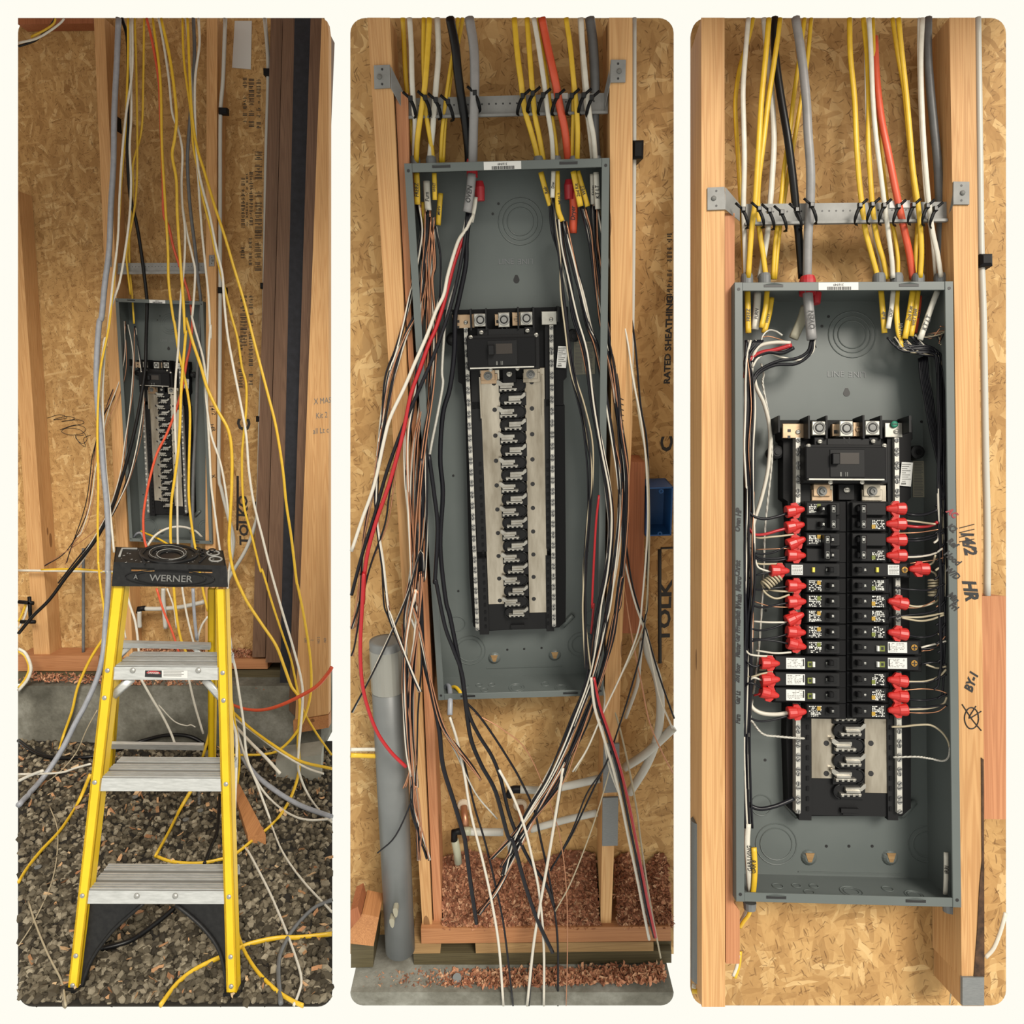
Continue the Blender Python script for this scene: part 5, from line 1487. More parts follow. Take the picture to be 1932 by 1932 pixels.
for g, mix, wh in [
    ('B1:1185,1070 1200,1250 1225,1400 1240,1600 1265,1800 B2:1300,600 1350,800 1385,1000 1405,1200 1390,1450 1372,1700 1368,1930 B3:1372,700 1380,850', 'kkekk', 'running down inside the cabinet by its edge'),
    ('B1:1225,1190 1240,1350 1275,1550 1310,1750 B2:1370,500 1420,800 1470,1050 1510,1300 1520,1500 1490,1750 1450,1930 B3:1430,650 1390,900 1310,1130 1230,1330 1150,1500 1050,1650 B4:960,900 900,1085', 'wkcwkckk', 'swinging back under the cabinet to the shavings'),
    ('B1:1245,1200 1290,1400 1340,1600 1390,1800 B2:1440,480 1490,780 1530,1000 1560,1200 1565,1400 1540,1650 1500,1930 B3:1480,620 1430,850 1350,1080 1260,1300 1160,1500 1050,1660 B4:960,860 830,1000', 'wckkwckkwk', 'sweeping far back under the cabinet'),
    ('B1:1350,1120 1385,1250 1410,1400 1440,1600 B2:1470,350 1520,620 1560,900 1590,1150 1600,1400 1585,1700 1565,1930 B3:1545,550 1480,830 1390,1100 1300,1290 1220,1430 1110,1640 B4:960,1000 860,1190 760,1310', 'kkwckwkckk', 'sweeping from the tallied stud to the jack stud foot'),
    ('B1:1420,1110 1430,1300 1455,1500 1480,1700 B2:1510,400 1550,700 1575,950 1600,1200 1600,1450 1580,1750 B3:1570,350 1530,650 1470,870 1380,1110 1290,1330 1220,1500 1080,1700 B4:1000,880 900,1040', 'wkckkwckkk', 'hanging by the tallied stud and under the cabinet'),
    ('B1:1455,1130 1500,1280 1560,1500 1620,1700 1650,1900 B2:1690,800 1730,1000 1752,1300 1745,1600 1730,1930 B3:1710,560 1680,750 1640,950 1580,1180 1500,1400 1400,1560 B4:1300,850 1170,1060', 'k', 'bowing out past the blue outlet box'),
    ('B1:1440,1130 1480,1300 1540,1550 B2:1610,400 1650,650 1690,900 1720,1150 1728,1500 1700,1930 B3:1680,620 1640,760 1560,930 1470,1120 1380,1300 1300,1440', 'we', 'bowing out in front of the reddish blocking board'),
    ('B3:1570,0 1600,200 1650,450 1720,700 1790,1000 1872,1195', 'w', 'slanting out to the edge below the blue outlet box'),
    ('B2:1600,1500 B3:1600,120 1650,380 1720,640 1800,900 1872,1130', 'k', 'slanting out to the edge below the blue outlet box'),
    ('B3:1560,100 1590,350 1640,650 1690,950 1740,1150 1800,1320 1872,1450', 'c', 'slanting low to the edge past the white pipes'),
    ('B3:1470,600 1520,800 1500,950 1560,1150 1620,1400 1660,1650 B4:1690,900 1740,1250 1802,1558', 'e', 'falling from the tallied stud to the plate'),
    ('B3:1430,800 1460,1000 1450,1180 1500,1400 1580,1600', 'w', 'crossing the grey nail plate'),
]:
    bundle(2, g, mix, RD, wh + ', second bay', GR)
THK = 'thick conductors hanging loose in the second bay'
for ch, g, dp, r, lb in [
    ('w', 'B1:735,1160 690,1250 645,1320 590,1500 B2:565,170 520,265 470,400 400,560 340,700 260,870 225,1000 170,1250 100,1450 40,1630', [.05, .0, -.04, -.06], 3.4, 'thick white oven conductor slanting to the edge'),
    ('r', 'B1:690,1220 672,1300 620,1450 570,1650 B2:520,360 480,450 430,590 380,730 345,900 310,1050 250,1260 190,1430 140,1600 115,1750 105,1930 B3:110,300 100,500 90,700 95,880 120,1030 180,1200 260,1320 350,1410', [.05, .0, -.045, -.065, -.07, -.07], 3.8, 'thick red oven conductor looping down past the grey pipe'),
    ('k', 'B1:700,1150 685,1300 650,1500 600,1700 B2:540,430 490,560 420,720 330,930 240,1180 170,1430 100,1650 40,1880', [.05, .0, -.042, -.062], 3.4, 'thick black oven conductor slanting to the edge'),
    ('a', 'B1:700,1160 670,1300 655,1480 600,1650 570,1800 B2:570,350 555,600 560,680 530,850 490,1050 460,1250 440,1400 B3:385,230 365,400 360,500 400,620', [.05, .02, -.02, -.04], 2.6, 'twisted bare conductor from the oven cable'),
    ('k', 'B1:715,1150 695,1300 690,1450 650,1650 B2:630,300 625,500 600,700 560,850 545,1100 560,1300 545,1600 575,1900 B3:600,550 640,750 670,900 690,1050 720,1250 780,1400 860,1550 930,1800 B4:960,900 1030,1150 1100,1350 1185,1530', [.05, .03, .0, -.03, -.06, -.07], 4.2, 'thick black conductor hanging lowest, ending over the spacer block'),
    ('k', 'B2:480,1080 510,1300 530,1500 515,1800 B3:520,350 570,600 620,740 670,880 700,1080 760,1220 840,1350 890,1480 930,1650 B4:970,830 1050,1000 1150,1150 1195,1270', [-.02, -.03, -.045, -.055], 3.6, 'thick black conductor ending above the plate'),
    ('k', 'B2:440,1100 445,1400 430,1700 B3:435,500 450,780 500,1000 540,1200 560,1400 620,1600 680,1800 B4:690,920 720,1150 752,1365', [-.02, -.03, -.05, -.06], 4.4, 'thick black conductor ending in front of the shavings'),
    ('k', 'B3:690,1040 760,1110 840,1220 930,1360 1000,1480 B4:1080,720 1120,900 1160,1080 1195,1280 1215,1500 1215,1832', [-.03, -.045, -.06], 2.2, 'black conductor running on down past the ledge'),
    ('w', 'B4:600,190 640,320 680,500 720,740 790,1020 840,1250 880,1500 905,1832', [-.03, -.05, -.07], 2.6, 'white conductor from the stripped grey cable at the cabinet bottom'),
    ('k', 'B4:605,190 650,350 690,480 740,700 800,900 860,1150 910,1400 960,1832', [-.025, -.045, -.07], 2.0, 'black conductor from the stripped grey cable at the cabinet bottom'),
    ('w', 'B4:880,490 950,620 1020,800 1070,1000 1110,1200 1135,1500 1135,1832', [-.05, -.06, -.07], 2.6, 'white conductor falling straight in the middle'),
    ('c', 'B4:740,170 900,260 1050,400 1190,740 1240,950 1265,1200 1270,1500 1262,1832', [-.03, -.05, -.07], 1.1, 'long bare copper conductor falling in the middle'),
    ('w', 'B4:1245,480 1210,700 1160,1000 1110,1280 1075,1500 1040,1832', [-.05, -.065, -.07], 2.8, 'white conductor crossing behind the hanging black ones'),
    ('k', 'B4:1250,480 1205,760 1150,1040 1100,1330 1072,1560 1050,1832', [-.045, -.06, -.068], 2.0, 'black conductor crossing behind with the white one'),
    ('r', 'B2:1450,1310 1430,1500 1410,1930 B3:1420,480 1405,650', [.0, -.02], 2.2, 'red conductor inside the cabinet edge by the tallied stud'),
    ('r', 'B3:1420,900 1450,1050 1500,1200 1565,1400 1615,1600 1655,1800 B4:1700,1100 1735,1280 1772,1445', [-.05, -.06, -.07], 2.8, 'red conductor ending low beside the tallied stud'),
    ('k', 'B3:1415,910 1440,1060 1490,1210 1550,1400 1595,1600 1635,1800 B4:1685,1100 1720,1280 1765,1445', [-.05, -.06, -.065], 2.6, 'black conductor ending low beside the tallied stud'),
    ('w', 'B3:1405,900 1425,1070 1470,1220 1530,1420 1575,1600 1615,1800 B4:1665,1100 1700,1280 1735,1457', [-.05, -.06, -.06], 2.8, 'white conductor ending low beside the tallied stud'),
    ('a', 'B3:560,1190 640,1340 690,1450 760,1580 870,1705', [-.03, -.04], 1.6, 'bare stranded conductor with a loose end below the cabinet'),
    ('k', 'B3:1520,1330 1440,1490 1350,1680 B4:1290,870 1230,970 1175,1055', [-.03, -.05], 1.8, 'black conductor slanting over the nail plate to the shavings'),
    ('e', 'B4:1540,370 1480,600 1400,850 1290,1130 1200,1295', [-.03, -.06], 1.3, 'cream conductor slanting over the nail plate to the plate'),
]:
    wire(2, WMAT[ch], g, dp, r, lb, THK, 1.0, 'wire', 'wire')
# cables leaving through the cabinet bottom
wire(2, 'greyblue', 'B3:575,960 590,945 600,975 602,1040 600,1115', [.05, .0, -.02], 5.0, 'short stripped grey cable looping out of the second cabinet', 'stripped cable ends', 1.3)
wire(2, 'yellow', 'B3:600,962 630,955 655,980 660,1005', [.05, .02], 4.0, 'short yellow cable looping out of the second cabinet', 'stripped cable ends', 1.5)
wire(2, 'white', 'B4:36,375 200,375 358,385', [-.02, .03], 4.0, 'white cable strung level behind the red conductor', 'level cables by the pipe', 1.5)
wire(2, 'yellow', 'B4:36,408 200,412 358,405', [-.02, .03], 5.0, 'yellow cable strung level behind the red conductor', 'level cables by the pipe', 1.5)

# big grey pipe
def bigpipe():
    t = thing(2, 'drain_pipe', P(2, *zz('B4', 318, 1520), -.035), 'big grey plastic pipe with taped top beside the stud', 'pipe')
    a, b = P(2, *zz('B3', 235, 690), .02), P(2, *zz('B4', 318, 1510), -.01)
    r0 = 31 * mpp(2, a)
    ax = b - a
    L = np.linalg.norm(ax)
    mb = MB().lathe(a, ax, [(0, r0 * .7), (0, r0), (L * .5, r0), (L, r0)], 28); mb.sm = False
    o = part(t, 'pipe_wall', mb, M['pvc'])
    for p in o.data.polygons: p.use_smooth = len(p.vertices) == 4
    part(t, 'tape', MB().lathe(a + ax * .02, ax, [(0, r0 * 1.02), (.10, r0 * 1.03), (.10, r0 * .9)], 28, cap=False), M['tape'])
    for k, (X, Y) in enumerate(((290, 1300), (270, 1360))):
        c = P(2, *zz('B4', X, Y), -.055)
        part(t, 'paint_smear', MB().prism([c + np.array((.006 * math.cos(u), 0, .014 * math.sin(u) + .003 * math.cos(2 * u))) for u in np.linspace(0, 6, 10)], (0, .02, 0)), M['beige'])
bigpipe()
# water pipes at the bottom
WP = 'white water pipes of the second bay'
pipe(2, 'pex', 'B4:1000,602 1130,605 1280,580 1455,540', [.05, .05, .04], 7.4, 'upper white water pipe reaching to the nail plate', group=WP)
pipe(2, 'pex', 'B4:705,842 800,845 905,845', .05, 7.2, 'short white water pipe beside the pale elbow', group=WP)
pipe(2, 'pex', 'B4:1060,830 1150,805 1280,770 1440,735', [.05, .05, .04], 6.6, 'lower white water pipe reaching to the nail plate', group=WP)
pipe(2, 'pex', 'B4:940,880 945,940 960,1000', .055, 5.5, 'white water pipe dropping into the shavings', group=WP)
pipe(2, 'pex', 'B4:1590,480 1700,410 1790,330 1873,250', .06, 8.0, 'white water pipe slanting out to the edge', group=WP)
pipe(2, 'pex', 'B3:1700,630 1730,760 1780,900 1800,1060 1780,1240 1720,1400 1620,1560', [.07, .065, .06], 8.0, 'white water pipe curving down beside the tallied stud', group=WP)
pipe(2, 'pex', 'B3:1690,690 1680,830 1665,950 1600,1130', .055, 3.6, 'thin white pipe curving behind the tallied stud', group=WP)
pipe(2, 'pex', 'B1:1650,42 1650,500 1648,1000 B2:1640,300 1630,700 1612,1118', .04, 4.0, 'white conduit standing beside the tallied stud', group='white conduits')
c = P(2, *zz('B1', 1665, 795), .04)
solo(2, 'pipe_clip', MB().bevbox(c[0] - .010, c[0] + .010, .025, .098, c[2] - .016, c[2] + .014, .004), M['black'], 'black clip on the conduit beside the tallied stud', 'clip', 'black pipe clips')
solo(2, 'pipe_elbow', MB().tube(smooth_path([P(2, *zz('B4', 1005, 602), .05), P(2, *zz('B4', 955, 605), .05), P(2, *zz('B4', 935, 640), .05)], 4), .009, .009, 10), M['black'], 'black pipe elbow at the upper water pipe', 'fitting')
e = thing(2, 'pipe_elbow', P(2, *zz('B4', 640, 1020), .05), 'pale pipe elbow with black joint at the lower water pipe', 'fitting')
part(e, 'joint', MB().tube([P(2, *zz('B4', 665, 840), .05), P(2, *zz('B4', 625, 845), .05), P(2, *zz('B4', 625, 895), .05)], .0085, .0085, 10), M['black'])
part(e, 'sleeve', MB().tube([P(2, *zz('B4', 672, 840), .05), P(2, *zz('B4', 720, 840), .05)], .0105, .0105, 12), M['fitting'])
part(e, 'tail_piece', MB().tube([P(2, *zz('B4', 628, 890), .05), P(2, *zz('B4', 640, 950), .05), P(2, *zz('B4', 648, 1020), .05)], .0095, .0095, 12), M['fitting'])
for (X, Y), r_, lb in (((680, 690), .017, 'copper stub with pale foam collar next to the pale elbow'), ((1000, 690), .018, 'copper stub with pale foam collar under the black elbow')):
    c = P(2, *zz('B4', X, Y), .099)
    t = thing(2, 'copper_stub', c, lb, 'pipe', 'copper stubs')
    part(t, 'daylight_collar', MB().lathe(c, (0, -1, 0), [(0, r_), (.004, r_ * .9), (.006, r_ * .5)], 14), M['light'])  # collar painted pale for the daylit hole round the tube
    part(t, 'copper_tube', MB().tube([c + np.array((0, -.004, 0)), c + np.array((.004, -.03, -.02)), c + np.array((.004, -.04, -.07))], .0085, .0085, 12), M['copper'])
for q, lb in (('B4:1476,345 1566,343 1563,618 1472,622', 'upper grey steel nail plate on the tallied stud'), ('B4:1470,652 1560,648 1556,922 1468,925', 'lower grey steel nail plate on the tallied stud')):
    solo(2, 'nail_plate', board(2, path(q), .006, .011), M['nailplate'], lb, 'plate', 'nail plates')
# blue outlet box
t = thing(2, 'outlet_box', P(2, *zz('B2', 1795, 1545), .03), 'blue plastic outlet box on the sheathing', 'outlet box')
mb = MB()
A_, B_, C_, D_ = [P(2, *zz('B2', X, Y), .02) for X, Y in ((1722, 1268), (1872, 1272), (1872, 1548), (1716, 1545))]
x0, x1, z0, z1 = A_[0], B_[0], D_[2], A_[2]
mb.box(x0, x1, .09, .094, z0, z1); mb.box(x0, x0 + .003, .02, .09, z0, z1); mb.box(x1 - .003, x1, .02, .09, z0, z1); mb.box(x0, x1, .02, .09, z1 - .003, z1); mb.box(x0, x1, .02, .09, z0, z0 + .003)
part(t, 'box_shell', mb, M['blue'])
for X, Y in ((1804, 1288), (1796, 1530)):
    c = P(2, *zz('B2', X, Y), .02)
    part(t, 'screw_tab', MB().torus(c, (0, -1, 0), .0035, .0018, 14, 6), M['blue'])
# stencilled writing on the sheathing, attached to the walls they are printed on
W1 = bpy.data.objects['wall_left']; W2 = bpy.data.objects['wall_centre']; W3 = bpy.data.objects['wall_right']
def wtext(wall, bay, body, key, X, Y, hpx, ang, mat='stencil', wide=1.0, bold=.035, shear=0.0, y=OSB_Y - .0006):
    lettering(wall, bay, body, P(bay, *zz(key, X, Y), y), hpx, ang, mat, wide, shear, bold)
wtext(W2, 2, 'RATED SHEATHING', 'B2', 1846, 430, 12, 90, wide=1.1)
wtext(W2, 2, 'C', 'B2', 1838, 1020, 22, 90, wide=1.4)
wtext(W2, 2, 'TOLK', 'B3', 1828, 530, 22, 90, wide=1.6)
wtext(W1, 1, 'TOLKO', 'A2', 1372, 1500, 17, 90, wide=1.2)
wtext(W1, 1, 'C', 'A2', 1375, 940, 24, 90)
def stencil(wall, bay, key, x0, x1, y0, y1, seed, pitch):
    """blurred stencil print, too small to read: columns of short dark strokes"""
    rr_ = random.Random(seed)
    mb = MB()
    y = y0
    while y < y1:
        h = rr_.uniform(.5, 1.1) * pitch
        if rr_.random() < .84:
            for k in range(2):
                xa, xb = (x0, x1) if rr_.random() < .6 else (x0 + (x1 - x0) * rr_.uniform(0, .5), x1 - (x1 - x0) * rr_.uniform(0, .4))
                q = [P(bay, *zz(key, X, Y), OSB_Y - .0006) for X, Y in ((xa, y + k * h * .5), (xb, y + k * h * .5), (xb, y + k * h * .5 + h * .3), (xa, y + k * h * .5 + h * .3))]
                mb.add(q, [(0, 1, 2, 3)])
        y += h + pitch * .35
    part(wall, 'stencil_print', mb, M['stencil'], kind='stuff')
for n_, (key, x0, x1, y0, y1) in enumerate((('A1', 1365, 1390, 395, 660), ('A1', 1400, 1432, 385, 690), ('A1', 1445, 1472, 380, 690), ('A1', 1436, 1478, 830, 1290), ('A1', 1355, 1378, 985, 1285), ('A1', 1384, 1396, 955, 1290), ('A1', 1403, 1425, 950, 1285), ('A1', 1435, 1475, 1300, 1560), ('A1', 1352, 1376, 1375, 1480), ('A1', 1400, 1420, 1340, 1500), ('A2', 1350, 1390, 180, 480), ('A2', 1400, 1425, 180, 700), ('A2', 1340, 1365, 420, 720))):
    stencil(W1, 1, key, x0, x1, y0, y1, n_, 17)
stencil(W2, 2, 'B1', 1836, 1866, 1270, 1660, 77, 24)
# pencil scribble on the sheathing, and the stencilled rules
def scrawl(wall, bay, pth, y, rpx, mat='inkb', name='scribble'):
    pts = [P(bay, *q, y) for q in path(pth)]
    m = mpp(bay, pts[0])
    base = np.array(wall['_b'])
    part(wall, name, MB().tube(smooth_path(pts, 4), rpx * m, .0004, 4), M[mat])
scrawl(W2, 2, 'B3:1795,170 1795,480 1797,820', OSB_Y - .0006, 3.5, 'stencil', 'stencil_rule')
scrawl(W2, 2, 'B3:1800,165 1870,162', OSB_Y - .0006, 2.0, 'stencil', 'stencil_rule')
scrawl(W1, 1, 'A2:1335,1240 1335,1400 1333,1560', OSB_Y - .0006, 2.2, 'stencil', 'stencil_rule')
scrawl(W1, 1, 'A2:215,900 290,880 330,900 250,910 330,890 380,905 300,920 400,910 430,930 350,950 290,970 380,940 440,960 420,990 350,1000 300,980 330,960 410,970 450,1020 420,1050 380,1010 430,1000', OSB_Y - .0006, .5)
scrawl(W1, 1, 'A2:380,1000 400,1040 440,1070 430,1020 470,1000', OSB_Y - .0006, .5)
for s_, X, Y in (('X MAS', 1840, 800), ('Kit 2', 1835, 885), ('all Lt c', 1830, 975)):
    lettering(post, 1, s_, P(1, *zz('A2', X - 8, Y), -.1606), 11, 8, 'inkg', .75, .2, .0)
for k in range(4):
    lettering(post, 1, ('NO', '2', 'NO 2', 'NO')[k], P(1, *zz('A3', 1755 + 38 * k - 20, 710), -.1606), 5, 90, 'inkg', .8)
lettering(s1b, 1, '14/2', P(1, *zz('A2', 1186, 850), SY - .0006), 8, -75, 'inkb', 1, .2, .005)
lettering(s1b, 1, 'HR', P(1, *zz('A2', 1186, 955), SY - .0006), 8, -75, 'inkb', 1, .2, .005)
lettering(s1b, 1, 'X', P(1, *zz('A2', 1190, 1240), SY - .0006), 8, -75, 'inkb', 1, .2, .005)

# shavings heap behind the bottom plate, and along the ledge
def heap(bay, name, pxa, pxb, ybot, y0, y1, h0, h1, n, lo, hi, label):
    a, b = P(bay, *pxa, y0), P(bay, *pxb, y0)
    c, s = [], []
    for k in range(n):
        f, g = R.random(), R.random()
        top = h0 + (h1 - h0) * g + .02 * math.sin(f * 9) * g
        y = y0 + (y1 - y0) * g
        c.append((a[0] + (b[0] - a[0]) * f, y, a[2] + (b[2] - a[2]) * f + top * (1 - .12 * R.random())))
        s.append(R.uniform(lo, hi))
    return stuff(bay, name, heap_mesh(name, c, s, CHV, CHF, M['chip']), label, 'shavings')
def mound(bay, pxa, pxb, y0, y1, h0, h1, label):
    a, b = P(bay, *pxa, y0), P(bay, *pxb, y0)
    nx, ny = 24, 6
    vs, fs = [], []
    for j in range(ny + 1):
        for i in range(nx + 1):
            f, g = i / nx, j / ny
            vs.append((a[0] + (b[0] - a[0]) * f, y0 + (y1 - y0) * g, a[2] + (b[2] - a[2]) * f + h0 + (h1 - h0) * g + .02 * math.sin(f * 9) * g - .003))
    for j in range(ny):
        for i in range(nx):
            o = j * (nx + 1) + i
            fs.append((o, o + 1, o + nx + 2, o + nx + 1))
    mb = MB().add(vs, fs)
    return solo(bay, 'shavings_bed', mb, M['chipbase'], label, 'shavings', None, 'stuff')
zc = [zz('B4', 560, 1392), zz('B4', 1452, 1386)]
mound(2, zc[0], zc[1], .004, .096, .0, .13, 'packed red shavings between the studs')
heap(2, 'wood_shavings', zc[0], zc[1], 0, .004, .094, .0, .13, 5200, .004, .0095, 'loose red shavings heaped between the two studs')
zd = [zz('B4', 1560, 1386), zz('B4', 1870, 1384)]
mound(2, zd[0], zd[1], .004, .096, .0, .12, 'packed red shavings beyond the tallied stud')
heap(2, 'wood_shavings', zd[0], zd[1], 0, .004, .094, .0, .12, 1900, .004, .0095, 'loose red shavings heaped beyond the tallied stud')
cs, ss = [], []
for k in range(2600):
    f = R.random()
    xa, xb = _f0[0], _f1[0]
    y = R.uniform(LY + .012, .0)
    if R.random() < .5: y = R.uniform(LY * .75, LY * .2)
    cs.append((xa + (xb - xa) * (f * .96 + .02), y, _zl + R.random() * .008)); ss.append(R.uniform(.004, .010))
stuff(2, 'wood_shavings', heap_mesh('wood_shavings', cs, ss, CHV, CHF, M['chip']), 'red shavings strewn along the concrete ledge', 'shavings')
c = P(2, *zz('B4', 625, 1655), -.08)
solo(2, 'knockout_slug', MB().lathe((c[0], LY * .5, _zl + .012), (0, -.5, .9), [(0, .011), (.002, .011)], 16), M['pvc'], 'round grey knockout slug on the concrete ledge', 'slug', 'knockout slugs')
# ================================================================== third bay
C3G = 'cables coming down into the third cabinet'
T3 = [.03, .022, .016, .03, .045]
TB = [.045, .04, .034, .042, .052]
TF = [.02, .014, .008, .02, .038]
cables(3, [
    ('yellow', 'C1:395,44 370,150 320,320 295,480 295,620 310,850 325,1100 336,1300 346,1520', TB, 4.2, 1.6, 'yellow cable bowing behind toward the bare stud, third bay'),
    ('white', 'C1:367,44 350,250 337,450 341,650 345,850 340,1100 346,1300 352,1520', T3, 4.8, 1.7, 'white cable nearest the bare stud, third bay'),
    ('white', 'C1:455,44 470,200 488,350 505,560 512,750 502,950 490,1100 470,1300 432,1520', TB, 5.6, 1.7, 'white cable weaving behind the yellow twins, third bay'),
    ('yellow', 'C1:484,44 466,250 442,500 427,750 415,950 405,1100 385,1250 366,1520', TF, 5.2, 1.7, 'yellow twin cable ending at the corner bushing, third bay'),
    ('yellow', 'C1:548,44 520,250 482,500 452,750 427,950 420,1100 430,1250 450,1380 468,1520', T3, 5.0, 1.7, 'yellow twin cable ending at the second bushing, third bay'),
    ('blackc', 'C1:515,44 520,250 550,480 590,720 620,950 640,1150 660,1350 672,1520', [.035, .028, .02, .034, .05], 7.6, 1.1, 'thick black cable slanting beside the grey oven cable, third bay'),
    ('yellow', 'C1:686,44 660,250 630,450 600,700 570,900 550,1100 522,1300 506,1525', TB, 4.2, 1.6, 'left yellow cable passing behind the thick black one, third bay'),
    ('yellow', 'C1:724,44 700,300 660,550 625,750 590,950 566,1100 540,1280 518,1525', [.05, .048, .04, .048, .055], 4.0, 1.6, 'right yellow cable passing behind the thick black one, third bay'),
    ('grey', 'C1:635,44 668,250 695,500 706,700 720,900 718,1100 706,1280 700,1545', [.02, .012, .006, .02, .036], 8.6, 1.1, 'thick grey oven cable entering the red bushing, third bay'),
    ('yellow', 'C1:942,44 946,250 970,500 981,750 995,950 1012,1100 1032,1250 1066,1380 1104,1520', T3, 5.2, 1.8, 'outer yellow cable beside the bare bracket middle, third bay'),
    ('yellow', 'C1:1020,44 1041,250 1051,500 1049,750 1060,950 1076,1150 1100,1300 1135,1420 1156,1525', T3, 5.0, 1.8, 'second yellow cable beside the bare bracket middle, third bay'),
    ('white', 'C1:1030,44 1032,300 1038,600 1052,900 1066,1150 1085,1300 1110,1400 1140,1525', TB, 2.6, 1.5, 'thin white cable hidden behind the second yellow, third bay'),
    ('white', 'C1:1052,44 1064,250 1074,500 1090,700 1115,900 1140,1100 1160,1250 1180,1400 1188,1520', TF, 4.6, 1.6, 'white cable alongside the red dryer cable, third bay'),
    ('yellow', 'C1:1074,44 1084,400 1105,650 1130,880 1160,1120 1195,1260 1215,1400 1217,1520', TB, 4.0, 1.6, 'yellow cable between the white and red cables, third bay'),
    ('redc', 'C1:1084,150 1095,380 1120,600 1160,800 1200,1000 1225,1120 1260,1280 1285,1400 1302,1525', [.05, .03, .018, .03, .05], 7.0, 1.5, 'wide red dryer cable, third bay'),
    ('yellow', 'C1:1185,44 1215,250 1250,450 1275,700 1295,900 1315,1080 1328,1200 1318,1350 1310,1520', TB, 4.2, 1.6, 'rear yellow cable right of the dryer cable, third bay'),
    ('yellow', 'C1:1220,44 1240,250 1262,450 1285,700 1302,900 1330,1100 1345,1250 1350,1380 1342,1520', TF, 5.0, 1.7, 'front yellow cable right of the dryer cable, third bay'),
    ('white', 'C1:1355,44 1346,300 1355,600 1370,850 1390,1080 1412,1250 1440,1380 1462,1515', TF, 5.0, 1.7, 'front white cable beside the dark grey one, third bay'),
    ('white', 'C1:1336,44 1335,250 1345,600 1365,950 1385,1150 1410,1300 1430,1515', TB, 3.4, 1.6, 'rear white cable beside the dark grey one, third bay'),
    ('greydark', 'C1:1386,44 1386,250 1400,450 1420,650 1440,850 1450,1050 1456,1200 1464,1400 1470,1515', [.05, .045, .04, .05, .058], 7.8, 1.1, 'dark grey cable against the scrawled stud, third bay'),
], C3G)
for X, lb in ((358, 'grey bushing at the corner of the third cabinet by the jack stud'), (458, 'grey bushing of the second yellow twin, third cabinet'), (1108, 'grey bushing of the two outer yellow cables, third cabinet'), (1208, 'grey bushing of the white cable by the dryer cable, third cabinet'), (1328, 'grey bushing of the yellow cables right of the dryer cable, third cabinet'), (1456, 'grey bushing of the two white cables, third cabinet')):
    bushing(3, *zz('C1', X, 1496), 23, 22, 'greybush', lb)
bushing(3, *zz('C1', 702, 1512), 30, 34, 'redbush', 'red bushing of the grey oven cable, third cabinet', .036)
c = P(3, *zz('C1', 748, 1640), .05)
solo(3, 'cable_bushing', MB().lathe(c, (0, 0, 1), [(-.008, .008), (.010, .010), (.018, .008)], 14), M['redbush'], 'red bushing shell inside the third cabinet by the oven cable', 'bushing', 'bushings on cabinet tops')
bracket(3, path('C1:350,1098 1500,1085 1500,1180 350,1200'), path('C1:135,1005 232,1000 238,1128 135,1132'), path('C1:1532,970 1622,972 1622,1100 1530,1100'), .03, 'steel bracket bar with cable ties above the third cabinet', (path('C1:236,1005 236,1130 315,1195 315,1098'), path('C1:1532,975 1530,1100 1495,1180 1495,1085')))
solo(3, 'bracket_sticker', board(3, path('C1:1168,1080 1285,1076 1285,1118 1168,1120'), .0285, .0298), M['paper'], 'small barcode sticker on the third bracket bar', 'sticker')
for X, Y, s, lb in ((334, 1126, 1, 'the white cable by the bare stud'), (424, 1122, 1, 'the yellow twins'), (482, 1132, 1, 'the weaving white cable'), (552, 1142, 1, 'the yellow cables behind the black'), (638, 1128, 1, 'the thick black cable'), (722, 1100, 1, 'the grey oven cable'), (1004, 1104, -1, 'the outer yellow cable'), (1074, 1098, -1, 'the second yellow cable'), (1140, 1104, -1, 'the white by the dryer cable'), (1222, 1108, -1, 'the red dryer cable'), (1306, 1102, -1, 'the front yellow cable'), (1386, 1106, -1, 'the front white cable'), (1432, 1122, -1, 'the dark grey cable')):
    ziptie(3, 'C1', X, Y, s, 'black cable tie holding ' + lb + ', third bracket')
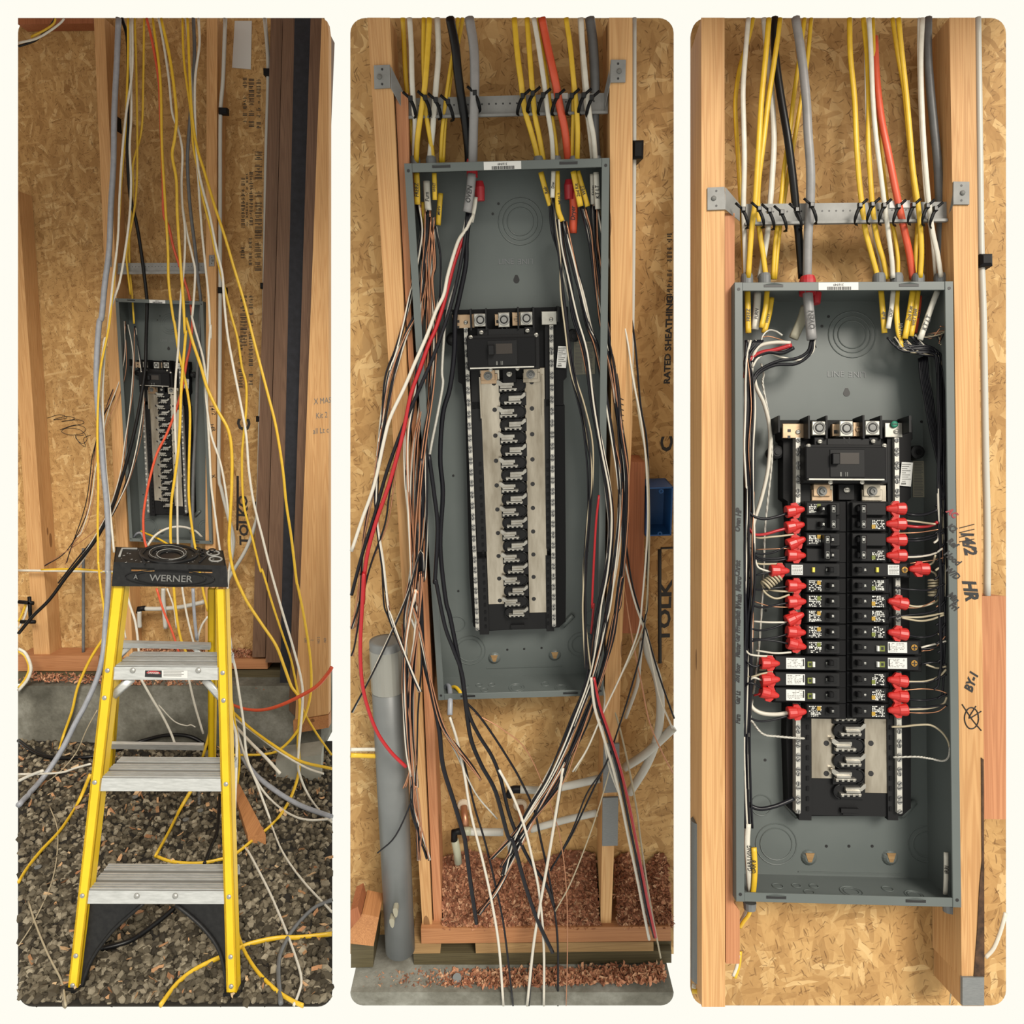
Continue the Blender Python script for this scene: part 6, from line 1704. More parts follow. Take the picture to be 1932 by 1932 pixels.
for mat, pth, dp, r, fl, lb, wd, hp, at in [
    ('yellow', 'C1:362,1585 364,1700 367,1830', .03, 5.6, 1.8, 'yellow freezer cable end in the third cabinet', 'FREEZ', 8, .6),
    ('white', 'C1:420,1600 414,1700 404,1810', .045, 7.0, 1.8, 'white furnace cable end in the third cabinet', 'FURN', 7, .6),
    ('yellow', 'C1:474,1585 464,1690 440,1800', .034, 5.0, 1.8, 'plain yellow cable end in the third cabinet', None, 7, .6),
    ('yellow', 'C1:498,1630 484,1720 456,1830', .05, 5.6, 1.8, 'yellow water heater cable end in the third cabinet', 'WHT', 7, .6),
    ('grey', 'C1:703,1595 712,1700 727,1868', .03, 9.6, 1.2, 'grey oven cable end in the third cabinet', 'OVEN', 12, .62),
    ('beige', 'C1:692,1680 668,1760 622,1862', .05, 9.0, 2.2, 'flattened tan jacket behind the oven cable in the third cabinet', None, 7, .6),
    ('yellow', 'C1:1121,1590 1130,1700 1140,1830', .04, 5.4, 1.8, 'yellow refrigerator cable end in the third cabinet', 'Refr', 8, .6),
    ('white', 'C1:1190,1590 1178,1700 1160,1805', .032, 4.6, 1.7, 'white disposal cable end in the third cabinet', 'DISP', 7, .6),
    ('yellow', 'C1:1212,1590 1208,1690 1215,1800 1240,1915', .036, 5.2, 1.8, 'long yellow washer cable end in the third cabinet', 'WASH', 8, .7),
    ('redc', 'C1:1336,1620 1325,1720 1308,1830', .05, 6.0, 1.6, 'red dryer cable end in the third cabinet', 'DRY', 8, .5),
    ('yellow', 'C1:1302,1585 1285,1700 1256,1862', .03, 5.6, 1.8, 'yellow second kitchen cable end in the third cabinet', '2nd Ket', 8, .5),
    ('yellow', 'C1:1330,1585 1316,1700 1290,1850', .036, 5.4, 1.8, 'yellow wet bar cable end in the third cabinet', 'WET BAR', 7, .6),
    ('white', 'C1:1444,1585 1400,1700 1342,1868', .026, 5.6, 1.7, 'white kitchen light cable end in the third cabinet', 'KT LT', 10, .68),
    ('white', 'C4:366,795 360,900 366,1020 378,1180', .03, 5.6, 1.8, 'white garage and living cable end at the cabinet bottom', 'GAR/LIVING', 8, .5),
    ('yellow', 'C4:398,930 404,1050 398,1150 392,1195', .026, 5.4, 1.8, 'yellow garage cable end at the cabinet bottom', 'GAR 8', 8, .4),
    ('white', 'C4:1490,958 1490,1080 1486,1195', .022, 4.6, 1.8, 'white irrigation cable end at the cabinet bottom', 'IRRI', 8, .4),
]:
    stub(3, mat, pth, dp, r, fl, lb, wd, at=at, hpx=hp, flip=False)
pp_ = 'cables below the third cabinet'
for mat, g, dp, r, fl, lb in (('yellow', 'C4:385,1255 370,1310 340,1350 318,1385', [.04, .06], 4.0, 1.6, 'yellow cable leaving below the third cabinet'), ('white', 'C4:365,1265 345,1310 318,1360', [.05, .07], 3.6, 1.6, 'white cable leaving below the third cabinet'), ('yellow', 'C4:320,1520 312,1600 290,1670', .05, 4.0, 1.6, 'yellow cable tail beside the jack stud'), ('white', 'C4:312,1540 300,1610 280,1660', .045, 3.2, 1.6, 'white cable tail beside the jack stud'), ('white', 'C4:1530,1290 1548,1340 1530,1420 1520,1500 1540,1560', [.05, .08], 5.0, 1.6, 'white cable bulging below the third cabinet by the scrawled stud'), ('white', 'C4:1828,1300 1800,1400 1760,1500 1712,1555', .05, 4.0, 1.5, 'white cable curving beyond the scrawled stud'), ('white', 'C4:48,1715 75,1720 100,1725', .06, 4.6, 1.5, 'white cable glimpsed at the edge of the bare stud'), ('yellow', 'C4:48,1745 75,1748 100,1748', .05, 4.6, 1.5, 'yellow cable glimpsed at the edge of the bare stud'), ('cream', 'C4:1470,1270 1500,1350 1510,1500 1525,1650 1510,1820', .08, 1.2, 1.0, 'thin cream wire hanging below the third cabinet')):
    wire(3, mat, g, dp, r, lb, pp_, fl)
for X, Y in ((375, 1262), (1508, 1275)):
    c = P(3, *zz('C4', X, Y + 18), .045)
    solo(3, 'cable_bushing', MB().lathe(c, (0, 0, 1), [(0, .010), (.012, .011)], 14), M['greybush'], 'grey bushing under the third cabinet ' + ('by the jack stud' if X < 900 else 'by the scrawled stud'), 'bushing', 'bushings on cabinet tops')
pipe(3, 'pex', 'C1:1668,44 1675,500 1682,1000 1688,1400 C2:1700,300 1712,1000 1722,1500 1722,1878', .035, 6.0, 'white conduit beside the scrawled stud', group='white conduits')
c = P(3, *zz('C1', 1706, 1425), .03)
solo(3, 'pipe_clip', MB().bevbox(c[0] - .011, c[0] + .010, .02, .098, c[2] - .010, c[2] + .011, .004), M['black'], 'black clip on the conduit beside the scrawled stud', 'clip', 'black pipe clips')
a_ = P(3, *zz('C4', 74, 760), .03)
solo(3, 'drain_pipe', MB().lathe(P(3, 1331, 1548, .065), (P(3, 1331, 1850, .065) - P(3, 1331, 1548, .065)), [(0, .02), (0, .025), (.27, .025)], 24), M['pvc'], 'grey plastic pipe glimpsed behind the bare stud', 'pipe')

# ---------------------------------------------------------------- breakers
I3 = CAB[3][1]
KB, KS, KG = M['black'], M['black_soft'], M['black_gloss']
ORD = ('first', 'second', 'third', 'fourth', 'fifth', 'sixth', 'seventh', 'eighth', 'ninth', 'tenth', 'eleventh', 'twelfth', 'thirteenth', 'fourteenth')
COL = {0: 'oven side', 1: 'dryer side'}
PRN = {}
def printblock(x0, x1, Y, h, seed, d):
    rr_ = random.Random(seed)
    mb = MB()
    y = Y - h
    while y < Y + h:
        x = x0
        while x < x1 - 4:
            w = rr_.choice((5, 8, 12, 7))
            if rr_.random() < .72:
                I3.box(mb, 'C3', x, y, min(x + w, x1), y + rr_.choice((4, 6, 7)), d - .0004, d)
            x += w + rr_.choice((2, 3, 5))
        y += rr_.choice((8, 9, 10))
    return mb
def breaker(side, row, Y, kind, label, amps):
    """kind: single, double, wide (short or long)"""
    mb = MB()
    s = 1 if side == 0 else -1
    xin = 922 if side == 0 else 928
    xout = {'single': (686, 1166), 'double': (684, 1164), 'mid': (560, 1284), 'wide': (505, 1350)}[kind][side]
    x0, x1 = min(xin, xout), max(xin, xout)
    half = 42
    y0, y1 = Y - half, (Y + half if kind != 'double' else Y + 88 + half)
    base = I3.p('C3', (x0 + x1) / 2, y1, .066)
    t = thing(3, 'circuit_breaker', base, label, 'circuit breaker', 'breakers of the third cabinet')
    I3.box(mb, 'C3', x0, y0, x1, y1, .034, .0575, .001)
    part(t, 'body', mb, KB)
    fa, fb = (x0 + 14, x1 - 34) if side == 0 else (x0 + 30, x1 - 14)
    for q in ([Y] if kind != 'double' else [Y, Y + 88]):
        mb = MB(); I3.box(mb, 'C3', fa, q - 36, fb, q + 36, .024, .036, .0012)
        part(t, 'front_face', mb, KS)
        # recess and handle
        hx = (868 if side == 0 else 985)
        if kind == 'double': hx = (815 if row == 0 else 868) if side == 0 else 985
        mb = MB(); I3.box(mb, 'C3', hx - 62 if side == 0 else hx - 4, q - 20, hx + 4 if side == 0 else hx + 60, q + 20, .0232, .0242)
        part(t, 'handle_slot', mb, KG)
        hx2 = (hx - 26 if side == 0 else hx + 18)
        mb = MB(); I3.box(mb, 'C3', hx2 - 13, q - 15, hx2 + 13, q + 15, .0125, .024, .0015)
        h = part(t, 'handle', mb, KB)
        c = I3.p('C3', (hx2 - 28 if kind in ('wide', 'mid') and side == 0 else (hx2 + (6 if side == 0 else 36))), q, .0120 if not (kind in ('wide', 'mid')) else .0228)
        if side == 1: c = I3.p('C3', hx2 + 28, q, .0228)
        lettering(h, 3, amps, c, 3.4, 90, 'inkw', 1.0, 0, .03)
    if kind == 'double':
        hx = (852 if row == 0 else 818) if side == 0 else 1023
        mb = MB(); I3.box(mb, 'C3', hx - 17, Y - 26, hx + 17, Y + 108, .0095, .022, .0015)
        h = part(t, 'handle_tie', mb, KG)
        for q in (Y, Y + 88):
            fr = MB()
            for e in ((-10, -20, 10, -17), (-10, 17, 10, 20), (-10, -20, -8, 20), (8, -20, 10, 20)):
                I3.box(fr, 'C3', hx + e[0], q + e[1], hx + e[2], q + e[3], .0092, .0096)
            part(h, 'rating_frame', fr, M['inkg'], kind='stuff')
            lettering(h, 3, amps, I3.p('C3', hx, q, .0091), 4, 90, 'inkw', 1.0, 0, .03)
    if kind in ('single', 'double'):
        q = Y if (side == 0 or kind == 'single') else Y + 88
        a, b = (712, 782) if side == 0 else (1070, 1140)
        part(t, 'print', printblock(a, b, q, 30 if kind == 'single' else 24, row * 2 + side, .0238), M['inkw'], kind='stuff')
        sq = MB()
        X = (768 if side == 0 else 1078)
        yy = q - 16 if side == 0 else q + 14
        I3.box(sq, 'C3', X - 10, yy - 11, X + 10, yy + 11, .0228, .0236)
        part(t, 'colour_mark', sq, M['amber' if (row + side) % 3 else 'olive'])
    elif kind == 'mid':
        a, b = (612, 676) if side == 0 else (1160, 1224)
        mb = MB(); I3.box(mb, 'C3', a, Y - 28, b, Y + 28, .0230, .0238)
        l = part(t, 'paper_label', mb, M['paper'])
        pr = MB()
        rr_ = random.Random(row)
        for k in range(6):
            x = a + 6
            while x < b - 10:
                w = rr_.uniform(3, 9)
                I3.box(pr, 'C3', x, Y - 22 + k * 8, x + w, Y - 19 + k * 8, .0226, .0230)
                x += w + 3
        part(l, 'print', pr, M['inkg'], kind='stuff')
        X = 739 if side == 0 else 1102
        mb = MB(); I3.box(mb, 'C3', X - 7, Y - 14, X + 7, Y + 14, .020, .0238, .0006)
        part(t, 'test_button', mb, M['lemon'])
    else:
        a, b = (582, 688) if side == 0 else (1160, 1268)
        mb = MB(); I3.box(mb, 'C3', a, Y - 30, b, Y + 30, .0230, .0238)
        l = part(t, 'paper_label', mb, M['paper'])
        pr = MB()
        rr_ = random.Random(row * 3)
        for k in range(6):
            x = a + 8
            while x < b - 18:
                w = rr_.uniform(4, 14)
                if rr_.random() < .7:
                    I3.box(pr, 'C3', x, Y - 24 + k * 8.5, x + w, Y - 22 + k * 8.5, .0226, .0230)
                x += w + 4
        part(l, 'print', pr, M['inkg'], kind='stuff')
        xb = (b - 10, b - 4) if side == 0 else (a + 4, a + 10)
        mb = MB(); I3.box(mb, 'C3', xb[0], Y - 24, xb[1], Y + 16, .0226, .0230)
        part(l, 'bar_code', mb, M['inkb'])
        gx, wx = ((704, 731), (734, 747)) if side == 0 else ((1114, 1142), (1100, 1113))
        mb = MB(); I3.box(mb, 'C3', gx[0], Y - 10, gx[1], Y + 22, .0226, .0238)
        g = part(t, 'colour_mark', mb, M['olive'])
        mb = MB(); I3.box(mb, 'C3', gx[0] + 7, Y - 2, gx[1] - 7, Y + 14, .0224, .0227)
        part(g, 'mark_centre', mb, M['inkb'])
        mb = MB(); I3.box(mb, 'C3', wx[0], Y - 8, wx[1], Y + 22, .019, .0238, .0006)
        part(t, 'test_button', mb, M['paper'])
    if side == 1 and kind in ('mid', 'wide'):
        c = I3.p('C3', 1254 if kind == 'mid' else 1308, Y, .0238)
        sc = part(t, 'terminal_screw', MB().lathe(c, (0, -1, 0), [(0, .0055), (.001, .0052), (.0012, .003)], 14), M['brass'])
        mb = MB().box(c[0] - .004, c[0] + .004, c[1] - .0016, c[1] - .0011, c[2] - .0008, c[2] + .0008)
        mb.box(c[0] - .0008, c[0] + .0008, c[1] - .0016, c[1] - .0011, c[2] - .004, c[2] + .004)
        part(sc, 'screw_cross', mb, M['inkb'])
    return t
ROWL = [180, None, 355, None, 527, 617, 705, 790, 880, 968, 1058, 1150, 1238, 1330]
KL = ['double', None, 'double', None, 'mid', 'single', 'single', 'single', 'single', 'single', 'wide', 'wide', 'wide', 'single']
KR = ['double', None, 'double', None, 'mid', 'single', 'single', 'single', 'single', 'wide', 'wide', 'single', 'single', 'single']
AMP = [('30', '30'), None, ('50', '40'), None, ('20', '20'), ('20', '20'), ('20', '20'), ('20', '20'), ('20', '20'), ('20', '15'), ('15', '15'), ('15', '15'), ('15', '15'), ('15', '15')]
KN = {'double': 'two-pole breaker with tied handles', 'mid': 'breaker with square label and yellow button', 'single': 'single breaker with white print', 'wide': 'long breaker with white label and button'}
for side, kinds in ((0, KL), (1, KR)):
    for i, k in enumerate(kinds):
        if k:
            breaker(side, 0 if i == 0 else i, ROWL[i], k, 'black %s, %s row below main switch, %s' % (KN[k], ORD[i], COL[side]), AMP[i][side])

# ---------------------------------------------------------------- red wire connectors
def nut(key, X, Y, side, tilt, label, y=.026, k=1.0):
    c = P(3, *zz(key, X, Y), y)
    m = mpp(3, c) / 3.0093 * k
    a = math.radians(tilt)
    ax = np.array((math.cos(a), 0, math.sin(a))) * (1 if side == 0 else -1)   # from the open end toward the breaker
    t = thing(3, 'wire_connector', c - ax * 52 * m, label, 'wire connector', 'red wire connectors')
    o = c - ax * 52 * m
    mb = MB().lathe(o, ax, [(2 * m, 22 * m), (0, 34 * m), (6 * m, 36 * m), (46 * m, 33 * m), (52 * m, 29 * m), (92 * m, 17 * m), (103 * m, 11 * m), (106 * m, 4 * m)], 14)
    part(t, 'shell', mb, M['rednut'])
    up_ = np.array((-math.sin(a), 0, math.cos(a)))
    for s in (1, -1):
        w = [o + ax * u * m + up_ * s * v * m for u, v in ((30, 28), (36, 44), (62, 44), (78, 22), (60, 18))]
        part(t, 'wing', MB().prism([q + np.array((0, -.003, 0)) for q in w], (0, .006, 0)), M['rednut'])
    return t
NL = [(0, 632, 190, 10), (1, 632, 278, 12), (2, 640, 368, 22), (3, 638, 445, 0), (4, 545, 532, 0), (5, 640, 618, 0), (6, 640, 708, 3), (7, 632, 798, 25), (8, 638, 880, -3), (9, 642, 954, -14), (10, 490, 1057, 0), (11, 492, 1150, 4), (12, 488, 1230, -14), (13, 642, 1335, 5)]
NRr = [(0, 1200, 180, 0), (1, 1200, 266, 0), (2, 1202, 357, 0), (3, 1203, 445, 0), (4, 1332, 522, 0), (6, 1212, 712, -10), (8, 1212, 887, -8), (11, 1210, 1155, -6), (12, 1212, 1242, -4), (13, 1212, 1322, 4)]
for side, lst in ((0, NL), (1, NRr)):
    for i, X, Y, tl in lst:
        nut('C3', X, Y, side, tl, 'red winged wire connector at the %s breaker row, %s' % (ORD[i], COL[side]))

# ---------------------------------------------------------------- wiring inside the third cabinet
W3G = 'wires dressed inside the third cabinet'
def w3(ch, g, dp, r, lb):
    wire(3, WMAT[ch], g, dp, r, lb, W3G, 1.0, 'wire', 'wire', n=7)
for ch, g, i, s in [
    ('k', 'C3:360,150 372,195 400,225 460,238 530,225 590,205', 0, 0), ('r', 'C3:368,285 400,325 460,325 530,305 590,290', 1, 0), ('e', 'C3:385,318 420,345 500,340 640,325', 1, 0),
    ('k', 'C3:372,395 420,435 500,430 560,405 605,385', 2, 0), ('c', 'C3:410,412 520,408 630,405', 2, 0), ('k', 'C3:378,415 430,458 520,462 595,452', 3, 0), ('k', 'C3:382,440 430,470 520,475 600,462', 3, 0), ('e', 'C3:370,480 440,494 560,492', 3, 0),
    ('w', 'C3:405,450 412,490 430,518 495,540', 4, 0), ('k', 'C3:365,578 420,555 495,540', 4, 0),
    ('k', 'C3:365,612 420,640 500,632 605,620', 5, 0), ('e', 'C3:480,640 540,648 640,652', 5, 0), ('k', 'C3:365,715 430,740 520,728 605,712', 6, 0), ('c', 'C3:395,705 500,735 640,740', 6, 0),
    ('w', 'C3:395,820 480,825 590,825', 7, 0), ('k', 'C3:345,845 420,870 500,860 595,822', 7, 0), ('k', 'C3:345,900 400,920 500,915 605,888', 8, 0), ('k', 'C3:345,975 380,935 460,925 540,935 608,950', 9, 0), ('w', 'C3:410,985 520,1000 610,995', 9, 0),
    ('w', 'C3:340,950 365,1000 420,1015 505,1018', 10, 0), ('k', 'C3:343,1000 360,1050 400,1075 440,1068', 10, 0), ('e', 'C3:430,1095 500,1090', 10, 0), ('e', 'C3:345,1115 380,1135 440,1118 505,1105', 11, 0), ('w', 'C3:365,1165 395,1140 440,1152', 11, 0), ('k', 'C3:340,1215 365,1172 400,1175 440,1200', 12, 0), ('r', 'C3:400,1240 430,1232 445,1228', 12, 0),
    ('k', 'C3:338,1350 420,1385 500,1380 605,1352', 13, 0),
    ('k', 'C3:1245,200 1300,215 1370,212 1437,188', 0, 1), ('e', 'C3:1245,245 1330,255 1430,268', 1, 1), ('r', 'C3:1245,275 1330,284 1400,277 1442,255', 1, 1), ('c', 'C3:1195,320 1330,315 1445,298', 1, 1), ('k', 'C3:1250,350 1330,348 1420,328 1480,295', 2, 1), ('k', 'C3:1250,362 1340,362 1430,340 1482,310', 2, 1), ('k', 'C3:1245,443 1340,445 1430,425 1482,375', 3, 1), ('w', 'C3:1245,455 1340,452 1420,436 1470,405', 3, 1), ('c', 'C3:1285,490 1400,475 1475,458', 3, 1),
    ('e', 'C3:1380,505 1415,485 1428,445', 4, 1), ('k', 'C3:1385,520 1440,525 1478,495', 4, 1), ('k', 'C3:1195,630 1300,640 1400,640 1482,605', 5, 1), ('c', 'C3:1255,742 1340,740 1425,702', 6, 1), ('k', 'C3:1165,797 1300,782 1420,762 1484,705', 7, 1), ('e', 'C3:1235,795 1350,795 1478,772', 7, 1), ('e', 'C3:1240,800 1330,816 1400,810 1478,782', 7, 1), ('k', 'C3:1258,895 1350,910 1430,893 1486,832', 8, 1),
    ('w', 'C3:1348,968 1420,950 1490,932', 9, 1), ('k', 'C3:1348,978 1430,968 1488,940', 9, 1), ('c', 'C3:1350,988 1420,975 1485,905', 9, 1), ('e', 'C3:1375,1065 1440,1085 1490,1075', 10, 1), ('k', 'C3:1350,1062 1430,1052 1490,1065', 10, 1), ('e', 'C3:1255,1162 1370,1160 1450,1132 1490,1092', 11, 1), ('k', 'C3:1255,1168 1380,1166 1450,1142 1492,1120', 11, 1), ('c', 'C3:1240,1212 1350,1203 1440,1210 1494,1228', 12, 1), ('k', 'C3:1255,1258 1340,1268 1420,1260 1494,1232', 12, 1), ('k', 'C3:1255,1308 1350,1310 1450,1298 1496,1298', 13, 1), ('e', 'C3:1255,1320 1380,1315 1470,1290 1494,1250', 13, 1), ('c', 'C3:1255,1336 1350,1340 1440,1332 1490,1300', 13, 1),
]:
    w3(ch, g, [.034, .026, .024, .026] if s == 0 else [.026, .03, .022, .010], {'c': 1.0}.get(ch, 1.9) * (1.5 if i in (0, 1) and ch in 'kr' else 1), '%s wire branching to the %s breaker row, %s' % (WNAM[ch], ORD[i], COL[s]))
w3('w', 'C3:372,1262 390,1310 440,1340 520,1348 605,1338', [.04, .03], 4.0, 'thick white wire reaching the lowest connector')
w3('w', 'C2:400,640 415,700 460,800 490,950 480,1150 440,1330 402,1450 385,1550 375,1700', [.05, .06, .06, .05], 3.6, 'thick white wire bowing along the left of the tray')
# coiled pigtails
def coil(c0, c1, r, turns, lb, tail):
    a, b = P(3, *zz('C3', *c0), .03), P(3, *zz('C3', *c1), .03)
    ax = (b - a) / np.linalg.norm(b - a)
    u = np.cross(ax, (0, 1, 0)); u /= np.linalg.norm(u)
    w = np.cross(ax, u)
    m = mpp(3, a) / 3.0093
    pts = []
    n = turns * 12
    for k in range(n + 1):
        t_ = k / 12 * 6.28318
        pts.append(a + (b - a) * k / n + (u * math.cos(t_) + w * math.sin(t_)) * r * m)
    pts += smooth_path([pts[-1]] + [P(3, *q, .026) for q in path(tail)], 4)[1:]
    solo(3, 'coiled_wire', MB().tube(pts, 6.0 * m, 6.0 * m, 7), M['cream'], lb, 'wire', W3G)
coil((535, 560), (455, 622), 30, 6, 'cream coiled pigtail wire at the left of the tray', 'C3:450,640 480,672 530,690 600,668')
coil((1420, 578), (1420, 680), 26, 6, 'cream coiled pigtail wire at the right of the tray', 'C3:1445,700 1390,725 1320,736 1255,722')
w3('e', 'C3:1385,530 1425,545 1438,572', [.026, .03], 2.0, 'cream wire leading into the right coiled pigtail')
def twisted(g, dp, r, lb, mat='alwire'):
    px = path(g)
    pts = smooth_path(wpts(3, px, dp), 10)
    t = thing(3, 'twisted_wire', pts[-1], lb, 'wire', W3G)
    m = mpp(3, pts[0])
    for ph in (0, 2.1, 4.2):
        q = []
        for k, p in enumerate(pts):
            tn = pts[min(k + 1, len(pts) - 1)] - pts[max(k - 1, 0)]
            tn = tn / (np.linalg.norm(tn) + 1e-9)
            s_ = np.cross(tn, (0, 1, 0)); s_ /= (np.linalg.norm(s_) + 1e-9)
            a = k * 1.0 + ph
            q.append(p + s_ * math.cos(a) * r * .5 * m + np.array((0, 1, 0)) * math.sin(a) * r * .5 * m)
        part(t, 'strand', MB().tube(q, r * .6 * m, r * .6 * m, 5), M[mat])
twisted('C2:440,560 455,620 450,680 490,900 502,1080 482,1300 462,1500 456,1700 446,1900 C3:428,960 408,1150 395,1230', [.06, .06, .055, .05], 2.0, 'twisted bare ground strand running down beside the bowing white wire')
twisted('C3:392,1260 375,1370 C4:390,215 450,285 540,300 640,308 685,310', [.05, .045, .045], 2.2, 'twisted bare ground strand entering the left neutral bar')
twisted('C2:1362,530 1385,600 1398,680 1396,760', .06, 2.0, 'twisted bare ground strand under the kitchen cables')
twisted('C4:1512,360 1504,415 1470,438 1400,425 1320,415 1190,418', [.012, .03, .045], 2.0, 'twisted bare ground strand ending at the right neutral bar')
w3('e', 'C4:1180,245 1245,243 1320,235 1400,235 1460,270 1498,320 1512,370', [.045, .03, .014], 2.0, 'cream wire looping from the right neutral bar to the cabinet wall')
w3('k', 'C4:340,630 370,685 430,710 500,700 560,680 625,652', [.04, .035, .045], 4.0, 'thick black wire feeding the foot of the left neutral bar')
# from the oven cable across to the left side
for ch, g, r, lb in [
    ('w', 'C2:605,442 520,440 440,455 405,490 388,560 378,700', 3.6, 'thick white oven wire turning down the left side'),
    ('r', 'C2:612,455 520,482 440,498 385,528 358,562 350,640', 4.2, 'thick red oven wire turning down the left side'),
    ('k', 'C2:625,470 560,500 480,495 420,520 380,570 365,700', 3.6, 'thick black oven wire turning down the left side'),
    ('k', 'C2:735,425 720,500 640,560 520,568 430,612 392,680 372,820', 3.0, 'black range wire arching furthest from the oven cable'),
    ('k', 'C2:725,425 705,490 640,530 540,545 440,590 396,650 378,800', 3.0, 'black range wire arching below the red oven wire'),
    ('w', 'C2:742,425 730,495 660,540 560,525 480,500 420,530 390,580', 2.2, 'white range wire arching below the red oven wire'),
    ('a', 'C2:560,400 520,375 480,372 450,400 440,430', 1.8, 'bare strand curling behind the oven cable end'),
    ('c', 'C2:590,440 540,420 480,405 450,410', 1.0, 'copper wire curling behind the oven cable end'),
    ('k', 'C2:735,415 742,440 752,470', 1.0, 'stray black strand at the oven cable end'),
]:
    w3(ch, g, [.035, .04, .045, .04], r, lb)
# vertical dressed bundles
for X0, X1, mix in ((350, 348, 'kwkkkk'), (362, 358, 'kkwkkk'), (376, 372, 'kwkckk'), (392, 388, 'wkkck')):
    for n_, ch in enumerate(mix):
        o_ = R.uniform(-7, 7)
        e_ = R.choice((C3e for C3e in (1,))) if False else 1
        stop = R.choice((('C4:%d,300' % (X1 - 15)), ('C4:%d,300 %d,520' % (X1 - 12, X1 - 12)), ('C4:%d,300 %d,600 %d,820' % (X1 - 14, X1 - 8, X1 + 2))))
        g = 'C2:%d,%d %d,520 %d,640 %d,820 %d,1050 %d,1300 C3:%d,350 %d,600 %d,850 %d,1100 ' % (R.randint(350, 450), 428, 352 + o_ + (X0 - 350) * .5, X0 + o_ * .3, X0 + 4 + R.randint(-6, 8), X0 + R.randint(-8, 8), X0 + R.randint(-8, 8), X0 + R.randint(-8, 10), X0 + R.randint(-10, 12), X1 + R.randint(-10, 12), X1 + R.randint(-10, 10)) + stop
        wire(3, WMAT[ch], g, [.04, .036 + R.uniform(-.012, .012), .03 + R.uniform(-.01, .01), .03, .03], 1.0 if ch == 'c' else 2.2, WNAM[ch] + ' wire in the dressed bundle along the oven cable side', 'dressed bundle along the oven cable side', 1.0, 'wire', 'wire', n=6, k=4)
for k, ch in enumerate('kkkkwkkekkkckkekkkkkkk'):
    sx = R.randint(1150, 1350)
    my = R.randint(455, 500)
    xe = R.randint(1440, 1478)
    ye = 150 + k * 52                       # each one leaves the bundle at its own row
    pts_ = [(sx, R.randint(395, 440)), (min(sx + 70, 1400), my), (R.randint(1400, 1440), my + R.randint(5, 30)), (xe - 6, R.randint(530, 620))]
    for yy in range(760, 1204 + ye - 60, 210):
        pts_.append((min(xe + R.randint(-6, 6) + (yy - 760) * .012, 1488), yy))
    pts_ += [(min(xe + 6, 1486), 1204 + ye - 30), (min(xe - 2, 1480), 1204 + ye), (xe - 22, 1204 + ye + 16)]
    g = 'C2:' + ' '.join('%d,%d' % q for q in pts_)
    wire(3, WMAT[ch], g, [.036, .032, .022, .016, .014, .016], 1.0 if ch == 'c' else 2.1, WNAM[ch] + ' wire in the dressed bundle along the dryer cable side', 'dressed bundle along the dryer cable side', 1.0, 'wire', 'wire', n=6, k=4)
for k in range(6):
    d_ = k * 9
    wire(3, 'blackw', 'C2:%d,%d %d,640 %d,760 %d,900 %d,1050 %d,1180 %d,1330' % (1335 + d_, 530 - k * 4, 1345 + d_, 1368 + d_, 1392 + d_ * .8, 1425 + d_ * .6, 1452 + d_ * .4, 1465 + d_ * .3), [.05, .045, .03, .014], 2.1, 'black wire dropping from the kitchen cables to the dressed bundle', 'dressed bundle along the dryer cable side', 1.0, 'wire', 'wire', n=6, k=4)
for k in range(9):
    x = 1345 + k * 16
    wire(3, ('blackw', 'cream', 'copper')[k % 3], 'C2:%d,%d %d,%d %d,%d' % (1340 + k * 6, 410 - k * 2, x + 30, 420 - k * 7 + R.randint(-10, 10), 1462 - R.randint(0, 12), 400 + R.randint(-60, 60)), [.03, .022, .014], 1.1, 'short %s pigtail fanning beside the kitchen light cable' % ('black', 'cream', 'copper')[k % 3], 'pigtails by the kitchen light cable', 1.0, 'wire', 'wire', n=6)

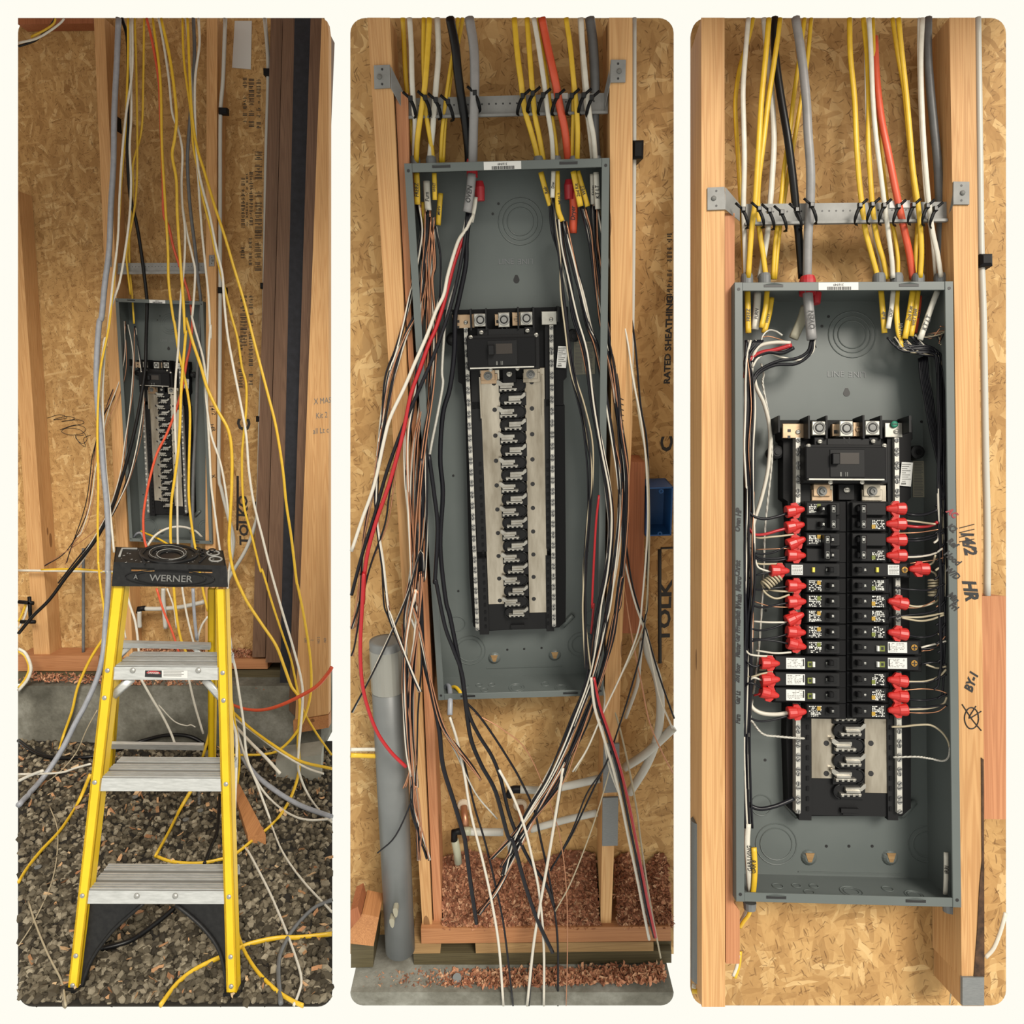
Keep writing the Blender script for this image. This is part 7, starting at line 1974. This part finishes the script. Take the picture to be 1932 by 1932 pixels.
# ---------------------------------------------------------------- handwriting
cab3 = CAB[3][0]
fl = [o for o in cab3.children if o.name.split('.')[0] == 'flange']
def hand(par, body, key, X, Y, hpx, ang, y=-.0022, mat='inkb', wide=.85):
    lettering(par, 3, body, P(3, *zz(key, X, Y), y), hpx, ang, mat, wide, .25, .045)
for s_, X, Y in (('Oven HP', 310, 1450), ('Christ', 306, 1725), ('Micro', 312, 1812), ('Wash', 314, 1912)):
    hand(fl[0], s_, 'C2', X, Y, 10, 86)
for s_, X, Y in (('Bath B', 308, 772), ('Freez', 308, 842), ('Gar P', 306, 905), ('Master', 308, 985), ('2nd floor', 306, 1115), ('Gar Lt', 308, 1255), ('Furn', 308, 1375)):
    hand(fl[0], s_, 'C3', X, Y, 9.5, 86, wide=.7)
for s_, X, Y, m_ in (('AC', 1522, 205, 'inkred'), ('K2', 1522, 290, 'inkb'), ('Ref', 1524, 375, 'inkb'), ('Hood', 1524, 460, 'inkb'), ('W/D', 1524, 545, 'inkb'), ('Min', 1530, 685, 'inkb'), ('Fri', 1532, 735, 'inkb')):
    hand(fl[1], s_, 'C3', X, Y, 12, -40, mat=m_)
st3 = [o for o in bpy.data.objects if o.get('label', '').startswith('marker-scrawled')][0]
hand(st3, '14/2', 'C3', 1615, 370, 22, -80, SY - .0006)
hand(st3, 'HR', 'C3', 1625, 640, 24, -80, SY - .0006)
hand(st3, 'BY-1', 'C3', 1635, 1165, 16, 70, SY - .0006)
def loop(par, bay, cx, cy, rx, ry, key, y, r, name='scribble'):
    scrawl(par, bay, ' '.join('%s:%d,%d' % (key, cx + rx * math.cos(t_), cy + ry * math.sin(t_)) for t_ in np.linspace(0, 6.28, 14)), y, r)
loop(st3, 3, 1635, 1370, 40, 60, 'C3', SY - .0006, 1.1)
scrawl(st3, 3, 'C3:1580,1290 1640,1380 1690,1440', SY - .0006, 1.1)
scrawl(st3, 3, 'C3:1660,1300 1620,1370 1690,1330', SY - .0006, 1.1)
for k in range(4):
    scrawl(st3, 3, 'C3:%d,%d %d,%d' % (1565, 290 + k * 26, 1650, 268 + k * 28), SY - .0006, .8)
st2 = [o for o in bpy.data.objects if o.get('label', '').startswith('wall stud with pen tallies')][0]
for k in range(5):
    scrawl(st2, 2, 'B2:%d,%d %d,%d' % (1572, 760 + k * 30, 1590, 768 + k * 30), SY - .0006, .7)
for k in range(3):
    scrawl(st2, 2, 'B2:%d,%d %d,%d' % (1565, 1010 + k * 30, 1582, 1012 + k * 30), SY - .0006, .7)
